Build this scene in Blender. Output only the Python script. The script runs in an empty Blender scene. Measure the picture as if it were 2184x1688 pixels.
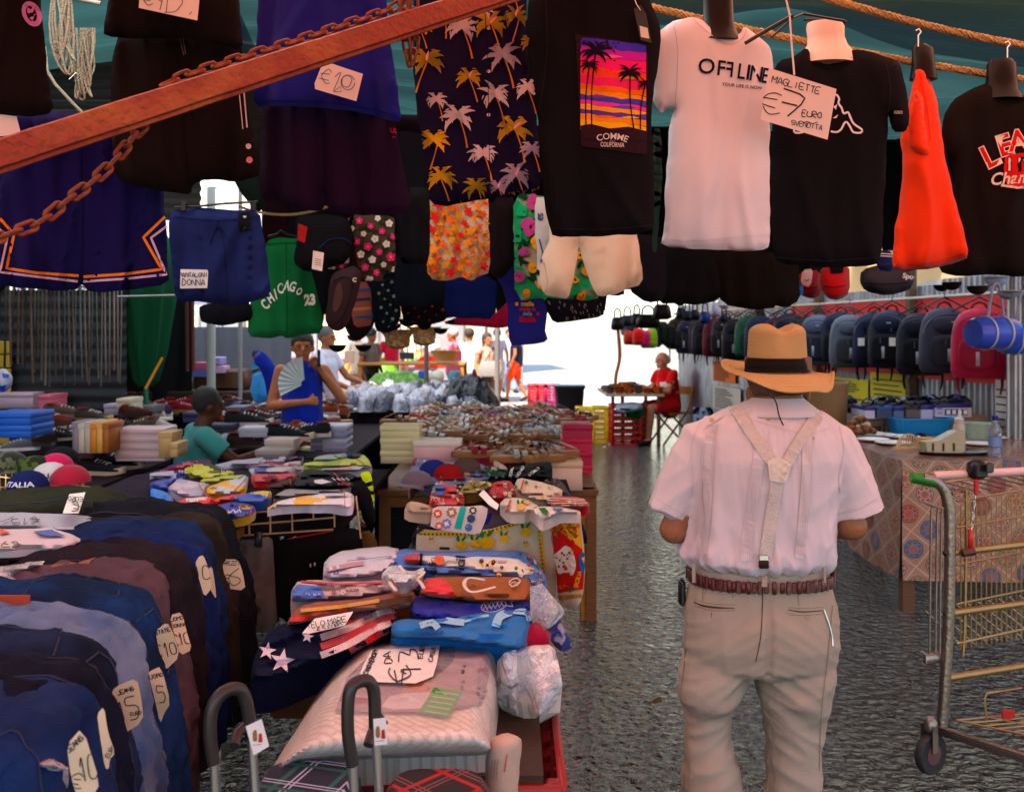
import bpy,math,random
import numpy as np
from mathutils import Vector,Matrix,noise,geometry
from mathutils.bvhtree import BVHTree
rnd=random.Random(7)
R=math.radians
SC=bpy.context.scene
COL=SC.collection
F,CH,HV,CU=2123.3,1.68,705.0,1092.0
cd=bpy.data.cameras.new('camera');cam=bpy.data.objects.new('camera',cd);COL.objects.link(cam)
cam.location=(0,0,CH);cam.rotation_euler=(R(90),0,0)
cd.lens=35.0;cd.sensor_width=36.0;cd.shift_y=-(844-HV)/2184;cd.clip_end=400;cd.clip_start=0.05
cd.dof.use_dof=True;cd.dof.focus_distance=2.9;cd.dof.aperture_fstop=5.0
SC.camera=cam
w=bpy.data.worlds.new('World');SC.world=w;w.use_nodes=True
nt=w.node_tree;sk=nt.nodes.new('ShaderNodeTexSky');sk.sky_type='NISHITA';sk.sun_disc=False
SUN_EL,SUN_AZ=58.0,205.0
sk.sun_elevation=R(SUN_EL);sk.sun_rotation=R(SUN_AZ)
bg=nt.nodes['Background'];nt.links.new(sk.outputs[0],bg.inputs[0]);bg.inputs[1].default_value=0.15
sl=bpy.data.lights.new('sun','SUN');sl.energy=5.0;sl.angle=R(0.5);sl.color=(1.0,.93,.84)
so=bpy.data.objects.new('sun',sl);COL.objects.link(so)
sd=Vector((math.sin(R(SUN_AZ))*math.cos(R(SUN_EL)),math.cos(R(SUN_AZ))*math.cos(R(SUN_EL)),math.sin(R(SUN_EL))))
so.rotation_euler=sd.to_track_quat('Z','Y').to_euler();so.location=(0,0,20)
SC.view_settings.view_transform='Standard';SC.view_settings.look='None';SC.view_settings.exposure=1.62
SC.cycles.use_denoising=True
SC.cycles.max_bounces=8;SC.cycles.diffuse_bounces=4;SC.cycles.glossy_bounces=3;SC.cycles.transparent_max_bounces=12
SC.cycles.caustics_reflective=False;SC.cycles.caustics_refractive=False;SC.cycles.sample_clamp_indirect=6
def P(u,v,Y): return Vector(((u-CU)/F*Y,Y,CH-(v-HV)/F*Y))
def UV(p): return (CU+p[0]/p[1]*F,HV+(CH-p[2])/p[1]*F)
def N3(x,y,z): return noise.noise(Vector((x,y,z)))
def lerp(a,b,t): return a+(b-a)*t
MATS={}
def mat(key,col=(.5,.5,.5),rough=.6,metal=0,bump=0,bs=40,var=.12,vs=5,st=(1,1,1),sheen=0,alpha=1,trans=0,spec=.5,coat=0,col2=None,c2lim=(.45,.6),emit=None,bst=None,ior=1.45):
 if key in MATS: return MATS[key]
 m=bpy.data.materials.new(key);m.use_nodes=True;MATS[key]=m
 t=m.node_tree;p=t.nodes['Principled BSDF'];L=t.links.new
 p.inputs['Roughness'].default_value=rough;p.inputs['Metallic'].default_value=metal
 p.inputs['Specular IOR Level'].default_value=spec;p.inputs['IOR'].default_value=ior
 p.inputs['Sheen Weight'].default_value=sheen;p.inputs['Alpha'].default_value=alpha
 p.inputs['Transmission Weight'].default_value=trans;p.inputs['Coat Weight'].default_value=coat
 if emit:p.inputs['Emission Color'].default_value=(*col,1);p.inputs['Emission Strength'].default_value=emit
 tc=t.nodes.new('ShaderNodeTexCoord');mp=t.nodes.new('ShaderNodeMapping');mp.inputs['Scale'].default_value=st
 L(tc.outputs['Object'],mp.inputs[0])
 n=t.nodes.new('ShaderNodeTexNoise');n.inputs['Scale'].default_value=vs;n.inputs['Detail'].default_value=6
 L(mp.outputs[0],n.inputs[0])
 mx=t.nodes.new('ShaderNodeMix');mx.data_type='RGBA'
 a=Vector(col)
 if col2 is None:
  mx.inputs[6].default_value=(*(a*(1-var*1.6)),1);mx.inputs[7].default_value=(*[min(1,c*(1+var)) for c in a],1)
  L(n.outputs[0],mx.inputs[0])
 else:
  rp=t.nodes.new('ShaderNodeMapRange');rp.inputs[1].default_value,rp.inputs[2].default_value=c2lim
  L(n.outputs[0],rp.inputs[0]);L(rp.outputs[0],mx.inputs[0])
  mx.inputs[6].default_value=(*col,1);mx.inputs[7].default_value=(*col2,1)
 L(mx.outputs[2],p.inputs['Base Color'])
 if bump:
  n2=t.nodes.new('ShaderNodeTexNoise');n2.inputs['Scale'].default_value=bs;n2.inputs['Detail'].default_value=5
  if bst:
   mp2=t.nodes.new('ShaderNodeMapping');mp2.inputs['Scale'].default_value=bst;L(tc.outputs['Object'],mp2.inputs[0]);L(mp2.outputs[0],n2.inputs[0])
  else:L(tc.outputs['Object'],n2.inputs[0])
  b=t.nodes.new('ShaderNodeBump');b.inputs['Strength'].default_value=bump;b.inputs['Distance'].default_value=.02
  L(n2.outputs[0],b.inputs['Height']);L(b.outputs[0],p.inputs['Normal'])
 return m
def hexc(h):
 if not isinstance(h,str): return h
 h=h.lstrip('#');c=[int(h[i:i+2],16)/255 for i in (0,2,4)]
 c=[(x/12.92 if x<=.04045 else ((x+.055)/1.055)**2.4) for x in c];g=.3*c[0]+.6*c[1]+.1*c[2]
 return tuple(max(.004,min(.95,g+(x-g)*1.18)) for x in c)
def fab(h,rough=.9,**k):
 c=hexc(h);k.setdefault('spec',.12)
 if sum(c)<.25:k['sheen']=0
 key='fabric_%s'%('%02x%02x%02x'%tuple(int(255*min(1,x)**.4545) for x in c))+('_%d'%(rough*100) if rough!=.9 else '')+''.join(sorted(x for x in k if x not in ('spec','sheen')))
 k.setdefault('bump',.14);k.setdefault('bs',140);k.setdefault('var',.1);k.setdefault('sheen',.15)
 return mat(key,c,rough,**k)
def plas(h,rough=.4,**k):
 c=hexc(h);key='plastic_%s_%d'%('%02x%02x%02x'%tuple(int(255*min(1,x)**.4545) for x in c),rough*100)+''.join(sorted(k))
 k.setdefault('var',.06);k.setdefault('bump',.05)
 return mat(key,c,rough,**k)
def skin(h='a8694a'): return mat('skin_'+h,hexc(h),.55,bump=.25,bs=60,var=.3,vs=14,spec=.3)
def wood(h='9a6a3a'): return mat('wood_'+h,hexc(h),.6,bump=.25,bs=30,var=.35,vs=6,st=(2,2,14),bst=(3,3,30))
CLEAR=None
def clearmat(key,tint=(1,1,1),amt=.28,rough=.12,bs=25,strength=.9,fm=.6):
 if key in MATS: return MATS[key]
 m=bpy.data.materials.new(key);m.use_nodes=True;MATS[key]=m;t=m.node_tree;L=t.links.new
 t.nodes.remove(t.nodes['Principled BSDF']);o=t.nodes['Material Output']
 tr=t.nodes.new('ShaderNodeBsdfTransparent');tr.inputs[0].default_value=(*tint,1)
 g=t.nodes.new('ShaderNodeBsdfPrincipled');g.inputs['Base Color'].default_value=(.75,.75,.75,1);g.inputs['Roughness'].default_value=rough;g.inputs['Specular IOR Level'].default_value=1
 mx=t.nodes.new('ShaderNodeMixShader');n=t.nodes.new('ShaderNodeTexNoise');n.inputs['Scale'].default_value=bs;n.inputs['Detail'].default_value=3;n.inputs['Distortion'].default_value=1.2
 tc=t.nodes.new('ShaderNodeTexCoord');L(tc.outputs['Object'],n.inputs[0])
 b=t.nodes.new('ShaderNodeBump');b.inputs['Strength'].default_value=strength;b.inputs['Distance'].default_value=.03
 L(n.outputs[0],b.inputs['Height']);L(b.outputs[0],g.inputs['Normal'])
 fr=t.nodes.new('ShaderNodeLayerWeight');fr.inputs[0].default_value=.35;L(b.outputs[0],fr.inputs['Normal'])
 ad=t.nodes.new('ShaderNodeMath');ad.operation='MULTIPLY_ADD';ad.inputs[1].default_value=fm;ad.inputs[2].default_value=amt
 L(fr.outputs['Fresnel'],ad.inputs[0]);L(ad.outputs[0],mx.inputs[0]);L(tr.outputs[0],mx.inputs[1]);L(g.outputs[0],mx.inputs[2]);L(mx.outputs[0],o.inputs[0])
 return m
def tarpmat(key,col,tl=.5,gloss=.15):
 if key in MATS: return MATS[key]
 m=bpy.data.materials.new(key);m.use_nodes=True;MATS[key]=m;t=m.node_tree;L=t.links.new
 t.nodes.remove(t.nodes['Principled BSDF']);o=t.nodes['Material Output']
 d=t.nodes.new('ShaderNodeBsdfPrincipled');d.inputs['Base Color'].default_value=(*col,1);d.inputs['Roughness'].default_value=.35
 s=t.nodes.new('ShaderNodeBsdfTranslucent');s.inputs[0].default_value=(*[min(1,c*1.6) for c in col],1)
 mx=t.nodes.new('ShaderNodeMixShader');mx.inputs[0].default_value=tl
 n=t.nodes.new('ShaderNodeTexNoise');n.inputs['Scale'].default_value=4;n.inputs['Detail'].default_value=6
 mp=t.nodes.new('ShaderNodeMapping');mp.inputs['Scale'].default_value=(.6,2.5,1)
 tc=t.nodes.new('ShaderNodeTexCoord');L(tc.outputs['Object'],mp.inputs[0]);L(mp.outputs[0],n.inputs[0])
 b=t.nodes.new('ShaderNodeBump');b.inputs['Strength'].default_value=.5;b.inputs['Distance'].default_value=.08
 L(n.outputs[0],b.inputs['Height']);L(b.outputs[0],d.inputs['Normal'])
 L(d.outputs[0],mx.inputs[1]);L(s.outputs[0],mx.inputs[2]);L(mx.outputs[0],o.inputs[0])
 return m
STEEL=mat('steel',(.45,.43,.40),.35,.9,bump=.1,var=.2)
CHROME=mat('chrome',(.75,.75,.75),.2,1.0,var=.05)
BLACKP=plas('18171a',.35)
DARKP=plas('26262a',.5)
WHITEP=plas('e8e6e0',.4)
PAPER=mat('paper',(.82,.78,.72),.8,var=.04,bump=.08)
INK=mat('ink',(.01,.01,.015),.6,var=0)
INKB=mat('blue_ink',(.03,.04,.18),.6,var=0)
CARD=mat('cardboard',(.42,.27,.15),.85,var=.12,bump=.15)
def wloc(o):
 v=Vector((0,0,0))
 while o is not None:v+=o.location;o=o.parent
 return v
def tag(o,label=None,cat=None,group=None,kind=None):
 if label:o['label']=label
 if cat:o['category']=cat
 if group:o['group']=group
 if kind:o['kind']=kind
 return o
def thing(name,label,cat,loc=(0,0,0),group=None):
 o=bpy.data.objects.new(name,None);COL.objects.link(o);o.location=loc;o.empty_display_size=.1
 return tag(o,label,cat,group)
class MB:
 def __init__(s):s.v=[];s.f=[];s.m=[];s.mi=0
 def add(s,vs,fs):
  b=len(s.v);s.v+=[tuple(x) for x in vs];s.f+=[tuple(i+b for i in f) for f in fs];s.m+=[s.mi]*len(fs); return s
 def mats(s,i):s.mi=i; return s
 def box(s,c,d,rot=None,bev=0.0):
  hx,hy,hz=d[0]/2,d[1]/2,d[2]/2;c=Vector(c)
  M=rot.to_3x3() if isinstance(rot,Matrix) else (Matrix.Rotation(rot,3,'Z') if rot else Matrix.Identity(3))
  if bev<=0:
   vs=[Vector((x*hx,y*hy,z*hz)) for x in (-1,1) for y in (-1,1) for z in (-1,1)]
   fs=[(0,1,3,2),(4,6,7,5),(0,4,5,1),(2,3,7,6),(0,2,6,4),(1,5,7,3)]
   return s.add([c+M@v for v in vs],fs)
  b=min(bev,hx*.9,hy*.9,hz*.9);rings=[]
  def ring(ix,iy,z): return [Vector((x,y,z)) for x,y in ((ix-0,iy-b),(ix-b,iy),(-ix+b,iy),(-ix,iy-b),(-ix,-iy+b),(-ix+b,-iy),(ix-b,-iy),(ix,-iy+b))]
  rings=[ring(hx-b,hy-b,-hz),ring(hx,hy,-hz+b),ring(hx,hy,hz-b),ring(hx-b,hy-b,hz)]
  vs=[c+M@v for r in rings for v in r];fs=[]
  for k in range(3):
   for i in range(8):fs.append((k*8+i,k*8+(i+1)%8,(k+1)*8+(i+1)%8,(k+1)*8+i))
  fs.append(tuple(range(7,-1,-1)));fs.append(tuple(range(24,32)))
  return s.add(vs,fs)
 def loft(s,rings,cap=True,closed=True):
  n=len(rings[0]);vs=[p for r in rings for p in r];fs=[]
  for k in range(len(rings)-1):
   for i in range(n if closed else n-1):fs.append((k*n+i,k*n+(i+1)%n,(k+1)*n+(i+1)%n,(k+1)*n+i))
  if cap and closed:fs.append(tuple(range(n-1,-1,-1)));fs.append(tuple(range((len(rings)-1)*n,len(rings)*n)))
  return s.add(vs,fs)
 def tube(s,pts,r,n=8,cap=True,flat=1.0):
  pts=[Vector(p) for p in pts];rr=r if isinstance(r,(list,tuple)) else [r]*len(pts);rings=[]
  up=Vector((0,0,1));prev=None
  for i,p in enumerate(pts):
   t=(pts[min(i+1,len(pts)-1)]-pts[max(i-1,0)])
   t=t.normalized() if t.length>1e-9 else Vector((0,0,1))
   if prev is None:a=t.cross(Vector((0,0,1)) if abs(t.z)<.9 else Vector((1,0,0))).normalized()
   else:a=(prev-t*prev.dot(t));a=a.normalized() if a.length>1e-6 else t.orthogonal().normalized()
   prev=a;b=t.cross(a)
   rings.append([p+(a*math.cos(2*math.pi*k/n)+b*math.sin(2*math.pi*k/n)*flat)*rr[i] for k in range(n)])
  return s.loft(rings,cap)
 def lathe(s,prof,c=(0,0,0),n=20,cap=True,sx=1,sy=1,M=None):
  c=Vector(c);rings=[]
  for r,z in prof:
   rg=[Vector((math.cos(2*math.pi*k/n)*r*sx,math.sin(2*math.pi*k/n)*r*sy,z)) for k in range(n)]
   rings.append([c+(M@p if M else p) for p in rg])
  return s.loft(rings,cap)
 def caps(s,a,b,ra,rb=None,n=12,sx=1.0,sy=1.0):
  a,b=Vector(a),Vector(b);rb=ra if rb is None else rb;d=b-a;L=d.length
  t=d.normalized() if L>1e-6 else Vector((0,0,1));x=t.orthogonal().normalized() if abs(t.z)<.95 else Vector((1,0,0));x=(x-t*x.dot(t)).normalized();y=t.cross(x);rings=[]
  for k in range(1,6):an=k/6*math.pi/2;rings.append((a-t*ra*math.cos(an),ra*math.sin(an)))
  rings.append((a,ra));rings.append((b,rb))
  for k in range(1,6):an=k/6*math.pi/2;rings.append((b+t*rb*math.sin(an),rb*math.cos(an)))
  return s.loft([[c+(x*math.cos(2*math.pi*i/n)*sx+y*math.sin(2*math.pi*i/n)*sy)*r for i in range(n)] for c,r in rings])
 def ball(s,c,r,n=12,sc=(1,1,1)):
  rings=[]
  for k in range(1,n//2+2):
   an=math.pi*k/(n//2+2);rings.append([Vector(c)+Vector((math.sin(an)*math.cos(2*math.pi*i/n)*r*sc[0],math.sin(an)*math.sin(2*math.pi*i/n)*r*sc[1],-math.cos(an)*r*sc[2])) for i in range(n)])
  return s.loft(rings)
 def grid(s,nu,nv,fn):
  vs=[fn(i/nu,j/nv) for j in range(nv+1) for i in range(nu+1)]
  return s.add(vs,[(j*(nu+1)+i,j*(nu+1)+i+1,(j+1)*(nu+1)+i+1,(j+1)*(nu+1)+i) for j in range(nv) for i in range(nu)])
 def build(s,name,mats,parent=None,loc=None,smooth=True,ang=45):
  me=bpy.data.meshes.new(name);off=wloc(parent) if parent is not None else Vector((0,0,0))
  if loc is not None:off=off+Vector(loc)
  me.from_pydata([(x[0]-off.x,x[1]-off.y,x[2]-off.z) for x in s.v],[],s.f)
  mats=mats if isinstance(mats,(list,tuple)) else [mats]
  for m in mats:me.materials.append(m)
  if len(mats)>1:me.polygons.foreach_set('material_index',[min(i,len(mats)-1) for i in s.m])
  if smooth:me.shade_smooth();me.set_sharp_from_angle(angle=R(ang))
  me.update();o=bpy.data.objects.new(name,me);COL.objects.link(o)
  if parent is not None:o.parent=parent
  if loc is not None:o.location=loc
  return o
 def solo(s,name,mats,label,cat,group=None,kind=None,smooth=True,ang=45):
  a=np.array(s.v);loc=((a[:,0].min()+a[:,0].max())/2,(a[:,1].min()+a[:,1].max())/2,a[:,2].min())
  return tag(s.build(name,mats,None,loc,smooth,ang),label,cat,group,kind)
def dup(root,loc=None,rot=None,label=None,group=None,scale=None,recol=None,parent=None):
 c=root.copy();COL.objects.link(c);c.parent=parent
 if loc is not None:c.location=loc
 if rot is not None:c.rotation_euler=rot if isinstance(rot,(tuple,list)) else (0,0,rot)
 if scale is not None:c.scale=scale if isinstance(scale,(tuple,list)) else (scale,)*3
 if label:c['label']=label
 if group:c['group']=group
 if recol and c.type=='MESH':
  for i,sl_ in enumerate(c.material_slots):
   k=c.data.materials[i].name if c.data.materials[i] else ''
   if k in recol:nm=recol[k];sl_.link='OBJECT';sl_.material=nm
 for ch in list(root.children):dup(ch,recol=recol,parent=c)
 return c
def fuse(mb,voxel=.01,smooth=6,fn=None):
 me=bpy.data.meshes.new('tmp');me.from_pydata(mb.v,[],mb.f);o=bpy.data.objects.new('tmp',me);COL.objects.link(o)
 m=o.modifiers.new('r','REMESH');m.mode='VOXEL';m.voxel_size=voxel
 if smooth:m2=o.modifiers.new('s','SMOOTH');m2.factor=.5;m2.iterations=smooth
 dg=bpy.context.evaluated_depsgraph_get();ev=o.evaluated_get(dg);nm=bpy.data.meshes.new_from_object(ev)
 bpy.data.objects.remove(o);bpy.data.meshes.remove(me)
 if fn:
  co=np.empty(len(nm.vertices)*3,'f');nm.vertices.foreach_get('co',co);no=np.empty(len(nm.vertices)*3,'f');nm.vertices.foreach_get('normal',no)
  co=co.reshape(-1,3);no=no.reshape(-1,3);d=np.array([fn(c) for c in co]);co+=no*d[:,None]
  nm.vertices.foreach_set('co',co.ravel());nm.update()
 nm.shade_smooth(); return nm
def mesh_obj(me,name,mats,parent=None,loc=None):
 off=wloc(parent) if parent is not None else Vector((0,0,0))
 if loc is not None:off=off+Vector(loc)
 me.transform(Matrix.Translation(-off));me.name=name
 for m in (mats if isinstance(mats,(list,tuple)) else [mats]):me.materials.append(m)
 o=bpy.data.objects.new(name,me);COL.objects.link(o)
 if parent is not None:o.parent=parent
 if loc is not None:o.location=loc
 return o
def chaikin(p,n=1):
 for _ in range(n):
  q=[]
  for i in range(len(p)):
   a,b=p[i],p[(i+1)%len(p)]
   q+=[(a[0]*.8+b[0]*.2,a[1]*.8+b[1]*.2),(a[0]*.2+b[0]*.8,a[1]*.2+b[1]*.8)]
  p=q
 return p
def resample(p,step,closed=True):
 q=[];n=len(p)
 for i in range(n if closed else n-1):
  a,b=p[i],p[(i+1)%n];L=math.hypot(b[0]-a[0],b[1]-a[1]);k=max(1,int(round(L/step)))
  q+=[(a[0]+(b[0]-a[0])*j/k,a[1]+(b[1]-a[1])*j/k) for j in range(k)]
 if not closed:q.append(p[-1])
 return q
def pdist(pts,poly):
 pts=np.asarray(pts,float).reshape(-1,2);a=np.asarray(poly,float);b=np.roll(a,-1,0)
 e=b-a;L2=(e*e).sum(1)+1e-9;out=[]
 for k in range(0,len(pts),4000):
  q=pts[k:k+4000];dx=q[:,None,:]-a[None];t=np.clip((dx*e[None]).sum(2)/L2[None],0,1)
  r=dx-t[:,:,None]*e[None];d=np.sqrt((r*r).sum(2).min(1))
  ey=np.where(e[:,1]==0,1e-9,e[:,1]);c=((a[None,:,1]>q[:,None,1])!=(b[None,:,1]>q[:,None,1]))&(q[:,None,0]<e[None,:,0]*(q[:,None,1]-a[None,:,1])/ey[None]+a[None,:,0])
  out.append(np.where(c.sum(1)%2==1,d,-d))
 return np.concatenate(out) if out else np.zeros(0)
def triangulate(poly,step):
 poly=resample(poly,step);pa=np.array(poly);x0,y0=pa.min(0);x1,y1=pa.max(0);pts=[]
 for j,y in enumerate(np.arange(y0+step*.5,y1,step*.87)):
  for x in np.arange(x0+(step*.5 if j%2 else 0),x1,step):pts.append((x,y))
 if pts:
  dd=pdist(pts,poly);pts=[p for p,d in zip(pts,dd) if d>step*.5]
 allp=[Vector(p) for p in poly+pts];nb=len(poly)
 r=geometry.delaunay_2d_cdt(allp,[],[list(range(nb))],1,1e-5)
 return [(v.x,v.y) for v in r[0]],[tuple(f) for f in r[2]]
_tx={}
def text_mesh(s,bold=0.0,spacing=1.0):
 k=(s,bold,spacing)
 if k in _tx: return _tx[k]
 c=bpy.data.curves.new('t','FONT');c.body=s;c.size=1;c.offset=bold;c.align_x='CENTER';c.align_y='CENTER';c.space_character=spacing;c.resolution_u=3
 o=bpy.data.objects.new('t',c);COL.objects.link(o);dg=bpy.context.evaluated_depsgraph_get();me=bpy.data.meshes.new_from_object(o.evaluated_get(dg))
 r=([(v.co.x,v.co.y) for v in me.vertices],[tuple(p.vertices) for p in me.polygons])
 bpy.data.objects.remove(o);bpy.data.curves.remove(c);bpy.data.meshes.remove(me);_tx[k]=r; return r
GL={'A':'00,26,40|12,32','B':'00,06,36,44,33,03,33,42,30,00','C':'45,26,04,02,20,41','D':'00,06,26,44,42,20,00','E':'46,06,00,40|03,33','F':'46,06,00|03,33','G':'45,26,04,02,20,41,43,23',
'H':'06,00|46,40|03,43','I':'26,20','J':'46,41,20,01','L':'06,00,40','M':'00,06,23,46,40','N':'00,06,40,46','O':'26,04,02,20,42,44,26','P':'00,06,36,44,33,03','R':'00,06,36,44,33,03,40','S':'45,26,05,13,33,41,20,01',
'T':'06,46|26,20','U':'06,01,20,41,46','V':'06,20,46','Z':'06,46,00,40','Y':'06,23,46|23,20','X':'00,46|06,40','Q':'26,04,02,20,42,44,26|21,40','0':'26,05,01,20,41,45,26','1':'14,26,20','2':'05,26,45,43,00,40','3':'06,46,23,43,41,20,01','4':'30,36,02,42','5':'46,06,04,34,42,30,00',
'6':'36,03,01,20,41,43,03','7':'06,46,20|13,33','8':'26,05,43,41,20,01,03,45,26','9':'43,14,25,46,44,30','€':'45,26,04,02,20,41|-14,34|-12,32',',':'21,0-1','.':'20,21','K':'06,00|46,03,40',' ':''}
def hand_strokes(s,size,jit=.06,seed=1):
 r_=random.Random(seed);out=[];x=0
 for ch in s:
  g=GL.get(ch.upper(),'')
  for st in g.split('|'):
   if not st:continue
   pts=[]
   for tok in st.split(','):
    m_=[];i=0
    while i<len(tok):
     if tok[i]=='-':m_.append(-int(tok[i+1]));i+=2
     else:m_.append(int(tok[i]));i+=1
    if len(m_)==2:pts.append(((x+m_[0]/6+r_.uniform(-jit,jit))*size,(m_[1]/6-.5+r_.uniform(-jit,jit))*size))
   if len(pts)>1:out.append(pts)
  x+=.85 if ch!=' ' else .45
 W=x*size
 return [[(a-W/2,b) for a,b in q] for q in out]
def smoothline(p,n=3):
 if len(p)<3: return p
 q=[]
 for i in range(len(p)-1):
  p0,p1,p2,p3=p[max(0,i-1)],p[i],p[i+1],p[min(len(p)-1,i+2)]
  for j in range(n):
   t=j/n;q.append(tuple(.5*((2*p1[k])+(-p0[k]+p2[k])*t+(2*p0[k]-5*p1[k]+4*p2[k]-p3[k])*t*t+(-p0[k]+3*p1[k]-3*p2[k]+p3[k])*t**3) for k in range(len(p1))))
 q.append(tuple(p[-1])); return q
class Decal:
 """flat marks laid on a surface: on(u, v, off) -> point"""
 def __init__(s,on,clip=None):s.on=on;s.mb=MB();s.mats=[];s.clip=clip;s.lay=0;ow=getattr(on,'__self__',None);s.ex=.007 if isinstance(ow,Lay) else (.003 if isinstance(ow,Cloth) and not ow.sheet else 0);s.st=6 if isinstance(ow,Lay) else (9 if s.ex else 14)
 def m(s,material):
  if material not in s.mats:s.mats.append(material)
  s.mb.mi=s.mats.index(material);s.lay+=1; return s
 def off(s): return .0012+.00012*s.lay+s.ex
 def put(s,uv,fs):
  own=getattr(s.on,'__self__',None)
  if isinstance(own,Cloth) and len(uv):dd=pdist(uv,own.poly);vs=[own.pt(u,v,d,s.off()) for (u,v),d in zip(uv,dd)]
  else:vs=[s.on(u,v,s.off()) for u,v in uv]
  if any(p is None for p in vs):fs=[f for f in fs if all(vs[i] is not None for i in f)];vs=[p if p is not None else Vector((0,0,0)) for p in vs]
  if s.clip and len(fs):
   ce=[(sum(uv[i][0] for i in f)/len(f),sum(uv[i][1] for i in f)/len(f)) for f in fs]
   fs=[f for f,d in zip(fs,pdist(ce,own.poly)) if d>.5] if isinstance(own,Cloth) else [f for f,c_ in zip(fs,ce) if s.clip(*c_)]
  used=sorted({i for f in fs for i in f});mp={o:i for i,o in enumerate(used)}
  if used:s.mb.add([vs[i] for i in used],[tuple(mp[i] for i in f) for f in fs])
  return s
 def patch(s,poly,material,step=14,sm=0):
  s.m(material);uv,fs=triangulate(chaikin(list(poly),sm) if sm else list(poly),min(step,s.st)); return s.put(uv,fs)
 def line(s,pts,wd,material=None,closed=False,sm=0,step=14):
  if material:s.m(material)
  if closed:pts=list(pts)+[pts[0]]
  if sm:pts=smoothline(list(pts),sm)
  if not isinstance(wd,(list,tuple)):pts=resample(list(pts),min(step,s.st),False)
  n=len(pts);uv=[]
  for i,p in enumerate(pts):
   a,b=pts[max(0,i-1)],pts[min(n-1,i+1)]
   if closed and i in (0,n-1):a,b=pts[-2],pts[1]
   dx,dy=b[0]-a[0],b[1]-a[1];L=math.hypot(dx,dy) or 1
   if isinstance(wd,(list,tuple)):t=i/(n-1)*(len(wd)-1);k=min(int(t),len(wd)-2);ww=lerp(wd[k],wd[k+1],t-k)
   else:ww=wd
   uv+=[(p[0]-dy/L*ww/2,p[1]+dx/L*ww/2),(p[0]+dy/L*ww/2,p[1]-dx/L*ww/2)]
  return s.put(uv,[(2*i,2*i+1,2*i+3,2*i+2) for i in range(n-1)])
 def text(s,txt,u,v,size,material,rot=0,bold=0,arc=0,sx=1,shear=0,mirror=False):
  s.m(material);pts,fs=text_mesh(txt,bold);c,sn=math.cos(R(rot)),math.sin(R(rot));uv=[]
  for x,y in pts:
   x,y=x*size*sx+y*size*shear,-y*size
   if mirror:x=-x
   if arc:a=x/arc;x,y=(arc+-y)*math.sin(a),arc-(arc-y)*math.cos(a)
   uv.append((u+x*c-y*sn,v+x*sn+y*c))
  return s.put(uv,fs)
 def hand(s,txt,u,v,size,material,rot=0,wd=2.0,seed=1,sx=1,jit=.075):
  s.m(material);c,sn=math.cos(R(rot)),math.sin(R(rot))
  for st in hand_strokes(txt,size,jit,seed):
   q=[(u+x*sx*c+y*sn,v+x*sx*sn-y*c) for x,y in smoothline(st,3)]
   s.line(q,wd,step=8)
  return s
 def disc(s,u,v,r,material,n=14,ry=None): return s.patch([(u+math.cos(2*math.pi*i/n)*r,v+math.sin(2*math.pi*i/n)*(ry or r)) for i in range(n)],material,30)
 def build(s,name='print',parent=None):
  if not s.mb.f: return None
  return s.mb.build(name,s.mats,parent,smooth=False)
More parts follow.
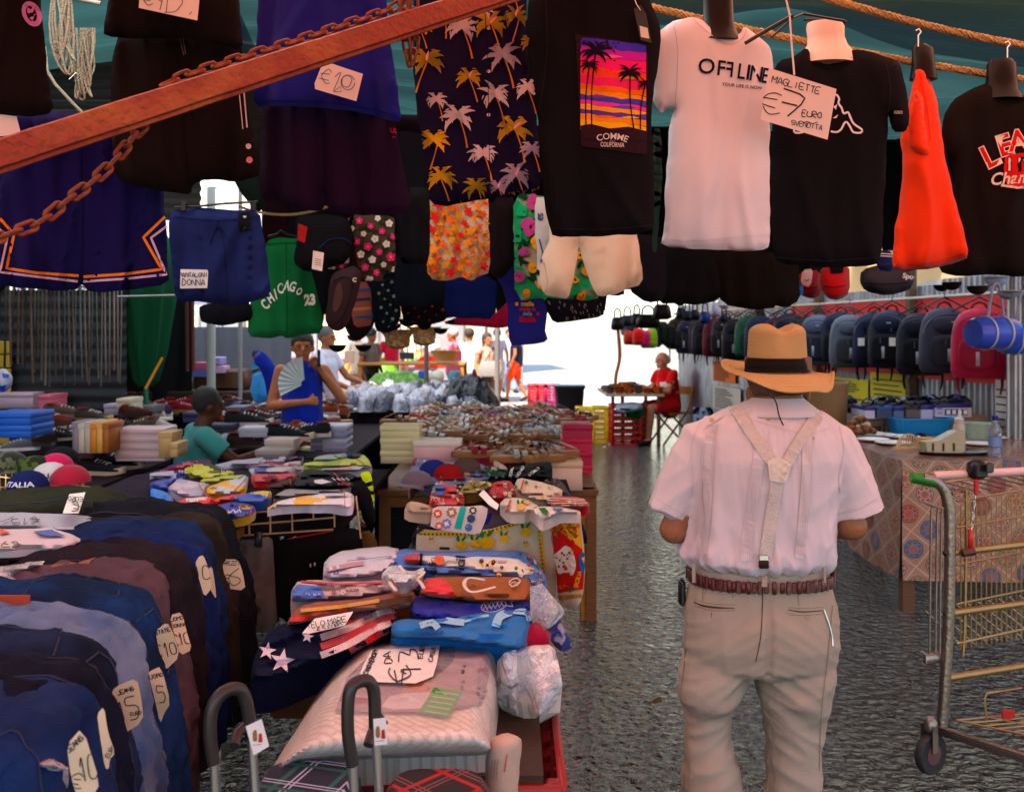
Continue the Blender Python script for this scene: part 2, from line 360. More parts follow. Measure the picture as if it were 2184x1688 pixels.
class Cloth:
 def __init__(s,poly,Y,th=.03,fold=.012,fx=9,fz=1.2,seed=None,yaw=0,edge=.07,wob=1.0,sm=1,grow=1,step=12,pitch=0,back=.6,sheet=False):
  s.sheet=sheet;th=th*.62;fold=fold*2.0
  s.seed=seed if seed is not None else rnd.uniform(0,90);s.Y=Y;s.k=Y/F
  p=chaikin(list(poly),sm);p=resample(p,step)
  s.poly=[(a+N3(a*.03,b*.03,s.seed)*wob*3,b+N3(a*.03,b*.03,s.seed+9)*wob*3) for a,b in p]
  pa=np.array(s.poly);s.x0,s.v0=pa.min(0);s.x1,s.v1=pa.max(0);s.uc=(s.x0+s.x1)/2
  s.th,s.fold,s.fx,s.fz,s.yaw,s.edge,s.grow,s.step,s.pitch,s.back=th,fold,fx,fz,yaw,edge,grow,step,pitch,back
 def ff(s,u,v):
  X=(u-s.uc)*s.k;Z=(v-s.v0)*s.k;t=min(1,max(0,(v-s.v0)/max(1,s.v1-s.v0)))
  a=N3(X*s.fx+s.seed*3.1,Z*s.fz,s.seed);b=N3(X*s.fx*2.6+7,Z*s.fz*2+X*3,s.seed+5);c=N3(X*5,Z*5,s.seed+20);cr=max(0,1-7*abs(N3(X*s.fx*.9+Z*2.2*math.sin(s.seed),Z*1.6-X,s.seed+33)));a=a if abs(a)>.02 else a*.5
  return s.Y+s.yaw*X+s.pitch*Z+s.fold*((1-3*abs(a))*.8+b*.5+c*.5-cr*.55)*lerp(.45,1.0,t*s.grow)
 def prof(s,d):
  if s.sheet: return 0
  t=min(max(d*s.k/s.edge,0),1); return math.sqrt(1-(1-t)**2)
 def front(s,u,v,d=None):
  if d is None:d=float(pdist([(u,v)],s.poly)[0])
  return s.ff(u,v)-s.th*s.prof(d)
 def on(s,u,v,off=.002): return P(u,v,s.front(u,v)-off)
 def pt(s,u,v,d,off=0): return P(u,v,s.front(u,v,d)-off)
 def inside(s,u,v): return float(pdist([(u,v)],s.poly)[0])>0.5
 def decal(s): return Decal(s.on,s.inside)
 def make(s,name,mats,label=None,cat=None,group=None,parent=None,mfn=None):
  uv,fs=triangulate(s.poly,s.step);dd=pdist(uv,s.poly);mb=MB();vs=[];back={}
  for (u,v),d in zip(uv,dd):vs.append(P(u,v,s.front(u,v,max(d,0))))
  n=len(vs);bv=[]
  for i,((u,v),d) in enumerate(zip(uv,dd)):
   if d>.3 or s.sheet:back[i]=n+len(bv);bv.append(P(u,v,s.ff(u,v)+(s.th*s.back*s.prof(d) if not s.sheet else .0012)))
  mb.v=[tuple(x) for x in vs+bv];fr=[tuple(f) for f in fs]
  bk=[tuple(back.get(i,i) for i in reversed(f)) for f in fs];bk=[b for b,f in zip(bk,fr) if any(i in back for i in f)]
  if s.sheet:nb_=len(s.poly);
  mb.f=fr+bk;mb.m=[0]*len(mb.f)
  if mfn:mb.m=[mfn(sum(uv[i][0] for i in f)/len(f),sum(uv[i][1] for i in f)/len(f)) for f in fs]+[0]*len(bk)
  if parent is not None: return mb.build(name,mats,parent,ang=80)
  return mb.solo(name,mats,label,cat,group,ang=80)
class Lay(Cloth):
 """cloth lying on a surface at height z, its outline given in picture units"""
 def __init__(s,poly,z,th=.03,fold=.008,fq=1.0,dep=.03,step=9,sm=1,edge=14,wob=.6,**k):
  Cloth.__init__(s,poly,3,step=step,sm=sm,wob=wob,**k);s.z,s.h,s.fo,s.fq,s.dep,s.ed=z,th,fold,fq,dep,edge
 def pt(s,u,v,d,off=0):
  t=min(max(d/s.ed,0),1);q=upx(u,v,s.z);x,y=q.x*7*s.fq,q.y*7*s.fq
  z=s.z+s.h*math.sqrt(1-(1-t)**2)+s.fo*((1-2.6*abs(N3(x,y,s.seed)))+.5*N3(x*2.5,y*2.5,s.seed+4))*min(1,.3+t)
  return upx(u,v,z+off)
 def on(s,u,v,off=.002): return s.pt(u,v,float(pdist([(u,v)],s.poly)[0]),off)
 def make(s,name,mats,label=None,cat=None,group=None,parent=None,mfn=None):
  uv,fs=triangulate(s.poly,s.step);dd=pdist(uv,s.poly);mb=MB();vs=[s.pt(u,v,max(d,0)) for (u,v),d in zip(uv,dd)]
  mb.add(vs,fs);n=len(s.poly)
  if mfn:mb.m=[mfn(sum(uv[i][0] for i in f)/len(f),sum(uv[i][1] for i in f)/len(f)) for f in fs]
  top=[s.pt(u,v,0) for u,v in s.poly];c=sum(top,Vector((0,0,0)))/n
  mb.loft([top,[q+(c-q)*.02+Vector((0,0,-s.dep*.5))+(q-c)*.03 for q in top],[q-Vector((0,0,s.dep)) for q in top]],False)
  if parent is not None: return mb.build(name,mats,parent,ang=80)
  return mb.solo(name,mats,label,cat,group,ang=80)
def upx(u,v,z):Y=(CH-z)/((v-HV)/F); return P(u,v,Y)
def ribbon3(mb,pts,wd,nrm=None):
 pts=[Vector(p) for p in pts];vs=[]
 for i,p in enumerate(pts):
  t=(pts[min(i+1,len(pts)-1)]-pts[max(i-1,0)]).normalized();nn=nrm if nrm else Vector((0,-1,0));a=t.cross(nn).normalized()*wd/2;vs+=[p-a,p+a]
 return mb.add(vs,[(2*i,2*i+1,2*i+3,2*i+2) for i in range(len(pts)-1)])
 # ground, buildings, tarpaulins, fence
def ground_mat():
 m=bpy.data.materials.new('wet_stone');m.use_nodes=True;t=m.node_tree;L=t.links.new;p=t.nodes['Principled BSDF']
 tc=t.nodes.new('ShaderNodeTexCoord')
 def nz(sc,det,st=(1,1,1),dist=0):
  mp=t.nodes.new('ShaderNodeMapping');mp.inputs['Scale'].default_value=st;L(tc.outputs['Object'],mp.inputs[0])
  n=t.nodes.new('ShaderNodeTexNoise');n.inputs['Scale'].default_value=sc;n.inputs['Detail'].default_value=det;n.inputs['Distortion'].default_value=dist;L(mp.outputs[0],n.inputs[0]); return n
 a=nz(19,4,(1,1.2,1),.6);b=nz(3.5,4);c=nz(85,2);d=nz(.7,5)
 vo=t.nodes.new('ShaderNodeTexVoronoi');vo.inputs['Scale'].default_value=19;L(tc.outputs['Object'],vo.inputs[0])
 br=t.nodes.new('ShaderNodeTexBrick');br.inputs['Scale'].default_value=1.0;br.inputs['Brick Width'].default_value=.75;br.inputs['Row Height'].default_value=.42;br.inputs['Mortar Size'].default_value=.012
 L(tc.outputs['Object'],br.inputs[0])
 def math_(op,x,y):
  n=t.nodes.new('ShaderNodeMath');n.operation=op
  for i,q in enumerate((x,y)):
   if isinstance(q,(int,float)):n.inputs[i].default_value=q
   else:L(q,n.inputs[i])
  return n.outputs[0]
 h=math_('ADD',math_('MULTIPLY',a.outputs[0],1.6),math_('MULTIPLY',vo.outputs[0],.55));h=math_('ADD',h,math_('MULTIPLY',c.outputs[0],.18));h=math_('ADD',h,math_('MULTIPLY',b.outputs[0],.8))
 h=math_('SUBTRACT',h,math_('MULTIPLY',br.outputs['Fac'],.45))
 bp=t.nodes.new('ShaderNodeBump');bp.inputs['Strength'].default_value=1;bp.inputs['Distance'].default_value=.09;L(math_('POWER',h,1.8),bp.inputs['Height']);L(bp.outputs[0],p.inputs['Normal'])
 mx=t.nodes.new('ShaderNodeMix');mx.data_type='RGBA';mx.inputs[6].default_value=(.005,.004,.004,1);mx.inputs[7].default_value=(.05,.018,.011,1);L(b.outputs[0],mx.inputs[0]);L(mx.outputs[2],p.inputs['Base Color'])  # reddish-brown patches put the red canopy light into the base colour
 mr=t.nodes.new('ShaderNodeMapRange');mr.inputs[1].default_value=.35;mr.inputs[2].default_value=.7;mr.inputs[3].default_value=.04;mr.inputs[4].default_value=.15;L(d.outputs[0],mr.inputs[0]);L(mr.outputs[0],p.inputs['Roughness'])
 p.inputs['Specular IOR Level'].default_value=.8;p.inputs['IOR'].default_value=1.6;p.inputs['Coat Weight'].default_value=.5;p.inputs['Coat Roughness'].default_value=.05;L(bp.outputs[0],p.inputs['Coat Normal'])
 return m
mb=MB();mb.add([(-150,-30,0),(150,-30,0),(150,220,0),(-150,220,0)],[(0,1,2,3)])
tag(mb.build('ground',ground_mat(),smooth=False),kind='structure')
mb=MB();mb.add([(-9,19.5,.004),(4.6,19.5,.004),(7,60,.004),(-14,60,.004)],[(0,1,2,3)])
tag(mb.build('street',mat('pale_paving',(.36,.34,.31),.55,bump=.4,bs=8,var=.2,vs=1.5),smooth=False),kind='structure')
def tarp(name,label,m,corners,sag=.25,nf=9,seed=0,nu=60,nv=60,amp=.06,z0=0):
 c=[Vector(q) for q in corners]
 def fn(a,b):
  p=c[0].lerp(c[1],a).lerp(c[3].lerp(c[2],a),b)
  z=-sag*math.sin(math.pi*a)*math.sin(math.pi*b)+amp*(1-2.2*abs(N3(a*2.2+seed,b*nf,seed)))+amp*.5*N3(a*nf,b*nf*1.6,seed+3)
  return p+Vector((0,0,z))
 mb=MB().grid(nu,nv,fn); return mb.solo(name,m,label,'tarpaulin',ang=180)
GREEN=tarpmat('green_tarpaulin_plastic',(.028,.085,.085),.2)
RED=tarpmat('red_awning_canvas',(.5,.14,.08),.36)
tarp('green_tarpaulin','wrinkled dark green tarpaulin stretched over the aisle above the T-shirts',GREEN,[(-1.5,4.15,3.15),(4.6,4.15,3.0),(4.0,6.9,2.9),(-1.7,6.9,3.25)],nf=10,seed=2,amp=.09)
PALE=tarpmat('pale_tarpaulin_plastic',(.5,.54,.6),.7)
tarp('white_tarpaulin','pale tarpaulin letting daylight onto the shirt and towel stalls',tarpmat('cream_tarpaulin_plastic',(.62,.58,.52),.7),[(-3.4,2.7,3.3),(.45,2.7,3.25),(.5,4.4,3.15),(-3.4,4.4,3.25)],nf=5,seed=41,amp=.03,sag=.05)  # unseen sheet added as a soft top light for these stalls
tarp('orange_tarpaulin','orange red tarpaulin above the man and the trolley',tarpmat('orange_tarpaulin_plastic',(.62,.28,.18),.62),[(.3,2.7,3.3),(4.6,2.7,3.15),(4.7,4.4,3.05),(.35,4.4,3.2)],nf=4,seed=45,amp=.03,sag=.05)  # out of view, added to tint the light on man and floor orange
tarp('white_tarpaulin','pale bluish tarpaulin letting daylight onto the sandals',PALE,[(-1.7,6.7,3.35),(-.1,6.7,3.25),(-.1,11.4,3.1),(-1.9,11.4,3.3)],nf=6,seed=43,amp=.04)  # hidden sheet added to brighten the sandals from above
tarp('green_tarpaulin','dark green tarpaulin above the middle of the aisle',GREEN,[(-.15,6.7,3.3),(2.6,6.7,3.1),(2.0,11.4,2.9),(-.15,11.4,3.15)],nf=6,seed=48,amp=.04)  # hidden strip added dark so the wet floor shows separate glints
tarp('white_tarpaulin','pale bluish tarpaulin letting daylight onto the backpacks',PALE,[(2.55,6.7,3.05),(4.0,6.7,3.0),(3.4,11.4,2.8),(1.95,11.4,2.85)],nf=6,seed=44,amp=.04)  # hidden sheet added to light the backpack row
tarp('red_awning','red awning cloth over the near end of the clothes stalls',RED,[(-3.4,-1.6,2.95),(4.4,-1.6,2.85),(5.0,2.9,3.2),(-3.2,2.9,3.15)],nf=4,seed=5,amp=.03,sag=.15)
tarp('green_tarpaulin','dark green tarpaulin over the shoe stalls on the left',GREEN,[(-6.5,4.2,3.4),(-1.3,4.2,3.3),(-1.5,6.5,3.25),(-6.8,6.5,3.3)],nf=10,seed=12)
tarp('white_tarpaulin','grey white tarpaulin over the left shoe stall',tarpmat('grey_tarpaulin_plastic',(.4,.42,.45),.6),[(-6.8,6.4,3.35),(-1.6,6.4,3.3),(-1.8,10.8,3.1),(-7,10.8,3.1)],nf=5,seed=47,amp=.04)  # unseen pale sheet added to brighten the shoe stall
tarp('brown_tarpaulin','dark brown tarpaulin roof over the seated vendor by the bags',tarpmat('brown_tarpaulin_plastic',(.3,.2,.15),.4),[(-.3,10.8,3.0),(4.2,10.8,2.7),(3.2,18.6,2.6),(.4,18.6,2.9)],nf=6,seed=22)
tarp('white_tarpaulin','pale tarpaulin over the far market stalls',tarpmat('white_tarpaulin_plastic',(.55,.5,.5),.5),[(-8.5,11.5,3.1),(-1.2,11.5,3.1),(-1.5,17.5,3.0),(-8,17.5,3.0)],nf=5,seed=30)
ROPE=mat('yellow_rope',(.55,.36,.14),.8,bump=1,bs=90,bst=(1,1,1),var=.3)
def rope(a,b,sag,r,label,m=ROPE,group='ropes under the green tarpaulin'):
 a,b=Vector(a),Vector(b);mb=MB();pts=[]
 for i in range(61):
  t=i/60;p=a.lerp(b,t)+Vector((0,0,-sag*4*t*(1-t)));pts.append(p)
 for k in range(3):
  q=[]
  for i in range(361):
   t=i/360;p=a.lerp(b,t)+Vector((0,0,-sag*4*t*(1-t)));an=t*(b-a).length/.06*2*math.pi+k*2.094
   q.append(p+Vector((math.cos(an)*r*.25,math.cos(an)*r*.3,math.sin(an)*r*.5)))
  mb.tube(q,r*.6,5)
 return mb.solo('rope',m,label,'rope',group)
rope(P(1385,15,3.35),P(2260,180,3.75),.02,.014,'thick yellow rope the T-shirt hangers hook onto')
rope(P(1740,-12,3.4),P(2260,108,3.7),.02,.014,'upper yellow rope crossing the top right under the tarpaulin')
rope(P(510,440,6),P(700,440,6),.05,.008,'thin sagging rope above the green shorts')
rope(P(840,305,5),P(905,330,5),.0,.008,'short rope in the gap beside the palm print shirt')
FA,FB=Vector((4.25,5.0,0)),Vector((2.62,15.6,0))
fd=(FB-FA).normalized();fn_=Vector((-fd.y,fd.x,0))
if fn_.x>0:fn_=-fn_
def corr(name,A,B,z0,z1,m,per=.076,amp=.011,top=None,**k):
 d=(B-A);L=d.length;d.normalize();n=Vector((-d.y,d.x,0));k_=int(L/per*6);rows=[[],[]]
 for i in range(k_+1):
  s_=L*i/k_;o=n*amp*math.sin(2*math.pi*s_/per);j=int(s_/.9);zt=z1+(.05*math.sin(j*7.3))*(top or 0)
  rows[0].append(A+d*s_+o+Vector((0,0,z0)));rows[1].append(A+d*s_+o+Vector((0,0,zt)))
 return MB().loft(rows,False,False).solo(name,m,**k)
ZINC=mat('galvanised_sheet',(.36,.38,.42),.38,.75,bump=.25,bs=6,col2=(.26,.25,.26),c2lim=(.42,.62),vs=3,st=(3,3,.8))
corr('metal_fence',FA,FB,0,2.12,ZINC,top=1,label='corrugated metal fence behind the hanging backpacks',cat='fence')
corr('metal_sheet',Vector((3.55,7.15,0)),Vector((4.6,6.6,0)),0,2.25,ZINC,label='upright corrugated metal sheet at the right behind the water bottle',cat='metal sheet')
def fp(s,off=.0,z=0): return FA+fd*s+fn_*off+Vector((0,0,z))
FL=(FB-FA).length
def fs_u(u):
 lo,hi=0,FL
 for _ in range(40):
  mid=(lo+hi)/2
  if UV(fp(mid,.3,1))[0]>u:lo=mid
  else:hi=mid
 return lo
mb=MB().tube([fp(.5,.28,1.965),fp(FL-.6,.28,1.94)],.014,8);mb.solo('hanging_rail',STEEL,'long steel rail the backpack hangers hook on','rail')
for i,u in enumerate((1578,1700,1890)):
 s=fs_u(u);mb=MB().box(fp(s,.06,1.2),(.07,.07,2.4),rot=math.atan2(fd.y,fd.x));mb.solo('wooden_post',wood('5a4630'),('wooden fence post furthest along, left of the hat','wooden fence post right behind the hat crown','wooden fence post nearest, by the large yellow poster')[i],'post','posts of the fence')
def fsheet(s0,s1,z0,z1,off,seed=1):
 return lambda a,b:fp(lerp(s0,s1,a),off+.008*N3(a*9,b*3,seed),lerp(z0,z1,b))
REDS=plas('c4201c',.5,bump=.3)
s0,s1=fs_u(2110),fs_u(1640)
MB().grid(60,8,fsheet(s0,s1,1.66,1.96,.03)).solo('red_sheeting',REDS,'red plastic sheeting fixed to the fence behind the backpacks, upper strip','sheeting')
MB().grid(60,8,fsheet(s0,fs_u(1500),1.26,1.40,.035,5)).solo('red_sheeting',REDS,'red plastic sheeting showing below the backpacks, lower strip','sheeting')
def poster(u0,u1,z0,z1,col,label,lines=True,word=None,off=.05):
 a,b=fs_u(u0),fs_u(u1);T=thing('poster',label,'poster',fp((a+b)/2,off,z0),'posters on the metal fence')
 MB().grid(8,6,fsheet(a,b,z0,z1,off)).build('sheet',mat('poster_'+col,hexc(col),.7,var=.08),T)
 if lines:
  mb=MB();r_=random.Random(u0)
  for k in range(9):
   z=lerp(z1,z0,(k+1.2)/10.5);q=lerp(a,b,.1);e=lerp(a,b,r_.uniform(.5,.9))
   mb.loft([[fp(q,off+.012,z),fp(e,off+.012,z)],[fp(q,off+.012,z-.012),fp(e,off+.012,z-.012)]],False,False)
  mb.build('lettering',INK,T,smooth=False)
poster(1805,1890,.78,1.28,'d8c814','large yellow printed poster on the fence right of the hat')
poster(1720,1800,.95,1.2,'e2d23a','smaller yellow poster on the fence beside the hat brim')
poster(1556,1600,.9,1.12,'e8d21c','narrow yellow poster on the fence left of the hat')
poster(1484,1530,.98,1.26,'e07a1c','orange poster on the fence behind the seated vendor')
poster(1560,1640,.72,1.06,'e8c81c','yellow poster low on the fence below the hat brim')
poster(1484,1540,.6,.92,'ccc6b8','white printed notice on the fence beside the chair')
poster(2060,2105,.7,1.3,'d8d4d0','tall white poster with small pictures at the end of the fence')
SHUT=mat('dark_shutter',(.016,.018,.02),.5,.3,bump=.1,var=.3)
mb=MB();rows=[]
for j in range(140):
 z=j*.028;o=.012 if j%4<2 else 0;rows.append([Vector((-9,8.4-o,z)),Vector((-3.25,8.4-o,z))])
mb.loft(rows,False,False).solo('roller_shutter',SHUT,'dark ribbed roller shutter wall behind the hanging belts','shutter')
mb=MB()
for k in range(9):mb.box((-4.35,8.3,.62+k*.115),(.34,.03,.105),bev=.006)
mb.solo('yellow_boards',plas('a89020',.6),'yellow horizontal boards at the left edge behind the belts','boards')
mb=MB();rows=[]
for i in range(90):x=-5.2+i*.035;rows.append([Vector((x,3.4,3.05+.012*(i%2))),Vector((x,5.4,2.2+.012*(i%2)))])
def roofr():
 mb=MB();rows=[]
 for j in range(120):y=4.2+j*.02;rows.append([Vector((-3.6,y,2.55+j*.008+.012*math.sin(j*1.1))),Vector((-1.85,y,2.55+j*.008+.012*math.sin(j*1.1)))])
 return mb.loft(rows,False,False)
corrm=mat('dark_corrugated',(.06,.07,.07),.5,.3)
mb=MB();rows=[]
for j in range(160):
 z=2.3+j*.011;rows.append([Vector((-3.4,5.6+.014*math.sin(j*1.25),z)),Vector((-1.75,5.6+.014*math.sin(j*1.25),z))])
mb.loft(rows,False,False).solo('metal_awning',corrm,'dark corrugated metal awning behind the ropes at upper left','awning')
def sheet_hang(name,A,B,z0,z1,m,label,cat,seed=1,amp=.05,nf=7):
 A,B=Vector(A),Vector(B)
 return MB().grid(50,14, lambda a,b:A.lerp(B,a)+Vector((0,amp*(1-2.2*abs(N3(a*nf,b*.7,seed))),lerp(z0,z1,b)))).solo(name,m,label,cat,ang=180)
sheet_hang('grey_tarpaulin',(-3.85,10.6,0),(-2.35,10.6,0),.5,1.72,plas('6a6e78',.6,bump=.4),'grey sheet hung as a partition behind the stacked boxes','tarpaulin',3)
sheet_hang('dark_curtain',(-4.6,9.6,0),(-3.1,9.6,0),0,2.2,fab('15181a'),'black curtain behind the folded green parasol','curtain',4)
for x,y,h,r,m,lab in ((-2.84,9.4,3.1,.04,'a0a6a0','grey steel post left of the hanging blue shirts'),(-2.62,9.6,3.1,.02,'8a8a8a','thin steel post beside the hanging blue shirts'),(-.2,13.5,3.0,.035,'706a66','stall post beside the far fruit stall'),(-1.1,12.8,3.0,.03,'5c5450','stall post behind the vegetable stall')):
 MB().tube([(x,y,0),(x,y,h)],r,10).solo('stall_post',plas(m,.5),lab,'post')
MB().box((-7.2,3,2.2),(.3,16,4.4)).solo('market_wall',mat('sooty_plaster',(.09,.075,.07),.9,bump=.3,var=.3),'sooty plaster wall closing the left side behind the stalls','wall')  # wall out of view, added to keep side light off the stalls
def facade(name,label,A,B,h,col,floors,bays,gf=3.4):
 A,B=Vector(A),Vector(B);d=(B-A);L=d.length;d.normalize();n=Vector((d.y,-d.x,0));ang=math.atan2(d.y,d.x)
 T=thing(name,label,'building',(A+B)/2);W=mat('plaster_'+col,hexc(col),.9,bump=.2,bs=4,var=.12,vs=.7)
 MB().box((A+B)/2-n*3+Vector((0,0,h/2)),(L,6,h),ang).build('wall',W,T)
 MB().box((A+B)/2-n*2.8+Vector((0,0,h+.15)),(L+.4,6.8,.3),ang).build('cornice',mat('stone_trim',(.5,.46,.4),.8),T)
 for fl in range(floors):
  for b in range(bays):
   c=A+d*(L*(b+.5)/bays)+Vector((0,0,gf+fl*3.1+1.5))
   f=MB().box(c+n*.03,(1.2,.1,2.1),ang).build('window',mat('green_shutter',(.05,.13,.09),.6),T)
   MB().box(c+n*.09,(.9,.02,1.8),ang).build('pane',mat('dark_glass',(.03,.035,.04),.1),f)
   if fl%2==0:MB().box(c+n*.45+Vector((0,0,-1.15)),(1.9,.9,.12),ang).build('balcony',mat('stone_trim'),T)
 for b in range(bays):MB().box(A+d*(L*(b+.5)/bays)+n*.02+Vector((0,0,1.3)),(L/bays*.6,.08,2.6),ang).build('shopfront',mat('shop_shutter',(.3,.3,.3),.5,.3),T)
facade('plaster_building','cream plaster building closing the far end of the sunlit street',(-22,34,0),(-1.2,36,0),13,'e2d2b0',3,8)
facade('plaster_building','ochre plaster building behind the metal fence on the right',(9.5,30,0),(6.6,10,0),11,'dcb888',3,6)
# hanging clothes
def hook(u,v0,v1,Y,parent=None,m=CHROME):
 mb=MB();mb.tube([P(u,v1,Y),P(u,v0+14,Y),P(u+6,v0+6,Y),P(u+2,v0,Y),P(u-5,v0+4,Y)],.0022*Y/3,6); return mb
def neckform(rows,Y,m,label,d=.8,parent=None):
 """bust form: rows of (v, u_left, u_right)"""
 rings=[];n=20
 for v,a,b in rows:
  c=P((a+b)/2,v,Y);r=(b-a)/2*Y/F
  rings.append([c+Vector((math.cos(2*math.pi*i/n)*r,math.sin(2*math.pi*i/n)*r*d,0)) for i in range(n)])
 mb=MB().loft(rings)
 if parent is not None: return mb.build('bust_form',m,parent)
 return mb.solo('bust_form',m,label,'display form')
def leaf(D,u,v,ang,L,w,m,curve=0.0):
 pts=[];n=7
 for i in range(n+1):
  t=i/n;a=R(ang)+curve*t;pts.append((t,a))
 x,y=u,v;line=[(x,y)]
 for i in range(n):x+=math.cos(pts[i][1])*L/n;y+=math.sin(pts[i][1])*L/n;line.append((x,y))
 D.line(line,[w*.3,w,w*.9,w*.6,.5],m)
def palm(D,u,v,s,rot,mf,mt,r_,fr=8):
 tr=[];x,y=u,v
 for i in range(7):t=i/6;tr.append((u+math.sin(rot+t*1.4)*s*.22+t*s*.25*math.cos(rot),v+t*s*1.35))
 D.line(tr,[s*.06,s*.05,s*.09],mt,sm=2)
 for k in range(fr):
  a=-200+220*k/(fr-1)+r_.uniform(-10,10);sg=1 if math.cos(R(a))>=0 else -1
  leaf(D,u,v,a,s*r_.uniform(.62,.95),s*.2,mf,sg*r_.uniform(.9,1.5))
  for q in range(3):leaf(D,u+math.cos(R(a))*s*(.2+.15*q),v+math.sin(R(a))*s*(.2+.15*q),a+sg*60,s*.22,s*.06,mf,sg*.4)
def flower(D,u,v,r,m,mc,n=5,rot=0):
 for k in range(n):
  a=2*math.pi*k/n+rot;D.disc(u+math.cos(a)*r*.55,v+math.sin(a)*r*.55,r*.42,m,8)
 D.disc(u,v,r*.22,mc,7)
def starpoly(u,v,r,rot=-90,n=5,q=.4): return [(u+math.cos(R(rot+180/n*i))*(r if i%2==0 else r*q),v+math.sin(R(rot+180/n*i))*(r if i%2==0 else r*q)) for i in range(2*n)]
def seams(D,m,*lines,w=1.6):
 for l in lines:D.line(l,w,m,sm=2)
BLK=fab('121014');BLK2=fab('171110');BRN=fab('241a1c')
def paper(poly,Y,label,texts,name='price_card',cat='price card',group='handwritten price cards',mt=PAPER,ink=INK,th=.0015,fold=.004,yaw=0,sm=0,pitch=0):
 c=Cloth(poly,Y,th=th,fold=fold,fx=2.5,fz=1.5,edge=.01,wob=0,sheet=True,sm=sm,step=16,yaw=yaw,pitch=pitch)
 o=c.make(name,mt,label,cat,group);D=Decal(c.on,c.inside);i=0
 for t in texts:
  i+=1
  if callable(t):t(D);continue
  D.hand(t[0],t[1],t[2],t[3],t[6] if len(t)>6 else ink,t[4] if len(t)>4 else 0,t[5] if len(t)>5 else 2,seed=i*7+int(t[1]),sx=t[7] if len(t)>7 else 1)
 D.build('lettering',o); return o
c=Cloth([(1475,36),(1440,42),(1419,57),(1398,72),(1391,110),(1387,205),(1397,222),(1408,243),(1422,232),(1440,232),(1428,262),(1422,360),(1415,493),(1409,527),(1500,531),(1600,536),(1637,531),(1643,512),(1641,420),(1642,265),(1650,180),(1648,125),(1641,100),(1631,88),(1606,68),(1586,57),(1580,72),(1565,81),(1544,78),(1527,68),(1513,58),(1496,40)],3.06,th=.05,fold=.017,fx=7,seed=3,step=10)
WT=fab('e8e2ea',bump=.03);o=c.make('t_shirt',WT,'white T-shirt printed OFFLINE on a black bust form','T-shirt','T-shirts hanging over the aisle')
D=c.decal();ink=fab('1c1a30')
D.text('O',1507,143,46,ink,4,.012);D.text('F',1538,147,46,ink,6,.012,sx=.9);D.text('F',1557,150,46,ink,6,.012,sx=.8,mirror=True);D.text('L',1581,154,46,ink,8,.012,sx=.8);D.text('I',1596,156,46,ink,8,.012);D.text('N',1613,159,46,ink,9,.012,sx=.85);D.text('E',1632,163,46,ink,10,.012,sx=.7)
D.text('YOUR LIFE IS NOW',1583,184,10,ink,6,.01)
seams(D,fab('c8bcc8'),[(1437,55),(1446,110),(1440,228)],[(1478,40),(1500,60),(1530,84),(1560,94),(1584,82),(1592,62)],w=1.6)
seams(D,fab('d8d0da'),[(1420,510),(1500,513),(1640,500)],w=1.2)
D.build('print',o)
neckform([(-30,1500,1560),(10,1499,1563),(50,1500,1565),(72,1492,1572),(92,1475,1585)],3.1,plas('080506',.3,spec=.2),'glossy black bust form inside the white OFFLINE T-shirt')
MB().tube([P(1645,80,3.0),P(1690,40,3.02),P(1712,30,3.03),P(1800,45,3.1)],.007,8,flat=.5).solo('clothes_hanger',BLACKP,'black plastic clothes hanger sticking out over the white T-shirt','hanger')
MB().tube([P(1590,92,2.98),P(1640,62,3.0),P(1690,34,3.02)],.006,8).solo('clothes_hanger',BLACKP,'black hanger arm slanting across the shoulder of the white T-shirt','hanger')
c=Cloth([(1165,-60),(1130,-20),(1122,40),(1127,130),(1135,200),(1145,240),(1152,330),(1160,420),(1170,480),(1178,505),(1260,505),(1390,497),(1396,470),(1396,380),(1392,300),(1388,240),(1400,160),(1412,70),(1395,20),(1370,-30),(1340,-60)],2.95,th=.05,fold=.014,fx=6,seed=11)
o=c.make('t_shirt',BLK,'black T-shirt with colourful sunset palm beach picture','T-shirt','T-shirts hanging over the aisle')
D=c.decal();sp=[fab(h) for h in ('4a3cc0','c23cae','f0447c','ff5a50','ff4a78','f87a3a','ffa028','4a48c0','f050a0','ffb428','5a40a8','ff9c20','ffc020')]
x0,x1=1238,1378
D.patch([(1227,72),(1380,96),(1380,330),(1240,312)],fab('2c1a22'),16)
edges=[80,98,118,140,160,178,190,200,212,222,232,242,254,274]
for k in range(13):
 a,b=edges[k],edges[k+1];top=[(lerp(x0,x1,t/8),a+t*1.9+5*N3(t*.7,k,1)) for t in range(9)];bot=[(lerp(x0,x1,t/8),b+2+t*1.5+5*N3(t*.7,k+1,1)) for t in range(9)]
 D.patch(top+bot[::-1],sp[k],12)
for (a,b,w_,h_,cc) in ((1300,120,34,5,'ff70a0'),(1340,165,30,4,'ffa060'),(1275,205,30,4,'8048b0'),(1330,228,34,4,'6a50c8'),(1290,248,30,3,'ff7a30'),(1345,250,22,3,'ffd040')):
 D.patch([(a-w_,b),(a,b-h_),(a+w_,b+2),(a,b+h_)],fab(cc),12,1)
dk=fab('1c1020');r_=random.Random(4)
D.patch([(1238,268),(1260,264),(1300,274),(1340,270),(1380,280),(1380,300),(1240,296)],fab('2c1a22'),12)
for (u,v,s,x,y) in ((1270,112,44,1262,272),(1257,140,26,1250,268),(1344,158,36,1352,275),(1376,180,22,1366,276)):
 D.line([(u,v),((u+x)/2-4,(v+y)/2),(x,y)],[3.4,2.4,3],dk,sm=3)
 for k in range(10):
  a=-190+200*k/9+r_.uniform(-8,8);sg=1 if math.cos(R(a))>0 else -1;leaf(D,u,v,a,s*r_.uniform(.7,1),s*.16,dk,sg*1.3)
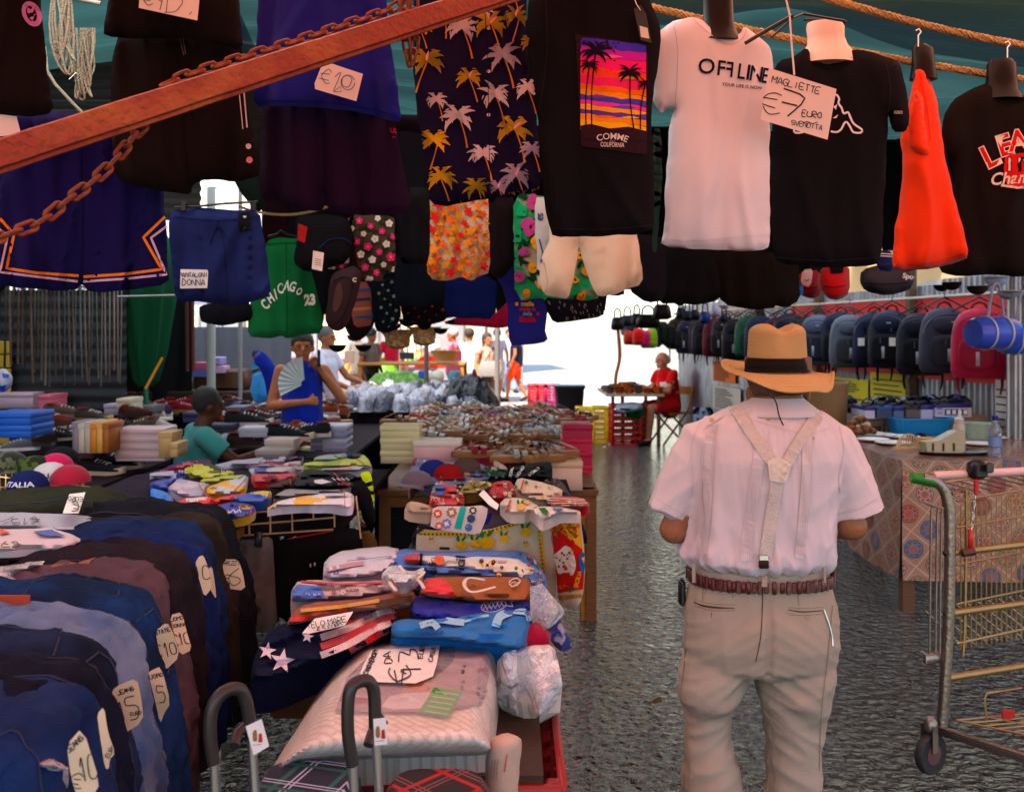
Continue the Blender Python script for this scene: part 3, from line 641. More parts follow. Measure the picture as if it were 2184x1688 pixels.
wt=fab('ddd2d0');D.text('COMME',1306,291,19,wt,2,.014,arc=90);D.text('des',1306,301,9,fab('9a8f96'),2);D.text('COLIFORNIA',1306,309,14,wt,2,.014,sx=.62)
seams(D,fab('2a2528'),[(1160,-40),(1168,100),(1150,235)],[(1175,486),(1280,490),(1392,480)])
D.build('print',o)
paper([(1352,20),(1366,10),(1378,30),(1390,92),(1366,85)],2.88,'small black swing tag with white barcode label on the sunset T-shirt',[lambda D:D.patch([(1364,55),(1381,60),(1385,83),(1367,79)],PAPER,12)],name='swing_tag',cat='tag',mt=BLACKP)
MB().tube([P(1350,-10,2.9),P(1358,10,2.88),P(1366,22,2.87)],.0012,5).solo('tag_string',WHITEP,'white string of the swing tag on the sunset T-shirt','string')
c=Cloth([(1720,100),(1700,118),(1660,130),(1648,165),(1645,300),(1643,420),(1648,540),(1656,560),(1760,572),(1870,566),(1880,548),(1886,430),(1892,300),(1896,240),(1902,282),(1930,280),(1941,262),(1934,190),(1922,148),(1912,128),(1870,112),(1820,104),(1812,118),(1795,134),(1760,138),(1735,124)],3.32,th=.05,fold=.015,fx=6,seed=31)
o=c.make('t_shirt',BLK,'black T-shirt with white outline logo of sitting figures','T-shirt','T-shirts hanging over the aisle');D=c.decal();wl=fab('eeeaf0')
def fig(sx,cx):
 q=[(3,0),(10,-3),(18,0),(22,8),(20,16),(27,26),(30,36),(34,38),(40,35),(44,42),(50,56),(58,64),(70,72),(68,79),(52,78),(46,68),(38,56),(32,60),(26,72),(16,78),(4,76)]
 D.line([(cx+sx*a,204+b) for a,b in q],4.2,wl,sm=2,step=8)
fig(1,1768);fig(-1,1764);D.patch([(1777,228),(1786,222),(1783,234)],wl);D.patch([(1776,252),(1788,244),(1784,252)],wl)
seams(D,fab('2b2527'),[(1722,102),(1738,130),(1765,144),(1797,140),(1816,122)],[(1890,135),(1900,190),(1893,245)],[(1652,548),(1760,556),(1880,548)]);D.text('GSO',1916,240,9,wl,0)
D.build('print',o)
neckform([(50,1722,1795),(58,1720,1800),(80,1723,1800),(96,1722,1806),(112,1712,1818),(140,1700,1830)],3.37,mat('cream_form',hexc('e6cfc4'),.5,var=.03),'cream headless bust form inside the black logo T-shirt')
MB().tube([P(1715,42,3.37),P(1760,44,3.37),P(1805,48,3.37)],.008,8,flat=.6).solo('clothes_hanger',BLACKP,'black hanger bar on top of the cream bust form','hanger')
paper([(1640,145),(1784,190),(1765,298),(1622,255)],2.94,'large white card handwritten MAGLIETTE € 7 EURO',[('MAGLIETTE',1700,182,14,14,2.0),('€',1652,220,50,10,2.2),('7',1692,226,56,22,3.4,INK,1.5),('EURO',1733,244,13,8,2),('SVENDITA',1722,267,10,10,1.6), lambda D:D.line([(1712,262),(1722,259),(1733,264),(1744,260)],1.8,INK)],mt=mat('pink_white_card',(.86,.74,.72),.7,var=.03))
MB().tube([P(1672,-20,2.95),P(1684,30,2.94),P(1688,90,2.94),P(1694,160,2.93)],.0028,6).solo('string',WHITEP,'twisted white string holding the MAGLIETTE price card','string')
c=Cloth([(1963,142),(1975,150),(1992,190),(2003,240),(2012,310),(2030,400),(2052,480),(2068,548),(2040,560),(1990,572),(1930,578),(1900,570),(1908,500),(1920,420),(1925,340),(1918,290),(1935,240),(1945,180),(1952,145)],3.5,th=.09,fold=.02,fx=7,seed=44,step=8)
ORG=fab('f05214',bump=.05);o=c.make('t_shirt',ORG,'bright orange T-shirt hanging edge-on between black ones','T-shirt','T-shirts hanging over the aisle')
Cloth([(1952,190),(1966,200),(1972,250),(1978,300),(1984,330),(1962,330),(1940,318),(1934,292),(1940,240)],3.43,th=.05,fold=.012,seed=45,step=8).make('sleeve',ORG,parent=o)
D=c.decal();seams(D,fab('e03c10'),[(1935,565),(1990,560),(2060,540)],[(1958,150),(1975,210),(1985,300)]);D.build('stitching',o)
neckform([(95,1952,1975),(105,1946,1990),(140,1945,1994),(170,1940,1998)],3.52,plas('080506',.3,spec=.2),'black bust form in the orange T-shirt')
hook(1958,62,100,3.5).solo('hook',CHROME,'wire hook above the orange T-shirt','hook')
c=Cloth([(2105,176),(2070,190),(2030,215),(2012,250),(2008,300),(2002,340),(2018,352),(2030,330),(2036,380),(2030,460),(2018,520),(1998,580),(2050,590),(2120,586),(2200,590),(2290,580),(2280,300),(2300,240),(2260,200),(2205,180),(2190,200),(2160,212),(2130,204)],3.55,th=.05,fold=.016,fx=6,seed=52)
o=c.make('t_shirt',BLK2,'black T-shirt with red LEAGUE lettering at the right edge','T-shirt','T-shirts hanging over the aisle');D=c.decal();rd=fab('c8202c');cr=fab('e8d8cc')
for ch,u,v,rt,sz in (('L',2112,335,-26,66),('E',2143,312,-17,62),('A',2172,302,-7,62),('G',2205,302,3,62),('U',2240,310,12,62)):
 D.text(ch,u,v,sz,cr,rt,.055);D.text(ch,u,v,sz,rd,rt,.02)
D.patch([(2145,330),(2190,325),(2215,350),(2200,400),(2150,400),(2140,365)],rd,14,1);D.text('NY',2176,352,40,BLK2,0,.06);D.text('NY',2176,352,40,cr,0,.01)
D.text('Champions',2195,378,36,cr,-4,.02,shear=.3);D.line([(2135,395),(2170,400),(2230,396)],5,cr)
D.build('print',o)
neckform([(128,2112,2158),(138,2106,2166),(170,2104,2168),(195,2100,2172),(215,2085,2185)],3.58,plas('080506',.3,spec=.2),'glossy black bust form inside the LEAGUE T-shirt')
hook(2148,88,132,3.58).solo('hook',CHROME,'wire hook above the LEAGUE T-shirt','hook')
PN=fab('1c1430');c=Cloth([(880,-60),(882,60),(880,130),(890,240),(905,330),(912,400),(915,432),(960,428),(1040,424),(1100,408),(1158,400),(1150,300),(1142,230),(1135,150),(1125,80),(1122,-60)],3.02,th=.045,fold=.014,fx=8,seed=61)
o=c.make('hawaiian_shirt',PN,'navy beach shirt with yellow and white palm trees print','shirt');D=c.decal();r_=random.Random(3)
yl=fab('c89a28',col2=hexc('7a6a18'));wh=fab('c8b4b8',col2=hexc('8a7a90'));tk=fab('c8824a');pk=fab('e8a0a8')
for (u,v,s,y,rt) in ((910,130,44,1,3),(985,60,42,0,.2),(1045,50,44,1,.2),(1072,120,44,0,.2),(1100,35,34,1,2),(1000,165,34,1,0),(940,30,34,0,1),(1055,205,40,0,.3),(975,250,42,0,.4),(1095,275,46,1,.3),(925,300,40,1,2),(1030,330,36,0,.3),(1100,375,40,0,.3),(940,380,38,1,0),(1125,190,34,0,.1),(1135,320,30,0,.2),(895,60,28,1,0),(1015,400,32,1,.5),(930,215,28,0,.5),(1130,90,26,1,.5),(1062,400,26,0,.2),(1030,20,28,0,.3),(1090,-20,30,1,.2),(960,-30,34,1,.1)):
 palm(D,u,v,s*1.15,rt,yl if y else wh,tk,r_)
 if r_.random()<.5:leaf(D,u,v,-60+r_.uniform(-30,30),s*.5,s*.14,pk,.4)
D.line([(1030,-40),(1040,120),(1043,300),(1046,425)],1.6,fab('0e0a18'))
D.build('print',o)
D2=c.decal()
for v in (60,152,245,338):D2.disc(1042,v,4,fab('e0c8c0'))
D2.build('buttons',o)
c=Cloth([(915,395),(960,388),(1040,386),(1158,384),(1160,402),(1100,415),(1030,425),(960,438),(918,436)],3.08,th=.02,fold=.01,seed=63);o2=c.make('shirt_back',fab('12122c'),parent=o);D=c.decal()
for (u,v) in ((975,412),(1080,404),(1130,398)):palm(D,u,v,34,.2,yl if u>1000 else wh,tk,r_)
D.build('print',o2)
c=Cloth([(552,-60),(548,60),(545,150),(540,228),(600,226),(680,228),(740,236),(790,244),(830,258),(856,262),(850,200),(838,130),(828,60),(820,-60)],2.95,th=.045,fold=.02,fx=7,seed=71)
o=c.make('t_shirt',fab('202a88',col2=hexc('2a2280'),c2lim=(.3,.7),vs=2),'plain royal blue T-shirt with a 10 euro card','T-shirt','T-shirts hanging over the aisle');D=c.decal();seams(D,fab('20207a'),[(545,216),(680,216),(790,232),(852,250)]);D.build('stitching',o)
def shorts(poly,Y,m,label,gap=None,name='shorts',**k):
 c=Cloth(poly,Y,**k);o=c.make(name,m,label,'shorts','shorts hanging above the stalls'); return c,o
PUR=fab('220f26');c,o=shorts([(560,200),(555,300),(552,380),(556,430),(600,428),(645,446),(684,452),(692,440),(693,402),(698,450),(760,458),(830,460),(872,456),(874,440),(862,360),(850,300),(840,250),(835,200)],3.05,PUR,'dark purple shorts with small red chest mark hanging below the blue T-shirt',th=.045,fold=.02,fx=9,seed=75)
D=c.decal();D.text('US',840,279,14,fab('c02040'),0,.04);D.text('...',840,290,10,fab('c02040'),0,.05);seams(D,fab('1c0c20'),[(690,225),(692,400)],[(700,440),(800,446),(870,440)],w=2.2);D.build('print',o)
paper([(690,130),(774,158),(760,216),(672,190),(671,178)],2.86,'white card handwritten € 10 pinned on the blue T-shirt',[('€',700,165,32,14,1.4,INKB),('1',720,176,42,22,1.4,INKB),('0',742,175,26,14,1.4,INKB), lambda D:D.line([(742+15*math.cos(a),176+16*math.sin(a)) for a in [i*.5 for i in range(13)]],1.4,INKB), lambda D:D.line([(712,196),(728,196),(726,184),(712,196)],1.3,INKB)],mt=mat('pink_white_card',(.86,.74,.72),.7,var=.03))
BR=fab('150e0c');c=Cloth([(240,-60),(225,40),(222,80),(300,84),(380,82),(440,90),(520,110),(512,40),(505,-60)],2.75,th=.05,fold=.015,seed=81)
o=c.make('t_shirt',BR,'plain black T-shirt at upper left with a card pinned high on it','T-shirt','T-shirts hanging over the aisle')
paper([(300,-40),(430,-50),(421,44),(296,17)],2.66,'white card with cut off handwriting pinned at the top edge',[('9D.',375,6,44,8,1.5),('€',320,-2,30,8,1.5)],mt=mat('pink_white_card',(.86,.74,.72),.7,var=.03))
c,o=shorts([(255,60),(235,150),(236,260),(245,385),(300,398),(370,412),(408,414),(410,395),(440,380),(500,388),(552,376),(556,340),(530,250),(520,160),(515,70)],2.85,BR,'wide black shorts with white stripes at upper left behind the beam',th=.05,fold=.02,seed=85)
D=c.decal();wl=fab('cfb8c0');D.line([(519,180),(527,272)],3,wl);D.line([(510,195),(518,275)],2,wl);D.disc(530,312,6,wl);D.disc(532,341,7,fab('d0808a'));D.line([(383,80),(392,118)],2,fab('6a5a60'));D.line([(390,80),(396,116)],2,fab('6a5a60'));seams(D,fab('0e0a0a'),[(370,85),(385,200),(400,395)],[(385,120),(410,250)],w=3)
D.build('stripes',o)
c=Cloth([(-40,-60),(80,-60),(90,40),(98,120),(105,190),(115,242),(60,250),(-40,240)],2.7,th=.05,fold=.018,seed=91)
o=c.make('t_shirt',BR,'black T-shirt cut by the left edge with a round white badge','T-shirt','T-shirts hanging over the aisle');D=c.decal();D.patch([(68+math.cos(a)*22,30+math.sin(a)*26+math.cos(a)*8) for a in [i*.45 for i in range(14)]],fab('b878b0'),10);D.patch([(67+math.cos(a)*12,30+math.sin(a)*16+math.cos(a)*6) for a in [i*.45 for i in range(14)]],BR,10);D.text('ATHLETIC',66,14,6,fab('302038'),10);D.build('badge',o)
paper([(-30,240),(35,248),(45,286),(-30,294)],2.72,'blank side of a white card at the left edge under the beam',[],mt=mat('pink_white_card',(.86,.74,.72),.7,var=.03))
BB=fab('12143c',col2=hexc('22185c'),c2lim=(.35,.7),vs=1.6,sheen=.3);c,o=shorts([(30,240),(60,236),(200,240),(330,262),(345,330),(352,450),(358,560),(362,606),(270,618),(190,624),(174,604),(160,622),(60,616),(-40,606),(-20,500),(10,330)],3.0,BB,'purple blue basketball shorts with orange and white zigzag trim',th=.06,fold=.026,fx=11,seed=95)
D=c.decal();oc,wc=fab('ff9020'),fab('dcc0d8')
D.line([(352,462),(306,506),(345,574),(270,584),(178,590)],6,oc);D.line([(356,482),(322,507),(355,585),(270,594),(178,600)],5,wc)
D.line([(0,466),(30,500),(14,572),(80,582),(168,588)],6,oc);D.line([(-10,480),(16,506),(0,580),(80,590),(166,600)],5,wc)
seams(D,fab('141240'),[(170,240),(176,420),(172,600)],w=3);D.build('trim',o)
NV=fab('1c2450');c,o=shorts([(362,450),(390,445),(440,444),(500,448),(552,450),(562,500),(572,570),(580,630),(540,642),(490,656),(470,648),(430,644),(372,642),(366,560),(360,500)],4.2,NV,'navy blue drawstring shorts with white handwritten note',th=.05,fold=.03,fx=8,seed=101)
D=c.decal();seams(D,fab('121838'),[(370,462),(460,470),(555,462)],[(462,470),(478,520),(486,640)],[(462,480),(448,520)],[(466,480),(490,515)],w=2.4);D.patch([(508,452),(534,452),(534,490),(510,492)],BLK,14);D.patch([(518,460),(526,460),(522,470)],fab('c0c8d0'));D.text('sport',521,484,7,fab('a0a8b0'),0);D.build('print',o)
paper([(385,574),(442,575),(444,580),(442,614),(384,615)],4.1,'white note handwritten PANTALONI DONNA on the navy shorts',[('PANTALONI',413,586,9,0,1.6,INKB,.9),('DONNA',414,602,13,0,1.8,INKB,.9)])
MB().tube([P(372,442,4.2),P(420,440,4.2),P(480,434,4.2),P(550,430,4.2)],.005,8).solo('clothes_hanger',BLACKP,'black clip hanger holding the navy drawstring shorts','hanger')
for u in (392,540):MB().box(P(u,440,4.18),(.022,.02,.045),bev=.004).solo('hanger_clip',BLACKP,'black spring clip, %s end of the navy shorts'%('left' if u<400 else 'right'),'clip')
GR=fab('0c6038');c,o=shorts([(568,512),(600,506),(650,508),(658,540),(670,600),(682,650),(690,708),(640,714),(610,722),(600,716),(570,722),(527,716),(530,660),(545,600),(560,550)],5.2,GR,'green basketball shorts printed CHICAGO 23',th=.05,fold=.026,fx=8,seed=111)
D=c.decal();wl=fab('e0e4d8')
for ch,u,v,rt in (('C',566,650,-40),('H',577,636,-32),('I',588,628,-15),('C',598,616,-5),('A',612,610,8),('G',624,612,18),('O',638,622,30)):D.text(ch,u,v,30 if ch!='O' else 22,wl,rt,.03,sx=.62)
D.text('23',661,640,30,wl,-4,.06,sx=.8);seams(D,fab('084a2a'),[(566,520),(650,516)],[(610,518),(612,715)],w=2);D.build('print',o)
MB().tube([P(572,505,5.2),P(590,500,5.2),P(600,492,5.2),P(612,500,5.2),P(640,506,5.2)],.006,8).solo('clothes_hanger',BLACKP,'small black hanger above the green CHICAGO shorts','hanger')
c=Cloth([(628,462),(680,456),(740,462),(752,500),(742,560),(700,572),(650,580),(624,560),(634,510)],4.9,th=.09,fold=.01,seed=121,edge=.12)
o=c.make('backpack',BLK,'black bag with a red side panel above the green shorts','bag');D=c.decal();D.patch([(636,476),(656,484),(650,518),(634,512)],fab('b01c24'));D.line([(680,530),(700,512),(730,508),(750,520)],3,fab('20284c'),sm=3);D.build('panel',o)
paper([(668,534),(691,539),(687,578),(665,573)],4.7,'pale pink printed label hanging below the black bag',[lambda D:[D.line([(671,y),(685,y+2)],.9,INK) for y in (552,556,560,564)]],mt=mat('pale_pink_card',(.85,.62,.56),.7,var=.03))
c=Cloth([(706,590),(718,580),(738,572),(755,566),(768,580),(770,602),(762,630),(748,680),(735,700),(720,706),(700,696),(692,680),(698,650)],4.6,th=.05,fold=.006,seed=125)
o=c.make('crossbody_bag',fab('2c1c20',.6),'dark brown slanting sling bag with a C badge','bag');D=c.decal();D.patch([(716,610),(728,600),(732,640),(716,668),(708,660)],fab('4a3230'),14,1);D.text('C',756,597,12,fab('d8c8b0'),0,.05);D.line([(712,600),(735,590),(752,610),(735,670),(715,690)],1.6,fab('140c10'),sm=3);D.build('pocket',o)
def flowered(c,o,cols,centre,bgleaf,n,rr,seed,style=0):
 D=c.decal();r_=random.Random(seed);pa=np.array(c.poly);x0,y0=pa.min(0);x1,y1=pa.max(0)
 for k in range(n*2):
  u,v=r_.uniform(x0,x1),r_.uniform(y0,y1);leaf(D,u,v,r_.uniform(0,360),rr*1.8,rr*.7,bgleaf,r_.uniform(-.8,.8))
 g=int(math.sqrt(n))+1
 for i in range(n):
  u,v=x0+(x1-x0)*((i*.618)%1),y0+(y1-y0)*(i+.5)/n
  q=rr*r_.uniform(.7,1.15)
  if style==1:D.patch([(u+math.cos(a)*q*r_.uniform(.7,1.5),v+math.sin(a)*q*r_.uniform(.6,1.6)) for a in [k*.9 for k in range(7)]],cols[i%len(cols)],sm=1);D.patch([(u+math.cos(a)*q*r_.uniform(.15,.5)+4,v+math.sin(a)*q*r_.uniform(.15,.5)) for a in [k*.9 for k in range(7)]],bgleaf)
  elif style==2:D.patch(starpoly(u,v,q*1.15,r_.uniform(0,90),5,.55),cols[i%len(cols)]);D.line([(u,v),(u+q,v+q*1.4)],1,centre)
  else:flower(D,u,v,q,cols[i%len(cols)],centre,5,r_.uniform(0,6))
 D.build('print',o)
c,o=shorts([(738,458),(840,456),(842,500),(845,578),(818,584),(816,600),(770,598),(764,570),(752,500)],5.0,fab('4a4034'),'olive beach shorts covered in pink and white flowers',th=.03,fold=.02,seed=131)
flowered(c,o,[fab('d8407c'),fab('d8d0cc')],fab('e0a030'),fab('2c3420'),26,9,5)
c=Cloth([(690,535),(745,540),(740,575),(690,572)],5.1,th=.02,fold=.01);o=c.make('shorts',fab('4a4034'),'corner of a second flowered pair of shorts behind the pink label','shorts','shorts hanging above the stalls');flowered(c,o,[fab('d8407c'),fab('d8d0cc')],fab('e0a030'),fab('2c3420'),8,9,9)
c,o=shorts([(910,402),(1000,405),(1040,410),(1042,470),(1046,580),(1020,588),(1006,600),(985,590),(960,598),(912,596),(914,500)],4.6,fab('d8c0a8'),'orange and white leaf print beach shorts',th=.04,fold=.03,fx=12,seed=135)
flowered(c,o,[fab('e07020'),fab('c89040'),fab('d83818'),fab('e89040')],fab('a03018'),fab('d88848'),60,10,7,2)
c,o=shorts([(1095,418),(1140,415),(1260,440),(1272,560),(1285,636),(1230,640),(1160,635),(1098,640),(1096,520)],4.9,fab('3a9a64',col2=hexc('b0a08a'),c2lim=(.5,.62),vs=7),'green tropical print shorts behind the white shorts',th=.04,fold=.02,seed=141)
flowered(c,o,[fab('d88a28'),fab('2cac74'),fab('b84a88'),fab('e0a040')],fab('1a2a1a'),fab('1c3a24'),34,13,11,1)
c,o=shorts([(1165,418),(1175,500),(1152,560),(1150,600),(1160,628),(1190,634),(1212,637),(1222,600),(1230,560),(1234,520),(1245,560),(1262,610),(1276,634),(1320,625),(1372,604),(1368,560),(1358,500),(1350,418)],4.4,fab('ddc8b4'),'plain cream white shorts hanging below the sunset T-shirt',th=.04,fold=.014,seed=145)
D=c.decal();seams(D,fab('b8a490'),[(1160,560),(1168,600),(1164,622)],[(1232,440),(1234,520)],w=1.4);D.line([(1149,520),(1156,560)],3,fab('284aa0'));D.build('stitching',o)
c=Cloth([(1140,420),(1166,420),(1176,540),(1160,580),(1148,620),(1144,540)],4.55,th=.02,fold=.01);o=c.make('shirt',fab('c8ccc8'),'white shirt edge with blue marks beside the tropical shorts','shirt');D=c.decal();D.text('S3',1152,462,16,fab('2a3c80'),90,.04);D.line([(1150,510),(1158,540),(1153,560)],3,fab('2a3c80'));D.build('print',o)
c=Cloth([(950,590),(1060,585),(1056,680),(1000,680),(946,672)],5.4,th=.04,fold=.01);c.make('t_shirt',fab('16205a'),'plain dark blue shirt hem below the orange leaf shorts','T-shirt','shirts hanging lower in the middle')
c=Cloth([(1058,590),(1080,540),(1095,548),(1160,640),(1168,660),(1162,700),(1172,728),(1120,736),(1084,737),(1082,660),(1075,620)],5.2,th=.04,fold=.012,seed=151)
o=c.make('t_shirt',fab('222878',col2=hexc('3c2a78'),c2lim=(.4,.7),vs=2),'dark blue souvenir T-shirt with red Sicilia lettering','T-shirt','shirts hanging lower in the middle');D=c.decal();D.text('mafia',1125,648,13,fab('d8a040'),0,.05);D.text('made in',1125,659,11,fab('c04030'),0,.04);D.text('della',1125,669,11,fab('8890b0'),0,.04);D.text('Sicilia',1125,681,16,fab('c02828'),0,.05);D.disc(1102,648,4,fab('e0a030'));D.disc(1148,669,4,fab('c03030'));D.build('print',o)
c=Cloth([(1150,634),(1280,634),(1292,650),(1288,676),(1230,682),(1180,690),(1165,660)],5.6,th=.04,fold=.014);o=c.make('t_shirt',fab('1a1620'),'black cloth with small white dashes below the cream shorts','T-shirt','shirts hanging lower in the middle');D=c.decal();r_=random.Random(2)
for k in range(40):a,b=r_.uniform(1165,1285),r_.uniform(640,680);D.line([(a,b),(a+1.5,b+6)],1.2,fab('a09aa0'))
D.build('print',o)
c=Cloth([(940,690),(985,670),(1050,676),(1085,640),(1100,600),(1110,680),(1090,700),(1000,694)],6.2,th=.05,fold=.01);c.make('t_shirt',fab('b01848'),'crimson cloth behind the souvenir T-shirt','T-shirt','shirts hanging lower in the middle')
c=Cloth([(1392,270),(1410,275),(1412,400),(1404,480),(1400,545),(1390,530),(1394,400)],3.2,th=.03,fold=.02,fx=16);c.make('trousers',fab('31453c'),'narrow green cloth strip between the sunset and white T-shirts','trousers')
r_=random.Random(21)
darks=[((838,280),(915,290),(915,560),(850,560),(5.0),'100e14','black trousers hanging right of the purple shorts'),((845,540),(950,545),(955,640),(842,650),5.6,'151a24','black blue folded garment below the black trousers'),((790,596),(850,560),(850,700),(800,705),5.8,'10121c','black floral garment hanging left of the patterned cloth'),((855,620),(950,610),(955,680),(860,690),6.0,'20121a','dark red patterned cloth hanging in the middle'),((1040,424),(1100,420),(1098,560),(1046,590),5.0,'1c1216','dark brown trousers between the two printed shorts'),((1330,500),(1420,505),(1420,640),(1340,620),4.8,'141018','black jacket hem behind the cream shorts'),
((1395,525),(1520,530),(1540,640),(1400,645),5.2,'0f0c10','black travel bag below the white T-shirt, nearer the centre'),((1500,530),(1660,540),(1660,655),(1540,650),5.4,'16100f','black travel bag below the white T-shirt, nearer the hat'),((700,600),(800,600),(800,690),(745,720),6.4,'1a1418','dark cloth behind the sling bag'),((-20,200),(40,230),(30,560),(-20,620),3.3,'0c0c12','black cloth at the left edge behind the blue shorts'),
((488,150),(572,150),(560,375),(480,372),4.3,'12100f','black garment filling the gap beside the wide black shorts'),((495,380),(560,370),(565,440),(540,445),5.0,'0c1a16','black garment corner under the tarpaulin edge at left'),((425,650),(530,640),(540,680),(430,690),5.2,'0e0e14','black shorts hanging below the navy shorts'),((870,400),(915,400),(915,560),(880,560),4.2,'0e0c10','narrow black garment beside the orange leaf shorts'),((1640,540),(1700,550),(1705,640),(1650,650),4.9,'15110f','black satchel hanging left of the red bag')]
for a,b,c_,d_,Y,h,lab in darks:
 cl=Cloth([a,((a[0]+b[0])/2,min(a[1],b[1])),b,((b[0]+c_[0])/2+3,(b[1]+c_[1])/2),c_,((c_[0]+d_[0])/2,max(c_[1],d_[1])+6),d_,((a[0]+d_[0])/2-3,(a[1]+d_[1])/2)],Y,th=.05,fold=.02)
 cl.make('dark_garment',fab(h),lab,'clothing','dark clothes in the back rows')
def bot(u):
 for a,b,v in ((-50,360,470),(360,530,600),(530,700,700),(700,860,700),(860,1060,686),(1060,1300,676),(1300,1400,632),(1400,1660,648),(1660,1800,606),(1800,2300,562)):
  if a<=u<b: return v
 return 560
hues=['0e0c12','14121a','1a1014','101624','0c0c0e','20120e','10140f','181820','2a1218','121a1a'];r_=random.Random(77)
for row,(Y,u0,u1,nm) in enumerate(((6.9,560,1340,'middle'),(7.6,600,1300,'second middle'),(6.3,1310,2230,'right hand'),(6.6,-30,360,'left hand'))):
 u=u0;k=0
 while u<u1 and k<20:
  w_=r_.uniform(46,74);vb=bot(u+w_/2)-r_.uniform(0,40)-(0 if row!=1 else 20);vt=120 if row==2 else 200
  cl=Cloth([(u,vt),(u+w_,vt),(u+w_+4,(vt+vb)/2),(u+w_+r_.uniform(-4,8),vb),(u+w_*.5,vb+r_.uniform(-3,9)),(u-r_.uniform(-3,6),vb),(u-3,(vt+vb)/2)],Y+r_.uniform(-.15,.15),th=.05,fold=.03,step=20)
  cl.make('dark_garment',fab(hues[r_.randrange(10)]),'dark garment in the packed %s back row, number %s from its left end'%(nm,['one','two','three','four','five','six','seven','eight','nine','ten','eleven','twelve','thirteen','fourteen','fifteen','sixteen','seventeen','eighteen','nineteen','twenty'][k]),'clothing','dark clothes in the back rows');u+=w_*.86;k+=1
c=Cloth([(800,596),(852,590),(856,690),(810,704)],5.75,th=.03);o=c.make('beach_dress',fab('12141c'),'black dress with tiny pale flowers','dress');flowered(c,o,[fab('8a96a0'),fab('6a7a6a')],fab('c0b0a0'),fab('2a3430'),18,4,3)
c=Cloth([(858,606),(950,598),(955,680),(862,690)],5.95,th=.03);o=c.make('beach_dress',fab('1c1216'),'dark dress with small rust coloured pattern','dress');flowered(c,o,[fab('6a3420'),fab('4a2a20')],fab('a08060'),fab('2a1a18'),24,4,4)
c=Cloth([(745,600),(790,600),(796,690),(756,700),(750,660)],5.9,th=.03);o=c.make('beach_towel',fab('a05a50'),'striped beach towel in pink and blue behind the sling bag','towel');D=c.decal();[D.line([(748,y),(798,y-4)],6,fab(h)) for y,h in ((620,'3a5a90'),(640,'2a3a60'),(660,'c08a60'),(678,'2a5a80'))];D.build('stripes',o)
def hbag(poly,Y,h,label,th=.1,name='hanging_bag',extra=None):
 c=Cloth(poly,Y,th=th,fold=.006,fx=6,edge=.08,wob=.6);o=c.make(name,fab(h,.6),label,'bag','bags hanging in the row above the aisle')
 D=c.decal();pa=np.array(c.poly);x0,y0=pa.min(0);x1,y1=pa.max(0);zc=fab('0a0a0e' if h[0]!='1' else '4a4448')
 D.line([(x0+8,lerp(y0,y1,.62)),((x0+x1)/2,lerp(y0,y1,.66)),(x1-8,lerp(y0,y1,.6))],1.6,zc,sm=3)
 if extra:extra(D)
 D.build('zip',o); return o
hbag([(1750,566),(1812,560),(1812,625),(1790,640),(1765,636),(1748,610)],5.6,'d02038','bright red messenger bag under the black logo T-shirt',extra=lambda D:D.patch([(1768,560),(1800,560),(1798,582),(1772,584)],BLK))
hbag([(1700,580),(1752,575),(1752,630),(1730,638),(1706,630)],5.8,'a01830','darker red bag beside the bright red bag')
hbag([(1712,575),(1735,572),(1728,612),(1706,606)],5.5,'d0b0b0','small white pouch in front of the red bags',.04)
hbag([(1702,610),(1714,608),(1712,630),(1700,628)],5.45,'2a70b8','tiny blue pouch left of the white pouch',.03)
hbag([(1835,576),(1890,560),(1950,566),(1950,600),(1940,618),(1890,630),(1845,622),(1833,600)],5.0,'3a363e','grey messenger bag printed Sport under the orange T-shirt',extra=lambda D:D.text('Sport',1942,590,15,WHITEP,8,.03))
hbag([(1868,535),(1905,535),(1906,580),(1870,576)],4.6,'182458','navy cloth with white edge lines beside the orange T-shirt',.03,extra=lambda D:(D.line([(1870,540),(1904,542)],1.5,WHITEP),D.line([(1870,545),(1904,547)],1.5,WHITEP)))
def cap(u,v,s,Y,h,label,rot=0):
 T=thing('baseball_cap',label,'cap',P(u,v,Y),'caps hanging from the stall edge');k=Y/F*s;o=P(u,v,Y);m=fab(h)
 mb=MB();n=16;rings=[]
 for j in range(6):a=j/5*math.pi/2*.97;rings.append([o+Vector((math.cos(2*math.pi*i/n+rot)*math.cos(a)*k,math.sin(2*math.pi*i/n+rot)*math.cos(a)*k,-math.sin(a)*k*.85)) for i in range(n)])
 mb.loft(rings,False).build('crown',m,T);mb=MB();rows=[]
 for j in range(5):
  t=j/4;rows.append([o+Vector((math.cos(a_+rot)*k*(1+t*.75*max(0,math.sin((a_+1.2)/2.4*math.pi))**.6),math.sin(a_+rot)*k*(1+t*.75*max(0,math.sin((a_+1.2)/2.4*math.pi))**.6),.02*k-.1*k*math.cos(a_*1.2)*t)) for a_ in [-1.2+2.4*i/10 for i in range(11)]])
 mb.loft(rows,False,False).build('peak',m,T)
for q in ((2030,602,20,5.0,'20180f','dark brown cap hanging left of the white caps',4.2),(2008,608,16,5.1,'181014','black cap hanging under the LEAGUE T-shirt',3.4),(2085,610,22,5.2,'2c2624','dark grey cap with patterned peak hanging at right',4.0),(2125,590,26,5.4,'b8c4d8','pale blue white cap hanging at right',4.4),(2150,620,22,5.0,'9098a8','light grey cap hanging near the right edge',4.8),(1450,640,14,7.6,'2a1030','dark violet cap hanging above the vendor',4.0),(1545,650,12,8.4,'d8d0d8','small white cap hanging above the backpacks',4.2)):cap(*q[:6],rot=q[6])
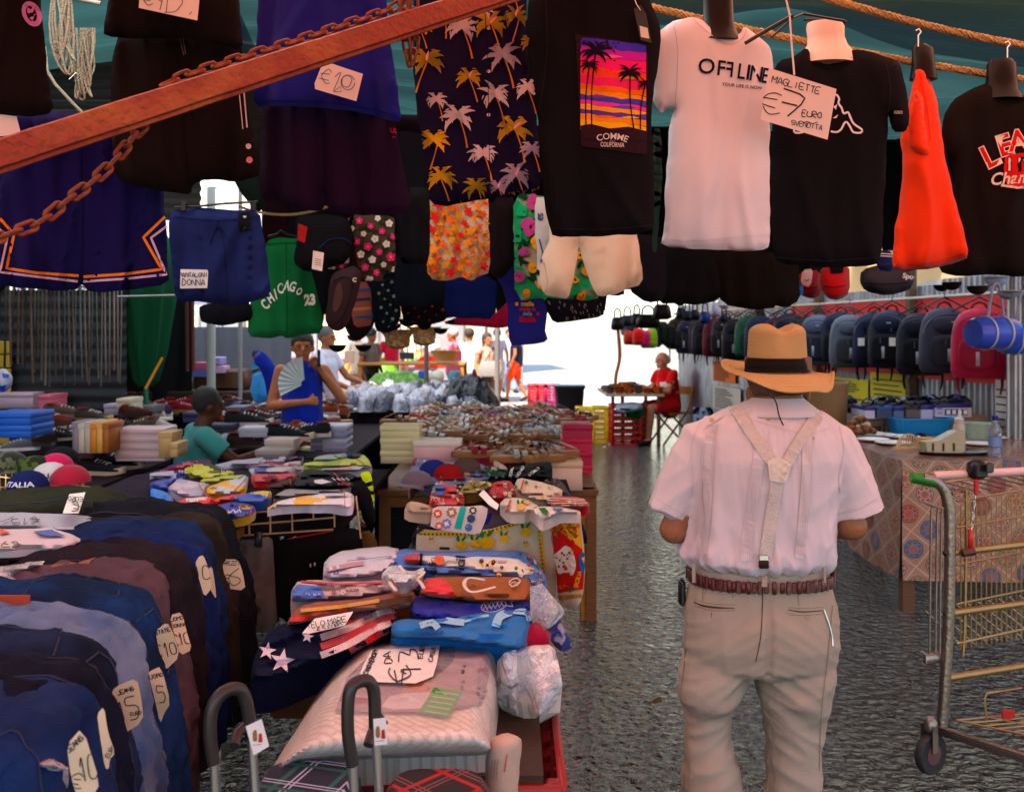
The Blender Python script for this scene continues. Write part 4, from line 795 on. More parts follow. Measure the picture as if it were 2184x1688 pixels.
for i,(u,v,s,Y,h,lb) in enumerate(((720,735,15,7.4,'1c1c22','black cap hanging on the stall edge beside the man in white'),(755,715,12,7.0,'3a302a','brown cap hanging right of the sling bag'),(775,735,14,7.4,'16161a','black cap hanging left of the patterned cap'),(870,680,16,6.4,'1c181a','black cap hanging over the middle stall'),(905,690,13,6.6,'241c1c','dark cap hanging over the middle stall edge'),(940,700,12,6.8,'141418','small black cap over the far walkers'),(838,690,14,6.4,'342418','brown cap left of the patterned hat'),(790,705,11,7.0,'6a8a90','grey blue cap hanging low'))):cap(u,v,s*1.25,Y,h,lb,4.2+i*.3)
T=thing('straw_hat','orange brown patterned sun hat hanging over the middle stall','hat',P(848,712,6.6));o_=P(848,712,6.6)
MB().lathe([(.13,.03),(.10,.0),(.085,-.02),(.08,-.08),(.03,-.1)],o_,18,False).build('hat_body',mat('patterned_straw',(.35,.16,.05),.8,col2=(.6,.4,.2),vs=40),T)
T=thing('straw_hat','tan patterned sun hat hanging right of the orange one','hat',P(905,706,6.9));MB().lathe([(.12,.03),(.09,.0),(.08,-.02),(.075,-.08),(.03,-.1)],P(905,706,6.9),18,False).build('hat_body',mat('patterned_straw2',(.5,.25,.08),.8,col2=(.7,.55,.3),vs=40),T)
RP=mat('pale_rope',(.42,.4,.3),.9,bump=.6,bs=120)
def bundle(u,v0,v1,wd,Y,label,seed):
 mb=MB();r_=random.Random(seed)
 for k in range(11):
  x=u+r_.uniform(-wd,wd)*.6;y1=v1-r_.uniform(0,(v1-v0)*.35);q=[]
  for i in range(15):
   t=i/14;q.append(P(x+math.sin(t*6.28+k)*wd*.5+N3(t*3,k,seed)*wd*.7,lerp(v0,y1,math.sin(t*math.pi)),Y+.03*N3(t*2,k,3)))
  mb.tube(q,.004,5)
 mb.solo('rope_bundle',RP,label,'rope','rope bundles hanging at upper left')
bundle(135,-30,160,22,3.6,'loose bundle of pale rope hanging left of the coiled one',1);bundle(180,60,215,20,3.7,'coiled pale rope bundle hanging by the black T-shirt',2)
MB().tube([P(148,170,3.7),P(162,156,3.7),P(176,162,3.7),P(186,172,3.7),P(182,184,3.7),P(172,196,3.7),P(170,212,3.7)],.0025,6).solo('hook',CHROME,'bent wire hanger hook below the rope bundles','hook')
MB().tube([P(95,100,3.8),P(100,150,3.8),P(118,180,3.8),P(160,225,3.8),P(175,240,3.8)],.006,6).solo('rope',RP,'pale rope running down to the beam at upper left','rope')
MB().tube([P(150,-5,3.6),P(215,8,3.6)],.008,8).solo('pole',STEEL,'short steel pole at the top left behind the ropes','pole')
RUST=mat('red_rusty_steel',(.30,.045,.02),.55,.25,bump=.5,bs=70,col2=(.42,.11,.03),c2lim=(.45,.65),vs=9)
def bpt(t): return P(lerp(-60,1180,t),0,lerp(2.5,2.05,t))
def bm(u,v,Y): return P(u,v,Y)
A0,A1=P(-60,350,1.85),P(1180,-50,2.75);ax=(A1-A0).normalized();up_=(Vector((0,0,1))-ax*ax.z).normalized();bk=ax.cross(up_)
if bk.y<0:bk=-bk
mb=MB();prof=[(0,.027),(.0,-.020),(.012,-.024),(.012,-.031),(.05,-.031),(.05,-.025),(.012,-.018),(.012,.020),(.05,.022),(.05,.028),(.006,.030)]
rings=[]
for i in range(40):
 t=i/39;p=A0.lerp(A1,t);s_=1.0+0*t;rings.append([p+up_*b*s_+bk*a+up_*.001*N3(t*30,b*20,a*30) for a,b in prof])
mb.loft(rings).solo('steel_beam',RUST,'red rusty steel beam slanting across the top left','beam')
CT=thing('chain','rusty steel chain hooked over the beam and hanging below it','chain',P(865,40,2.5))
def linkmesh():
 mb=MB();pts=[]
 for i in range(25):
  a=2*math.pi*i/24;x=math.cos(a)*.0095;y=math.sin(a)*.0095;y+=.0125*(1 if y>0 else -1) if abs(y)>1e-4 else 0;pts.append(Vector((x,0,y)))
 mb.tube(pts,.0042,7,cap=False); return mb
CR=mat('rusty_chain',(.24,.05,.02),.6,.4,bump=.5,bs=150,col2=(.34,.1,.035),vs=40)
L0=linkmesh().build('link',CR);L0.parent=CT;first=[True]
def chain(pts,spacing=.0335):
 pts=[Vector(p) for p in pts];q=smoothline([tuple(p) for p in pts],8);q=[Vector(p) for p in q];d=0;out=[];acc=0
 for i in range(len(q)-1):
  a,b=q[i],q[i+1];L=(b-a).length
  while acc+L>=d:out.append((a.lerp(b,(d-acc)/max(L,1e-6)),(b-a).normalized()));d+=spacing
  acc+=L
 for k,(p,t) in enumerate(out):
  o=L0 if first[0] else L0.copy()
  if not first[0]:COL.objects.link(o);o.parent=CT
  first[0]=False;o.location=p-CT.location;qn=t.to_track_quat('Z','Y');o.rotation_mode='QUATERNION';o.rotation_quaternion=qn@Matrix.Rotation(R(15+(90 if k%2 else 0)),3,'Z').to_quaternion()
def CP(u,v,d=0): return P(u,v,lerp(1.85,2.75,(u+60)/1240)+d)
chain([CP(318,258,.02),CP(290,285,.01),CP(250,335),CP(200,385),CP(140,430),CP(90,470),CP(40,492),CP(-30,515)])
chain([CP(362,176,.02),CP(400,160,.02),CP(470,138,.02),CP(560,110,.02),CP(650,82,.02),CP(740,52,.02),CP(800,32,.02),CP(850,10,.02),CP(862,-20)])
chain([CP(860,-20,-.03),CP(863,40,-.03),CP(866,90,-.02),CP(872,128,0)]);chain([CP(882,-20,-.02),CP(884,40,-.02),CP(885,90,-.01),CP(877,128,0)])
# the man in the straw hat
def pring(v,a,b,Y,hd,n=28,p=2.4,tilt=0,off=0):
 c=P((a+b)/2,v,Y);hw=(b-a)/2*Y/F;r=[]
 for i in range(n):
  t=2*math.pi*i/n;cx,sy=math.cos(t),math.sin(t);e=2/p
  r.append(c+Vector((abs(cx)**e*math.copysign(1,cx)*hw,abs(sy)**e*math.copysign(1,sy)*hd+off,tilt*cx)))
 return r
def ridge(x,y,z): return .55-2.9*abs(N3(x,y,z))
MY=2.88
MAN=None
sk_=skin('96684e')
mb=MB()
mb.caps(P(1652,905,MY),P(1660,840,MY+.01),.06,.064);mb.ball(P(1660,800,MY+.03),.088,14,(.9,1.08,1.15));mb.caps(P(1661,830,MY+.09),P(1661,845,MY+.10),.035)
mb.caps(P(1661,812,MY+.125),P(1661,822,MY+.14),.012,.014)
mb.ball(P(1722,842,MY+.02),.026,10,(.4,.75,1.15));mb.ball(P(1597,840,MY+.03),.024,10,(.4,.75,1.1))
mb.caps(P(1620,985,MY),P(1620,1190,MY),.12,.12);mb.caps(P(1540,940,MY),P(1725,940,MY),.05)
for sx,s0,e0,w0 in ((-1,(1510,930),(1437,1128),(1530,1128)),(1,(1758,930),(1818,1120),(1715,1125))):
 mb.caps(P(s0[0]-sx*0,s0[1]+40,MY),P(*e0,MY+.0),.038,.042);mb.caps(P(*e0,MY),P(*w0,MY+.26),.043,.028)
 wv=P(*w0,MY+.26);pc=wv+Vector((-sx*.035,.06,.005));mb.caps(wv,pc,.026,.032)
 for k in range(4):
  b=pc+Vector((-sx*.008,.02,.022-k*.019));m1=b+Vector((-sx*.025,.022-.003*k,-.004));m2=m1+Vector((-sx*.024,-.004,-.002));mb.caps(b,m1,.0095,.009,8);mb.caps(m1,m2,.009,.0075,8)
 b=wv+Vector((-sx*.01,.03,.03));mb.caps(b,b+Vector((-sx*.035,.02,.018)),.011,.009,8)
for a in ((1530,1400),(1690,1400)):
 u0=a[0];mb.caps(P(u0,1260,MY),P(u0-(12 if u0<1600 else -6),1620,MY+.02),.062,.045);mb.caps(P(u0-(12 if u0<1600 else -6),1620,MY+.02),P(u0-10,1910,MY),.045,.035)
me=fuse(mb,.006,6);MAN=mesh_obj(me,'person',sk_,None,(P(1620,1200,MY).x,MY,0))
tag(MAN,'person seen from behind in straw hat, white short sleeved shirt, suspenders and khaki trousers','person')
mb=MB()
for s in (-1,1):mb.ball(P(1661+s*24,800,MY+.112),.011,8)
mb.build('eyes',mat('eye_white',(.7,.66,.6),.3),MAN)
def fingers_hold():
 MB().box(P(1622,1118,MY+.36),(.09,.012,.06),bev=.003).build('note',PAPER,MAN)
mb=MB().loft([pring(v,a,b,MY+.03-.004,hd,24,2.2) for v,a,b,hd in ((760,1590,1728,.096),(800,1593,1726,.099),(826,1600,1717,.096),(838,1604,1708,.085),(846,1614,1694,.07))])
me=fuse(mb,.006,3, lambda c:.0025*N3(c[0]*90,c[1]*90,c[2]*30));mesh_obj(me,'hair',mat('grey_hair',hexc('7c6458'),.8,bump=.8,bs=250,bst=(1,1,.2),var=.25),MAN)
mb=MB();Yt=MY
mb.loft([pring(v,a,b,Yt,hd,32,2.3,off=o) for v,a,b,hd,o in ((852,1604,1704,.062,0),(866,1575,1730,.085,0),(880,1535,1758,.105,0),(898,1505,1785,.122,-.005),(930,1487,1792,.138,-.01),(975,1478,1788,.15,-.015),(1030,1472,1786,.155,-.012),(1090,1466,1784,.16,-.005),(1140,1458,1782,.168,0),(1170,1450,1781,.174,0),(1184,1452,1779,.174,0),(1194,1464,1772,.160,0),(1204,1486,1756,.142,0))])
mb.tube([P(1532,925,Yt),P(1500,945,Yt),P(1468,1005,Yt),P(1443,1055,Yt),P(1424,1096,Yt)],[.06,.074,.070,.068,.064],20)
mb.tube([P(1738,925,Yt),P(1770,945,Yt),P(1802,1005,Yt),P(1822,1055,Yt),P(1834,1098,Yt)],[.06,.074,.072,.072,.072],20)
cxw=P(1620,0,MY).x
def shirt_f(c):
 x,y,z=c[0]-cxw,c[1]-MY,c[2];an=math.atan2(y,x);lo=max(0,min(1,(1.22-z)/.2));d=0
 d+=.006*ridge(an*2.6+z*1.5,z*2.2,3)*(1+1.6*lo)+.0025*ridge(an*7+z*3,z*3,33)
 d+=.009*lo*ridge(an*4+4,z*9+an,8)
 d+=.0035*ridge(x*6-z*5,z*4+x*5,12)
 d+=.004*ridge(x*9+abs(z-1.3)*9,z*7,21)*(1 if abs(x)>.16 else .3)
 return d
SH=mat('white_shirt_cotton',hexc('d2c9ca'),.85,bump=.12,bs=400,var=.03,sheen=.1,spec=.15)
me=fuse(mb,.006,7,shirt_f);bvh_s=None
vs_=[v.co.copy() for v in me.vertices];bvh_s=BVHTree.FromPolygons(vs_,[tuple(p.vertices) for p in me.polygons])
SHO=mesh_obj(me,'shirt',SH,MAN)
mb=MB()
mb.loft([pring(v,a,b,MY,hd,32,2.4) for v,a,b,hd in ((1200,1482,1762,.138),(1225,1476,1764,.145),(1260,1466,1772,.155),(1310,1456,1786,.168),(1360,1456,1786,.168),(1405,1462,1780,.15),(1425,1480,1765,.12))])
def leg(rows):mb.loft([pring(v,a,b,MY+o,hd,24,2.2) for v,a,b,hd,o in rows])
leg(((1370,1462,1612,.12,0),(1430,1452,1600,.13,0),(1480,1444,1574,.12,.0),(1515,1452,1560,.105,.01),(1560,1454,1562,.10,.01),(1620,1453,1572,.098,.0),(1688,1456,1580,.095,0),(1800,1462,1575,.09,-.01),(1900,1466,1568,.085,-.02),(1955,1464,1572,.09,-.02)))
leg(((1370,1606,1782,.12,0),(1430,1608,1776,.13,0),(1480,1618,1768,.122,.0),(1530,1628,1762,.11,.02),(1590,1634,1754,.102,.02),(1640,1638,1750,.098,.02),(1688,1630,1746,.095,.02),(1800,1640,1742,.09,.02),(1900,1648,1740,.085,.02),(1955,1646,1744,.09,.02)))
def trs_f(c):
 x,y,z=c[0]-cxw,c[1]-MY,c[2];s=1 if x>0 else -1;lo=max(0,min(1,(.78-z)/.1));an=math.atan2(y,x)
 d=.004*ridge(x*5*s+z*9,z*3,5)+.003*ridge(an*3,z*3,9)+(.0018+.002*lo)*ridge(x*14*s+z*19,z*8,55)-.002
 d+=lo*.004*ridge(x*4*s-z*7+2,z*2.8+s,15)+lo*.004*ridge(x*7*s+z*13,z*4+an,19)
 if z>.72:d-=.013*math.exp(-((x+.012)/.010)**2)*(1 if y<0 else 0)*min(1,(1.0-z)*8)
 return d
KH=mat('khaki_cotton',hexc('a39888'),.9,bump=.15,bs=300,var=.07,vs=3,spec=.15)
me=fuse(mb,.006,6,trs_f);bvh_t=BVHTree.FromPolygons([v.co.copy() for v in me.vertices],[tuple(p.vertices) for p in me.polygons]);TRO=mesh_obj(me,'trousers',KH,MAN)
def on_bvh(b,extra=.0):
 o=Vector((0,0,CH))
 def f(u,v,off=.002):
  d=(P(u,v,1.0)-o).normalized();h=b.ray_cast(o,d)
  return None if h[0] is None else h[0]-d*(off+extra)
 return f
oS,oT=on_bvh(bvh_s,.0025),on_bvh(bvh_t,.0015)
D=Decal(oS);tuckm=SH;tuckd=fab('c6bab8',sheen=0)
for line,wd in (([(1519,905),(1512,960),(1508,1020),(1506,1080),(1500,1140),(1496,1190)],24),([(1627,912),(1622,960),(1610,1040),(1602,1110),(1594,1150),(1592,1196)],26),([(1722,925),(1722,990),(1718,1060),(1712,1130),(1706,1190)],22)):
 D.line(line,wd,tuckm,sm=4)
 for k in range(6):
  o_=(k-2.5)*wd/6;D.line([(a+o_,b) for a,b in line],1.1,tuckd,sm=4)
D.line([(1500,915),(1560,884),(1640,905),(1720,925),(1770,912)],1.3,tuckd,sm=4)
D.line([(1396,1060),(1430,1082),(1466,1100)],1.4,tuckd,sm=3);D.line([(1785,1096),(1830,1086),(1872,1064)],1.4,tuckd,sm=3)
D.line([(1494,900),(1474,950),(1478,1020),(1476,1060)],1.3,tuckd,sm=3);D.line([(1790,905),(1800,960),(1790,1020),(1792,1050)],1.3,tuckd,sm=3)
D.build('pintucks',MAN)
D=Decal(oS);bt=plas('b89a68',.5)
for u,v in ((1518,895),(1639,893),(1733,934)):D.disc(u,v,4.5,bt)
D.build('buttons',MAN)
mb=MB();rings=[]
for (v,a,b,hd,tl) in ((858,1610,1704,.068,0),(848,1604,1710,.074,0),(858,1590,1722,.088,0),(872,1566,1740,.108,0),(884,1552,1750,.122,0)):
 c=P((a+b)/2,v,MY);rg=[]
 for i in range(36):
  t=2*math.pi*i/36;hw=(b-a)/2*MY/F;fr=max(0,math.sin(t));rg.append(c+Vector((math.cos(t)*hw,math.sin(t)*hd,-.03*fr-.006*math.cos(t)**2*0)))
 rings.append(rg)
o=mb.loft(rings,False).build('collar',SH,MAN);sm=o.modifiers.new('t','SOLIDIFY');sm.thickness=.002
def strap(pts,wd,name,m,th=.0035,on=None):
 D=Decal(on or oS);D.lay=18;D.line(pts,wd,m,sm=4,step=8);o=D.build(name,MAN);s=o.modifiers.new('t','SOLIDIFY');s.thickness=th; return o
SUSP=mat('beige_elastic',hexc('ddd6cc'),.85,bump=.6,bs=350,bst=(1,1,1),var=.06,spec=.1)
strap([(1563,866),(1582,890),(1608,930),(1634,968),(1652,992)],25,'suspender_strap',SUSP);strap([(1745,886),(1730,905),(1706,940),(1688,970),(1676,992)],25,'suspender_strap',SUSP)
strap([(1657,1020),(1652,1060),(1645,1100),(1640,1140),(1632,1186)],27,'suspender_strap',SUSP)
D=Decal(oS);D.lay=115;D.patch([(1637,982),(1662,974),(1690,990),(1675,1030),(1642,1024)],mat('cream_leather',hexc('d8cdbc'),.45,var=.04),10);D.build('leather_patch',MAN)
D=Decal(oS);D.lay=125;D.line([(1644,989),(1662,982),(1682,993),(1671,1022),(1647,1018)],1.1,tuckd,closed=True);D.build('patch_stitching',MAN)
MB().box(P(1629,1189,MY-.188),(.026,.006,.016),bev=.002).build('clip',CHROME,MAN);MB().box(P(1629,1203,MY-.186),(.028,.008,.022),bev=.003).build('clip',mat('brown_leather',hexc('2c1614'),.35),MAN)
BT=mat('dark_red_leather',hexc('4a1614'),.3,bump=.3,bs=200,var=.2,coat=.3);mb=MB();n=92
for i in range(n):
 t=2*math.pi*i/n;a0,b0=1474,1766;c=P((a0+b0)/2,1223,MY);hw=(b0-a0)/2*MY/F+.008;hd=.163;e=2/2.4;cx,sy=math.cos(t),math.sin(t)
 p=c+Vector((abs(cx)**e*math.copysign(1,cx)*hw,abs(sy)**e*math.copysign(1,sy)*hd,0));t2=t+.01;cx,sy=math.cos(t2),math.sin(t2)
 q=c+Vector((abs(cx)**e*math.copysign(1,cx)*hw,abs(sy)**e*math.copysign(1,sy)*hd,0));d=(q-p)
 ang=math.atan2(d.y,d.x);mb.box(p,(.0125,.007 if i%2 else .005,.036 if i%2 else .030),ang,bev=.002)
mb.build('belt',BT,MAN)
D=Decal(oT);D.lay=90;D.patch([(1623,1196),(1633,1196),(1634,1248),(1622,1248)],KH,12);o=D.build('belt_loop',MAN);o.location.y-=.014
for u in (1480,1758):MB().box(P(u,1222,MY-.128 if u<1600 else MY-.128),(.008,.006,.05),.5 if u>1600 else -.5).build('belt_loop',KH,MAN)
D=Decal(oT);kd=fab('4a3826');kl=fab('80664c')
D.line([(1479,1283),(1500,1291),(1530,1295),(1568,1296)],[2,4,3.5,1.5],kd,sm=3);D.line([(1482,1291),(1520,1301),(1568,1301)],1,kl,sm=3);D.line([(1480,1278),(1520,1287),(1569,1289)],1,kl,sm=3)
D.line([(1681,1299),(1710,1304),(1755,1301)],[1.5,2.6,1.8],kd,sm=3);D.line([(1683,1294),(1715,1297),(1756,1294)],1,kl,sm=3);D.line([(1683,1309),(1715,1312),(1756,1308)],1,kl,sm=3)
D.line([(1627,1248),(1626,1300),(1622,1360),(1612,1410)],1.8,kd,sm=4);D.line([(1517,1305),(1517,1316)],1.3,kd)
D.line([(1560,1245),(1563,1275)],1,kl);D.line([(1500,1246),(1498,1280)],1,kl);D.line([(1700,1246),(1704,1290)],1,kl);D.line([(1776,1290),(1766,1400),(1752,1520),(1748,1640)],1.2,kl,sm=4);D.line([(1458,1290),(1460,1400),(1452,1470)],1.2,kl,sm=3)
D.build('pockets',MAN)
D=Decal(oT);D.disc(1723,1318,5,plas('a08868',.4));D.build('pocket_button',MAN)
mb=MB();D_=[]
for i in range(22):
 t=i/21;u=lerp(1758,1776,math.sin(t*1.57));v=lerp(1302,1376,t);p=oT(u,v,.004)
 if p is not None:mb.ball(p,.003,6,(1,1,1.4))
mb.build('key_chain',CHROME,MAN)
MB().box(P(1454,1262,MY+.01),(.018,.04,.075),bev=.006).build('phone_case',BLACKP,MAN)
for u,o in ((1518,-.02),(1694,.02)):
 mb=MB();p=P(u,1955,MY+o);mb.caps(Vector((p.x,p.y-.06,.05)),Vector((p.x+.01,p.y+.14,.04)),.045,.04);mb.caps(Vector((p.x,p.y-.04,.06)),Vector((p.x,p.y-.03,.12)),.045,.04)
 me=fuse(mb,.008,4);mesh_obj(me,'shoe',fab('3a2a20',.5),MAN)
HC=P(1657,795,MY+.02);z0=HC.z;HATC=HC
STRAW=mat('straw',hexc('b89c70'),.7,var=.08,spec=.3)
def straw_bump(m):
 t=m.node_tree;L=t.links.new;p=t.nodes['Principled BSDF'];tc=t.nodes.new('ShaderNodeTexCoord')
 w1=t.nodes.new('ShaderNodeTexWave');w1.wave_type='RINGS';w1.rings_direction='Z';w1.inputs['Scale'].default_value=40;w1.inputs['Distortion'].default_value=.6;w1.inputs['Detail Scale'].default_value=8
 w2=t.nodes.new('ShaderNodeTexWave');w2.bands_direction='Z';w2.inputs['Scale'].default_value=55;w2.inputs['Distortion'].default_value=.5;w2.inputs['Detail Scale'].default_value=8
 w3=t.nodes.new('ShaderNodeTexNoise');w3.inputs['Scale'].default_value=260
 L(tc.outputs['Object'],w1.inputs[0]);L(tc.outputs['Object'],w2.inputs[0]);L(tc.outputs['Object'],w3.inputs[0])
 g=t.nodes.new('ShaderNodeNewGeometry');sp=t.nodes.new('ShaderNodeSeparateXYZ');L(g.outputs['Normal'],sp.inputs[0])
 ab=t.nodes.new('ShaderNodeMath');ab.operation='ABSOLUTE';L(sp.outputs[2],ab.inputs[0])
 gt=t.nodes.new('ShaderNodeMath');gt.operation='GREATER_THAN';gt.inputs[1].default_value=.6;L(ab.outputs[0],gt.inputs[0])
 mx=t.nodes.new('ShaderNodeMix');L(gt.outputs[0],mx.inputs[0]);L(w2.outputs['Fac'],mx.inputs[2]);L(w1.outputs['Fac'],mx.inputs[3])
 ad=t.nodes.new('ShaderNodeMath');ad.operation='ADD';L(mx.outputs[0],ad.inputs[0]);L(w3.outputs[0],ad.inputs[1])
 b=t.nodes.new('ShaderNodeBump');b.inputs['Strength'].default_value=.5;b.inputs['Distance'].default_value=.003;L(ad.outputs[0],b.inputs['Height']);L(b.outputs[0],p.inputs['Normal'])
straw_bump(STRAW)
T=thing('straw_hat','straw fedora with wide black band worn by the man in suspenders','hat',(HC.x,HC.y,z0))
rx,ry=.087,.100
def brim(t,a):
 bx,by=.158-.0*math.cos(a),.172
 ex=lerp(rx,bx,t)*math.cos(a);ey=lerp(ry,by,t)*math.sin(a)
 zz=(-.006-.014*math.cos(a)+.036*math.sin(a)+.008*math.cos(2*a))*t**1.5+.004*math.sin(5*a+1)*t**2
 zz-=.012*math.exp(-((a-5.5)/.35)**2)*t*t;zz+=.022*math.exp(-((a-6.05)/.2)**2)*t**4-.010*math.exp(-((a-.4)/.4)**2)*t
 zz+=.006*math.sin(math.pi*t)
 if t>.85:zz+=.006*(t-.85)/.15
 return Vector((HC.x+ex,HC.y+ey,z0+zz))
def crown(s,a):
 if s<.72:q=s/.72;r=1-.08*q;h=.115*q
 else:q=(s-.72)/.28;r=.92*math.cos(q*math.pi/2)**.6;h=.115+.032*math.sin(q*math.pi/2)
 x,y=rx*r*math.cos(a),ry*r*math.sin(a)
 dn=.040*math.exp(-((x-.004)/.022)**2-((y+.03)/.055)**2)*max(0,(h-.06)/.09);dn+=.02*math.exp(-((x)/.03)**2-((y-.05)/.04)**2)*(h>.1)
 y2=y+(.02*math.exp(-(x/.024)**2)*max(0,(h-.05)/.1) if y<-.03 else 0)
 return Vector((HC.x+x,HC.y+y2,z0+h-dn))
n=72;mb=MB();mb.loft([[brim(1-j/14,2*math.pi*i/n) for i in range(n)] for j in range(15)],False);o=mb.build('brim',STRAW,T);s=o.modifiers.new('t','SOLIDIFY');s.thickness=.003
mb=MB();mb.loft([[crown(j/26,2*math.pi*i/n) for i in range(n)] for j in range(27)]);mb.build('crown',STRAW,T,ang=100)
mb=MB();rows=[]
for z,e in ((.0,.0045),(.002,.006),(.012,.0045),(.0135,.0055),(.024,.0045),(.040,.004),(.0405,.001)):
 rows.append([Vector((HC.x+(rx*(1-.08*z/.115)+e)*math.cos(t),HC.y+(ry*(1-.08*z/.115)+e)*math.sin(t),z0+z+.004)) for t in [2*math.pi*i/n for i in range(n)]])
mb.loft(rows,False).build('hat_band',fab('18120f',.7),T)
q=[P(1640,838,2.735),P(1648,846,2.755),P(1656,860,2.76),P(1660,880,2.745),P(1665,895,2.735),P(1671,907,2.73)]
MB().tube(smoothline([tuple(x) for x in q],4),.0022,6).build('cord',BLACKP,T)
# right: backpacks, table, boxes, trolley
BPM={}
def backpack_proto():
 T=thing('backpack','backpack','backpack');B=fab('20263a',.6);A=fab('15161c',.6);k=[]
 mb=MB();rings=[]
 for z,w,d in ((-.50,.10,.05),(-.495,.135,.075),(-.46,.152,.095),(-.35,.155,.10),(-.2,.15,.095),(-.1,.135,.08),(-.04,.105,.06),(-.01,.06,.035),(0,.03,.02)):
  rings.append([Vector((abs(math.cos(t))**.7*math.copysign(1,math.cos(t))*w,abs(math.sin(t))**.7*math.copysign(1,math.sin(t))*d,z)) for t in [2*math.pi*i/24 for i in range(24)]])
 mb.loft(rings).build('body',B,T,ang=60)
 mb=MB();rings=[]
 for y,s in ((-.085,1),(-.125,.97),(-.135,.85),(-.137,.7)):
  rg=[]
  for t in [2*math.pi*i/24 for i in range(24)]:rg.append(Vector((abs(math.cos(t))**.6*math.copysign(1,math.cos(t))*.105*s,y,-.33+abs(math.sin(t))**.6*math.copysign(1,math.sin(t))*.125*s)))
  rings.append(rg)
 mb.loft(rings).build('front_pocket',A,T)
 mb=MB();rings=[]
 for y,s in ((-.06,1),(-.105,.96),(-.112,.8)):rings.append([Vector((abs(math.cos(t))**.7*math.copysign(1,math.cos(t))*.085*s,y,-.125+abs(math.sin(t))**.7*math.copysign(1,math.sin(t))*.06*s)) for t in [2*math.pi*i/20 for i in range(20)]])
 mb.loft(rings).build('top_pocket',B,T)
 Z=plas('55585e',.3);mb=MB()
 mb.tube([Vector((math.cos(t)*.14,-.07,-.2+math.sin(t)*.15)) for t in [math.pi*i/14 for i in range(15)]],.003,5);mb.box((.05,-.118,-.17),(.006,.006,.03));mb.box((-.02,-.14,-.26),(.005,.005,.05));mb.build('zip',Z,T)
 mb=MB();mb.tube([Vector((-.05,.02,-.02)),Vector((-.03,.03,.03)),Vector((0,.03,.045)),Vector((.03,.03,.03)),Vector((.05,.02,-.02))],.008,6);mb.build('loop',A,T)
 for s in (-1,1):
  mb=MB();mb.tube([Vector((s*.06,.08,-.04)),Vector((s*.09,.13,-.15)),Vector((s*.1,.12,-.3)),Vector((s*.12,.08,-.46)),Vector((s*.12,.07,-.56)),Vector((s*.11,.05,-.62))],[.02,.022,.02,.012,.01,.006],6,flat=.4);mb.build('shoulder_strap',A,T)
 mb=MB();mb.box((0,-.1385,-.36),(.02,.003,.1),bev=.001);mb.box((.03,-.1145,-.11),(.03,.003,.012));mb.build('emblem',fab('9aa0a8',.5),T)
 mb=MB();mb.tube([Vector((-.15,.03,-.02)),Vector((-.05,.03,.05)),Vector((0,.03,.08)),Vector((.05,.03,.05)),Vector((.15,.03,-.02))],.007,6);mb.tube([Vector((0,.03,.08)),Vector((0,.03,.12)),Vector((.015,.03,.135)),Vector((0,.03,.15)),Vector((-.015,.03,.14))],.003,5);mb.build('hanger',BLACKP,T)
 return T
bp0=backpack_proto();BPB,BPA=fab('20263a',.6),fab('15161c',.6)
fang=math.atan2(fd.y,fd.x)
bps=[(2088,'b8204a','8c1838','crimson pink backpack at the near end of the rail',1.06),(2018,'3a3e4e','2c2e38','grey blue backpack beside the crimson one, near end of the rail',1.05),(1960,'1c1e2c','101018','black backpack with wide front pocket, third from the near end',1.05),(1905,'1c2236','101118','black backpack with white tag, fourth from the near end',1.02),(1858,'1a2038','181a24','dark backpack printed SCOTT down its pocket',1.03),(1820,'565e6c','34363c','light grey backpack between two black ones right of the hat',1.0),(1784,'1a2036','12131a','navy black backpack with white tag right of the hat',1.0),(1754,'4a5468','262a34','slate grey backpack partly behind the hat brim',1.0),(1724,'16181e','121216','black backpack just right of the hat crown',1.0),
(1690,'1c1c26','14141a','black backpack hidden behind the hat crown',1.0),(1655,'3a1838','201420','plum backpack behind the hat crown',1.0),(1625,'1c2c4c','14161e','blue backpack behind the top of the hat',1.0),(1598,'2c5a48','1a3a30','green backpack left of the hat',1.0),(1572,'1a1c28','12121a','black backpack left of the green one',1.0),(1548,'22242e','14161c','charcoal backpack with white tag left of the hat',1.0),(1526,'5a1428','3c1020','dark red backpack halfway along the rail',1.0),(1508,'1e2230','14151c','dark grey backpack left of the dark red one',1.0),(1492,'1a1f34','12131a','navy backpack second left of the dark red one',1.0),(1476,'18203c','14161e','navy blue backpack above the seated vendor',1.0),(1462,'2a2a2c','1a1a1c','grey black backpack far along the rail',.95),(1452,'202420','161816','black backpack above the vendor\'s head',.95)]
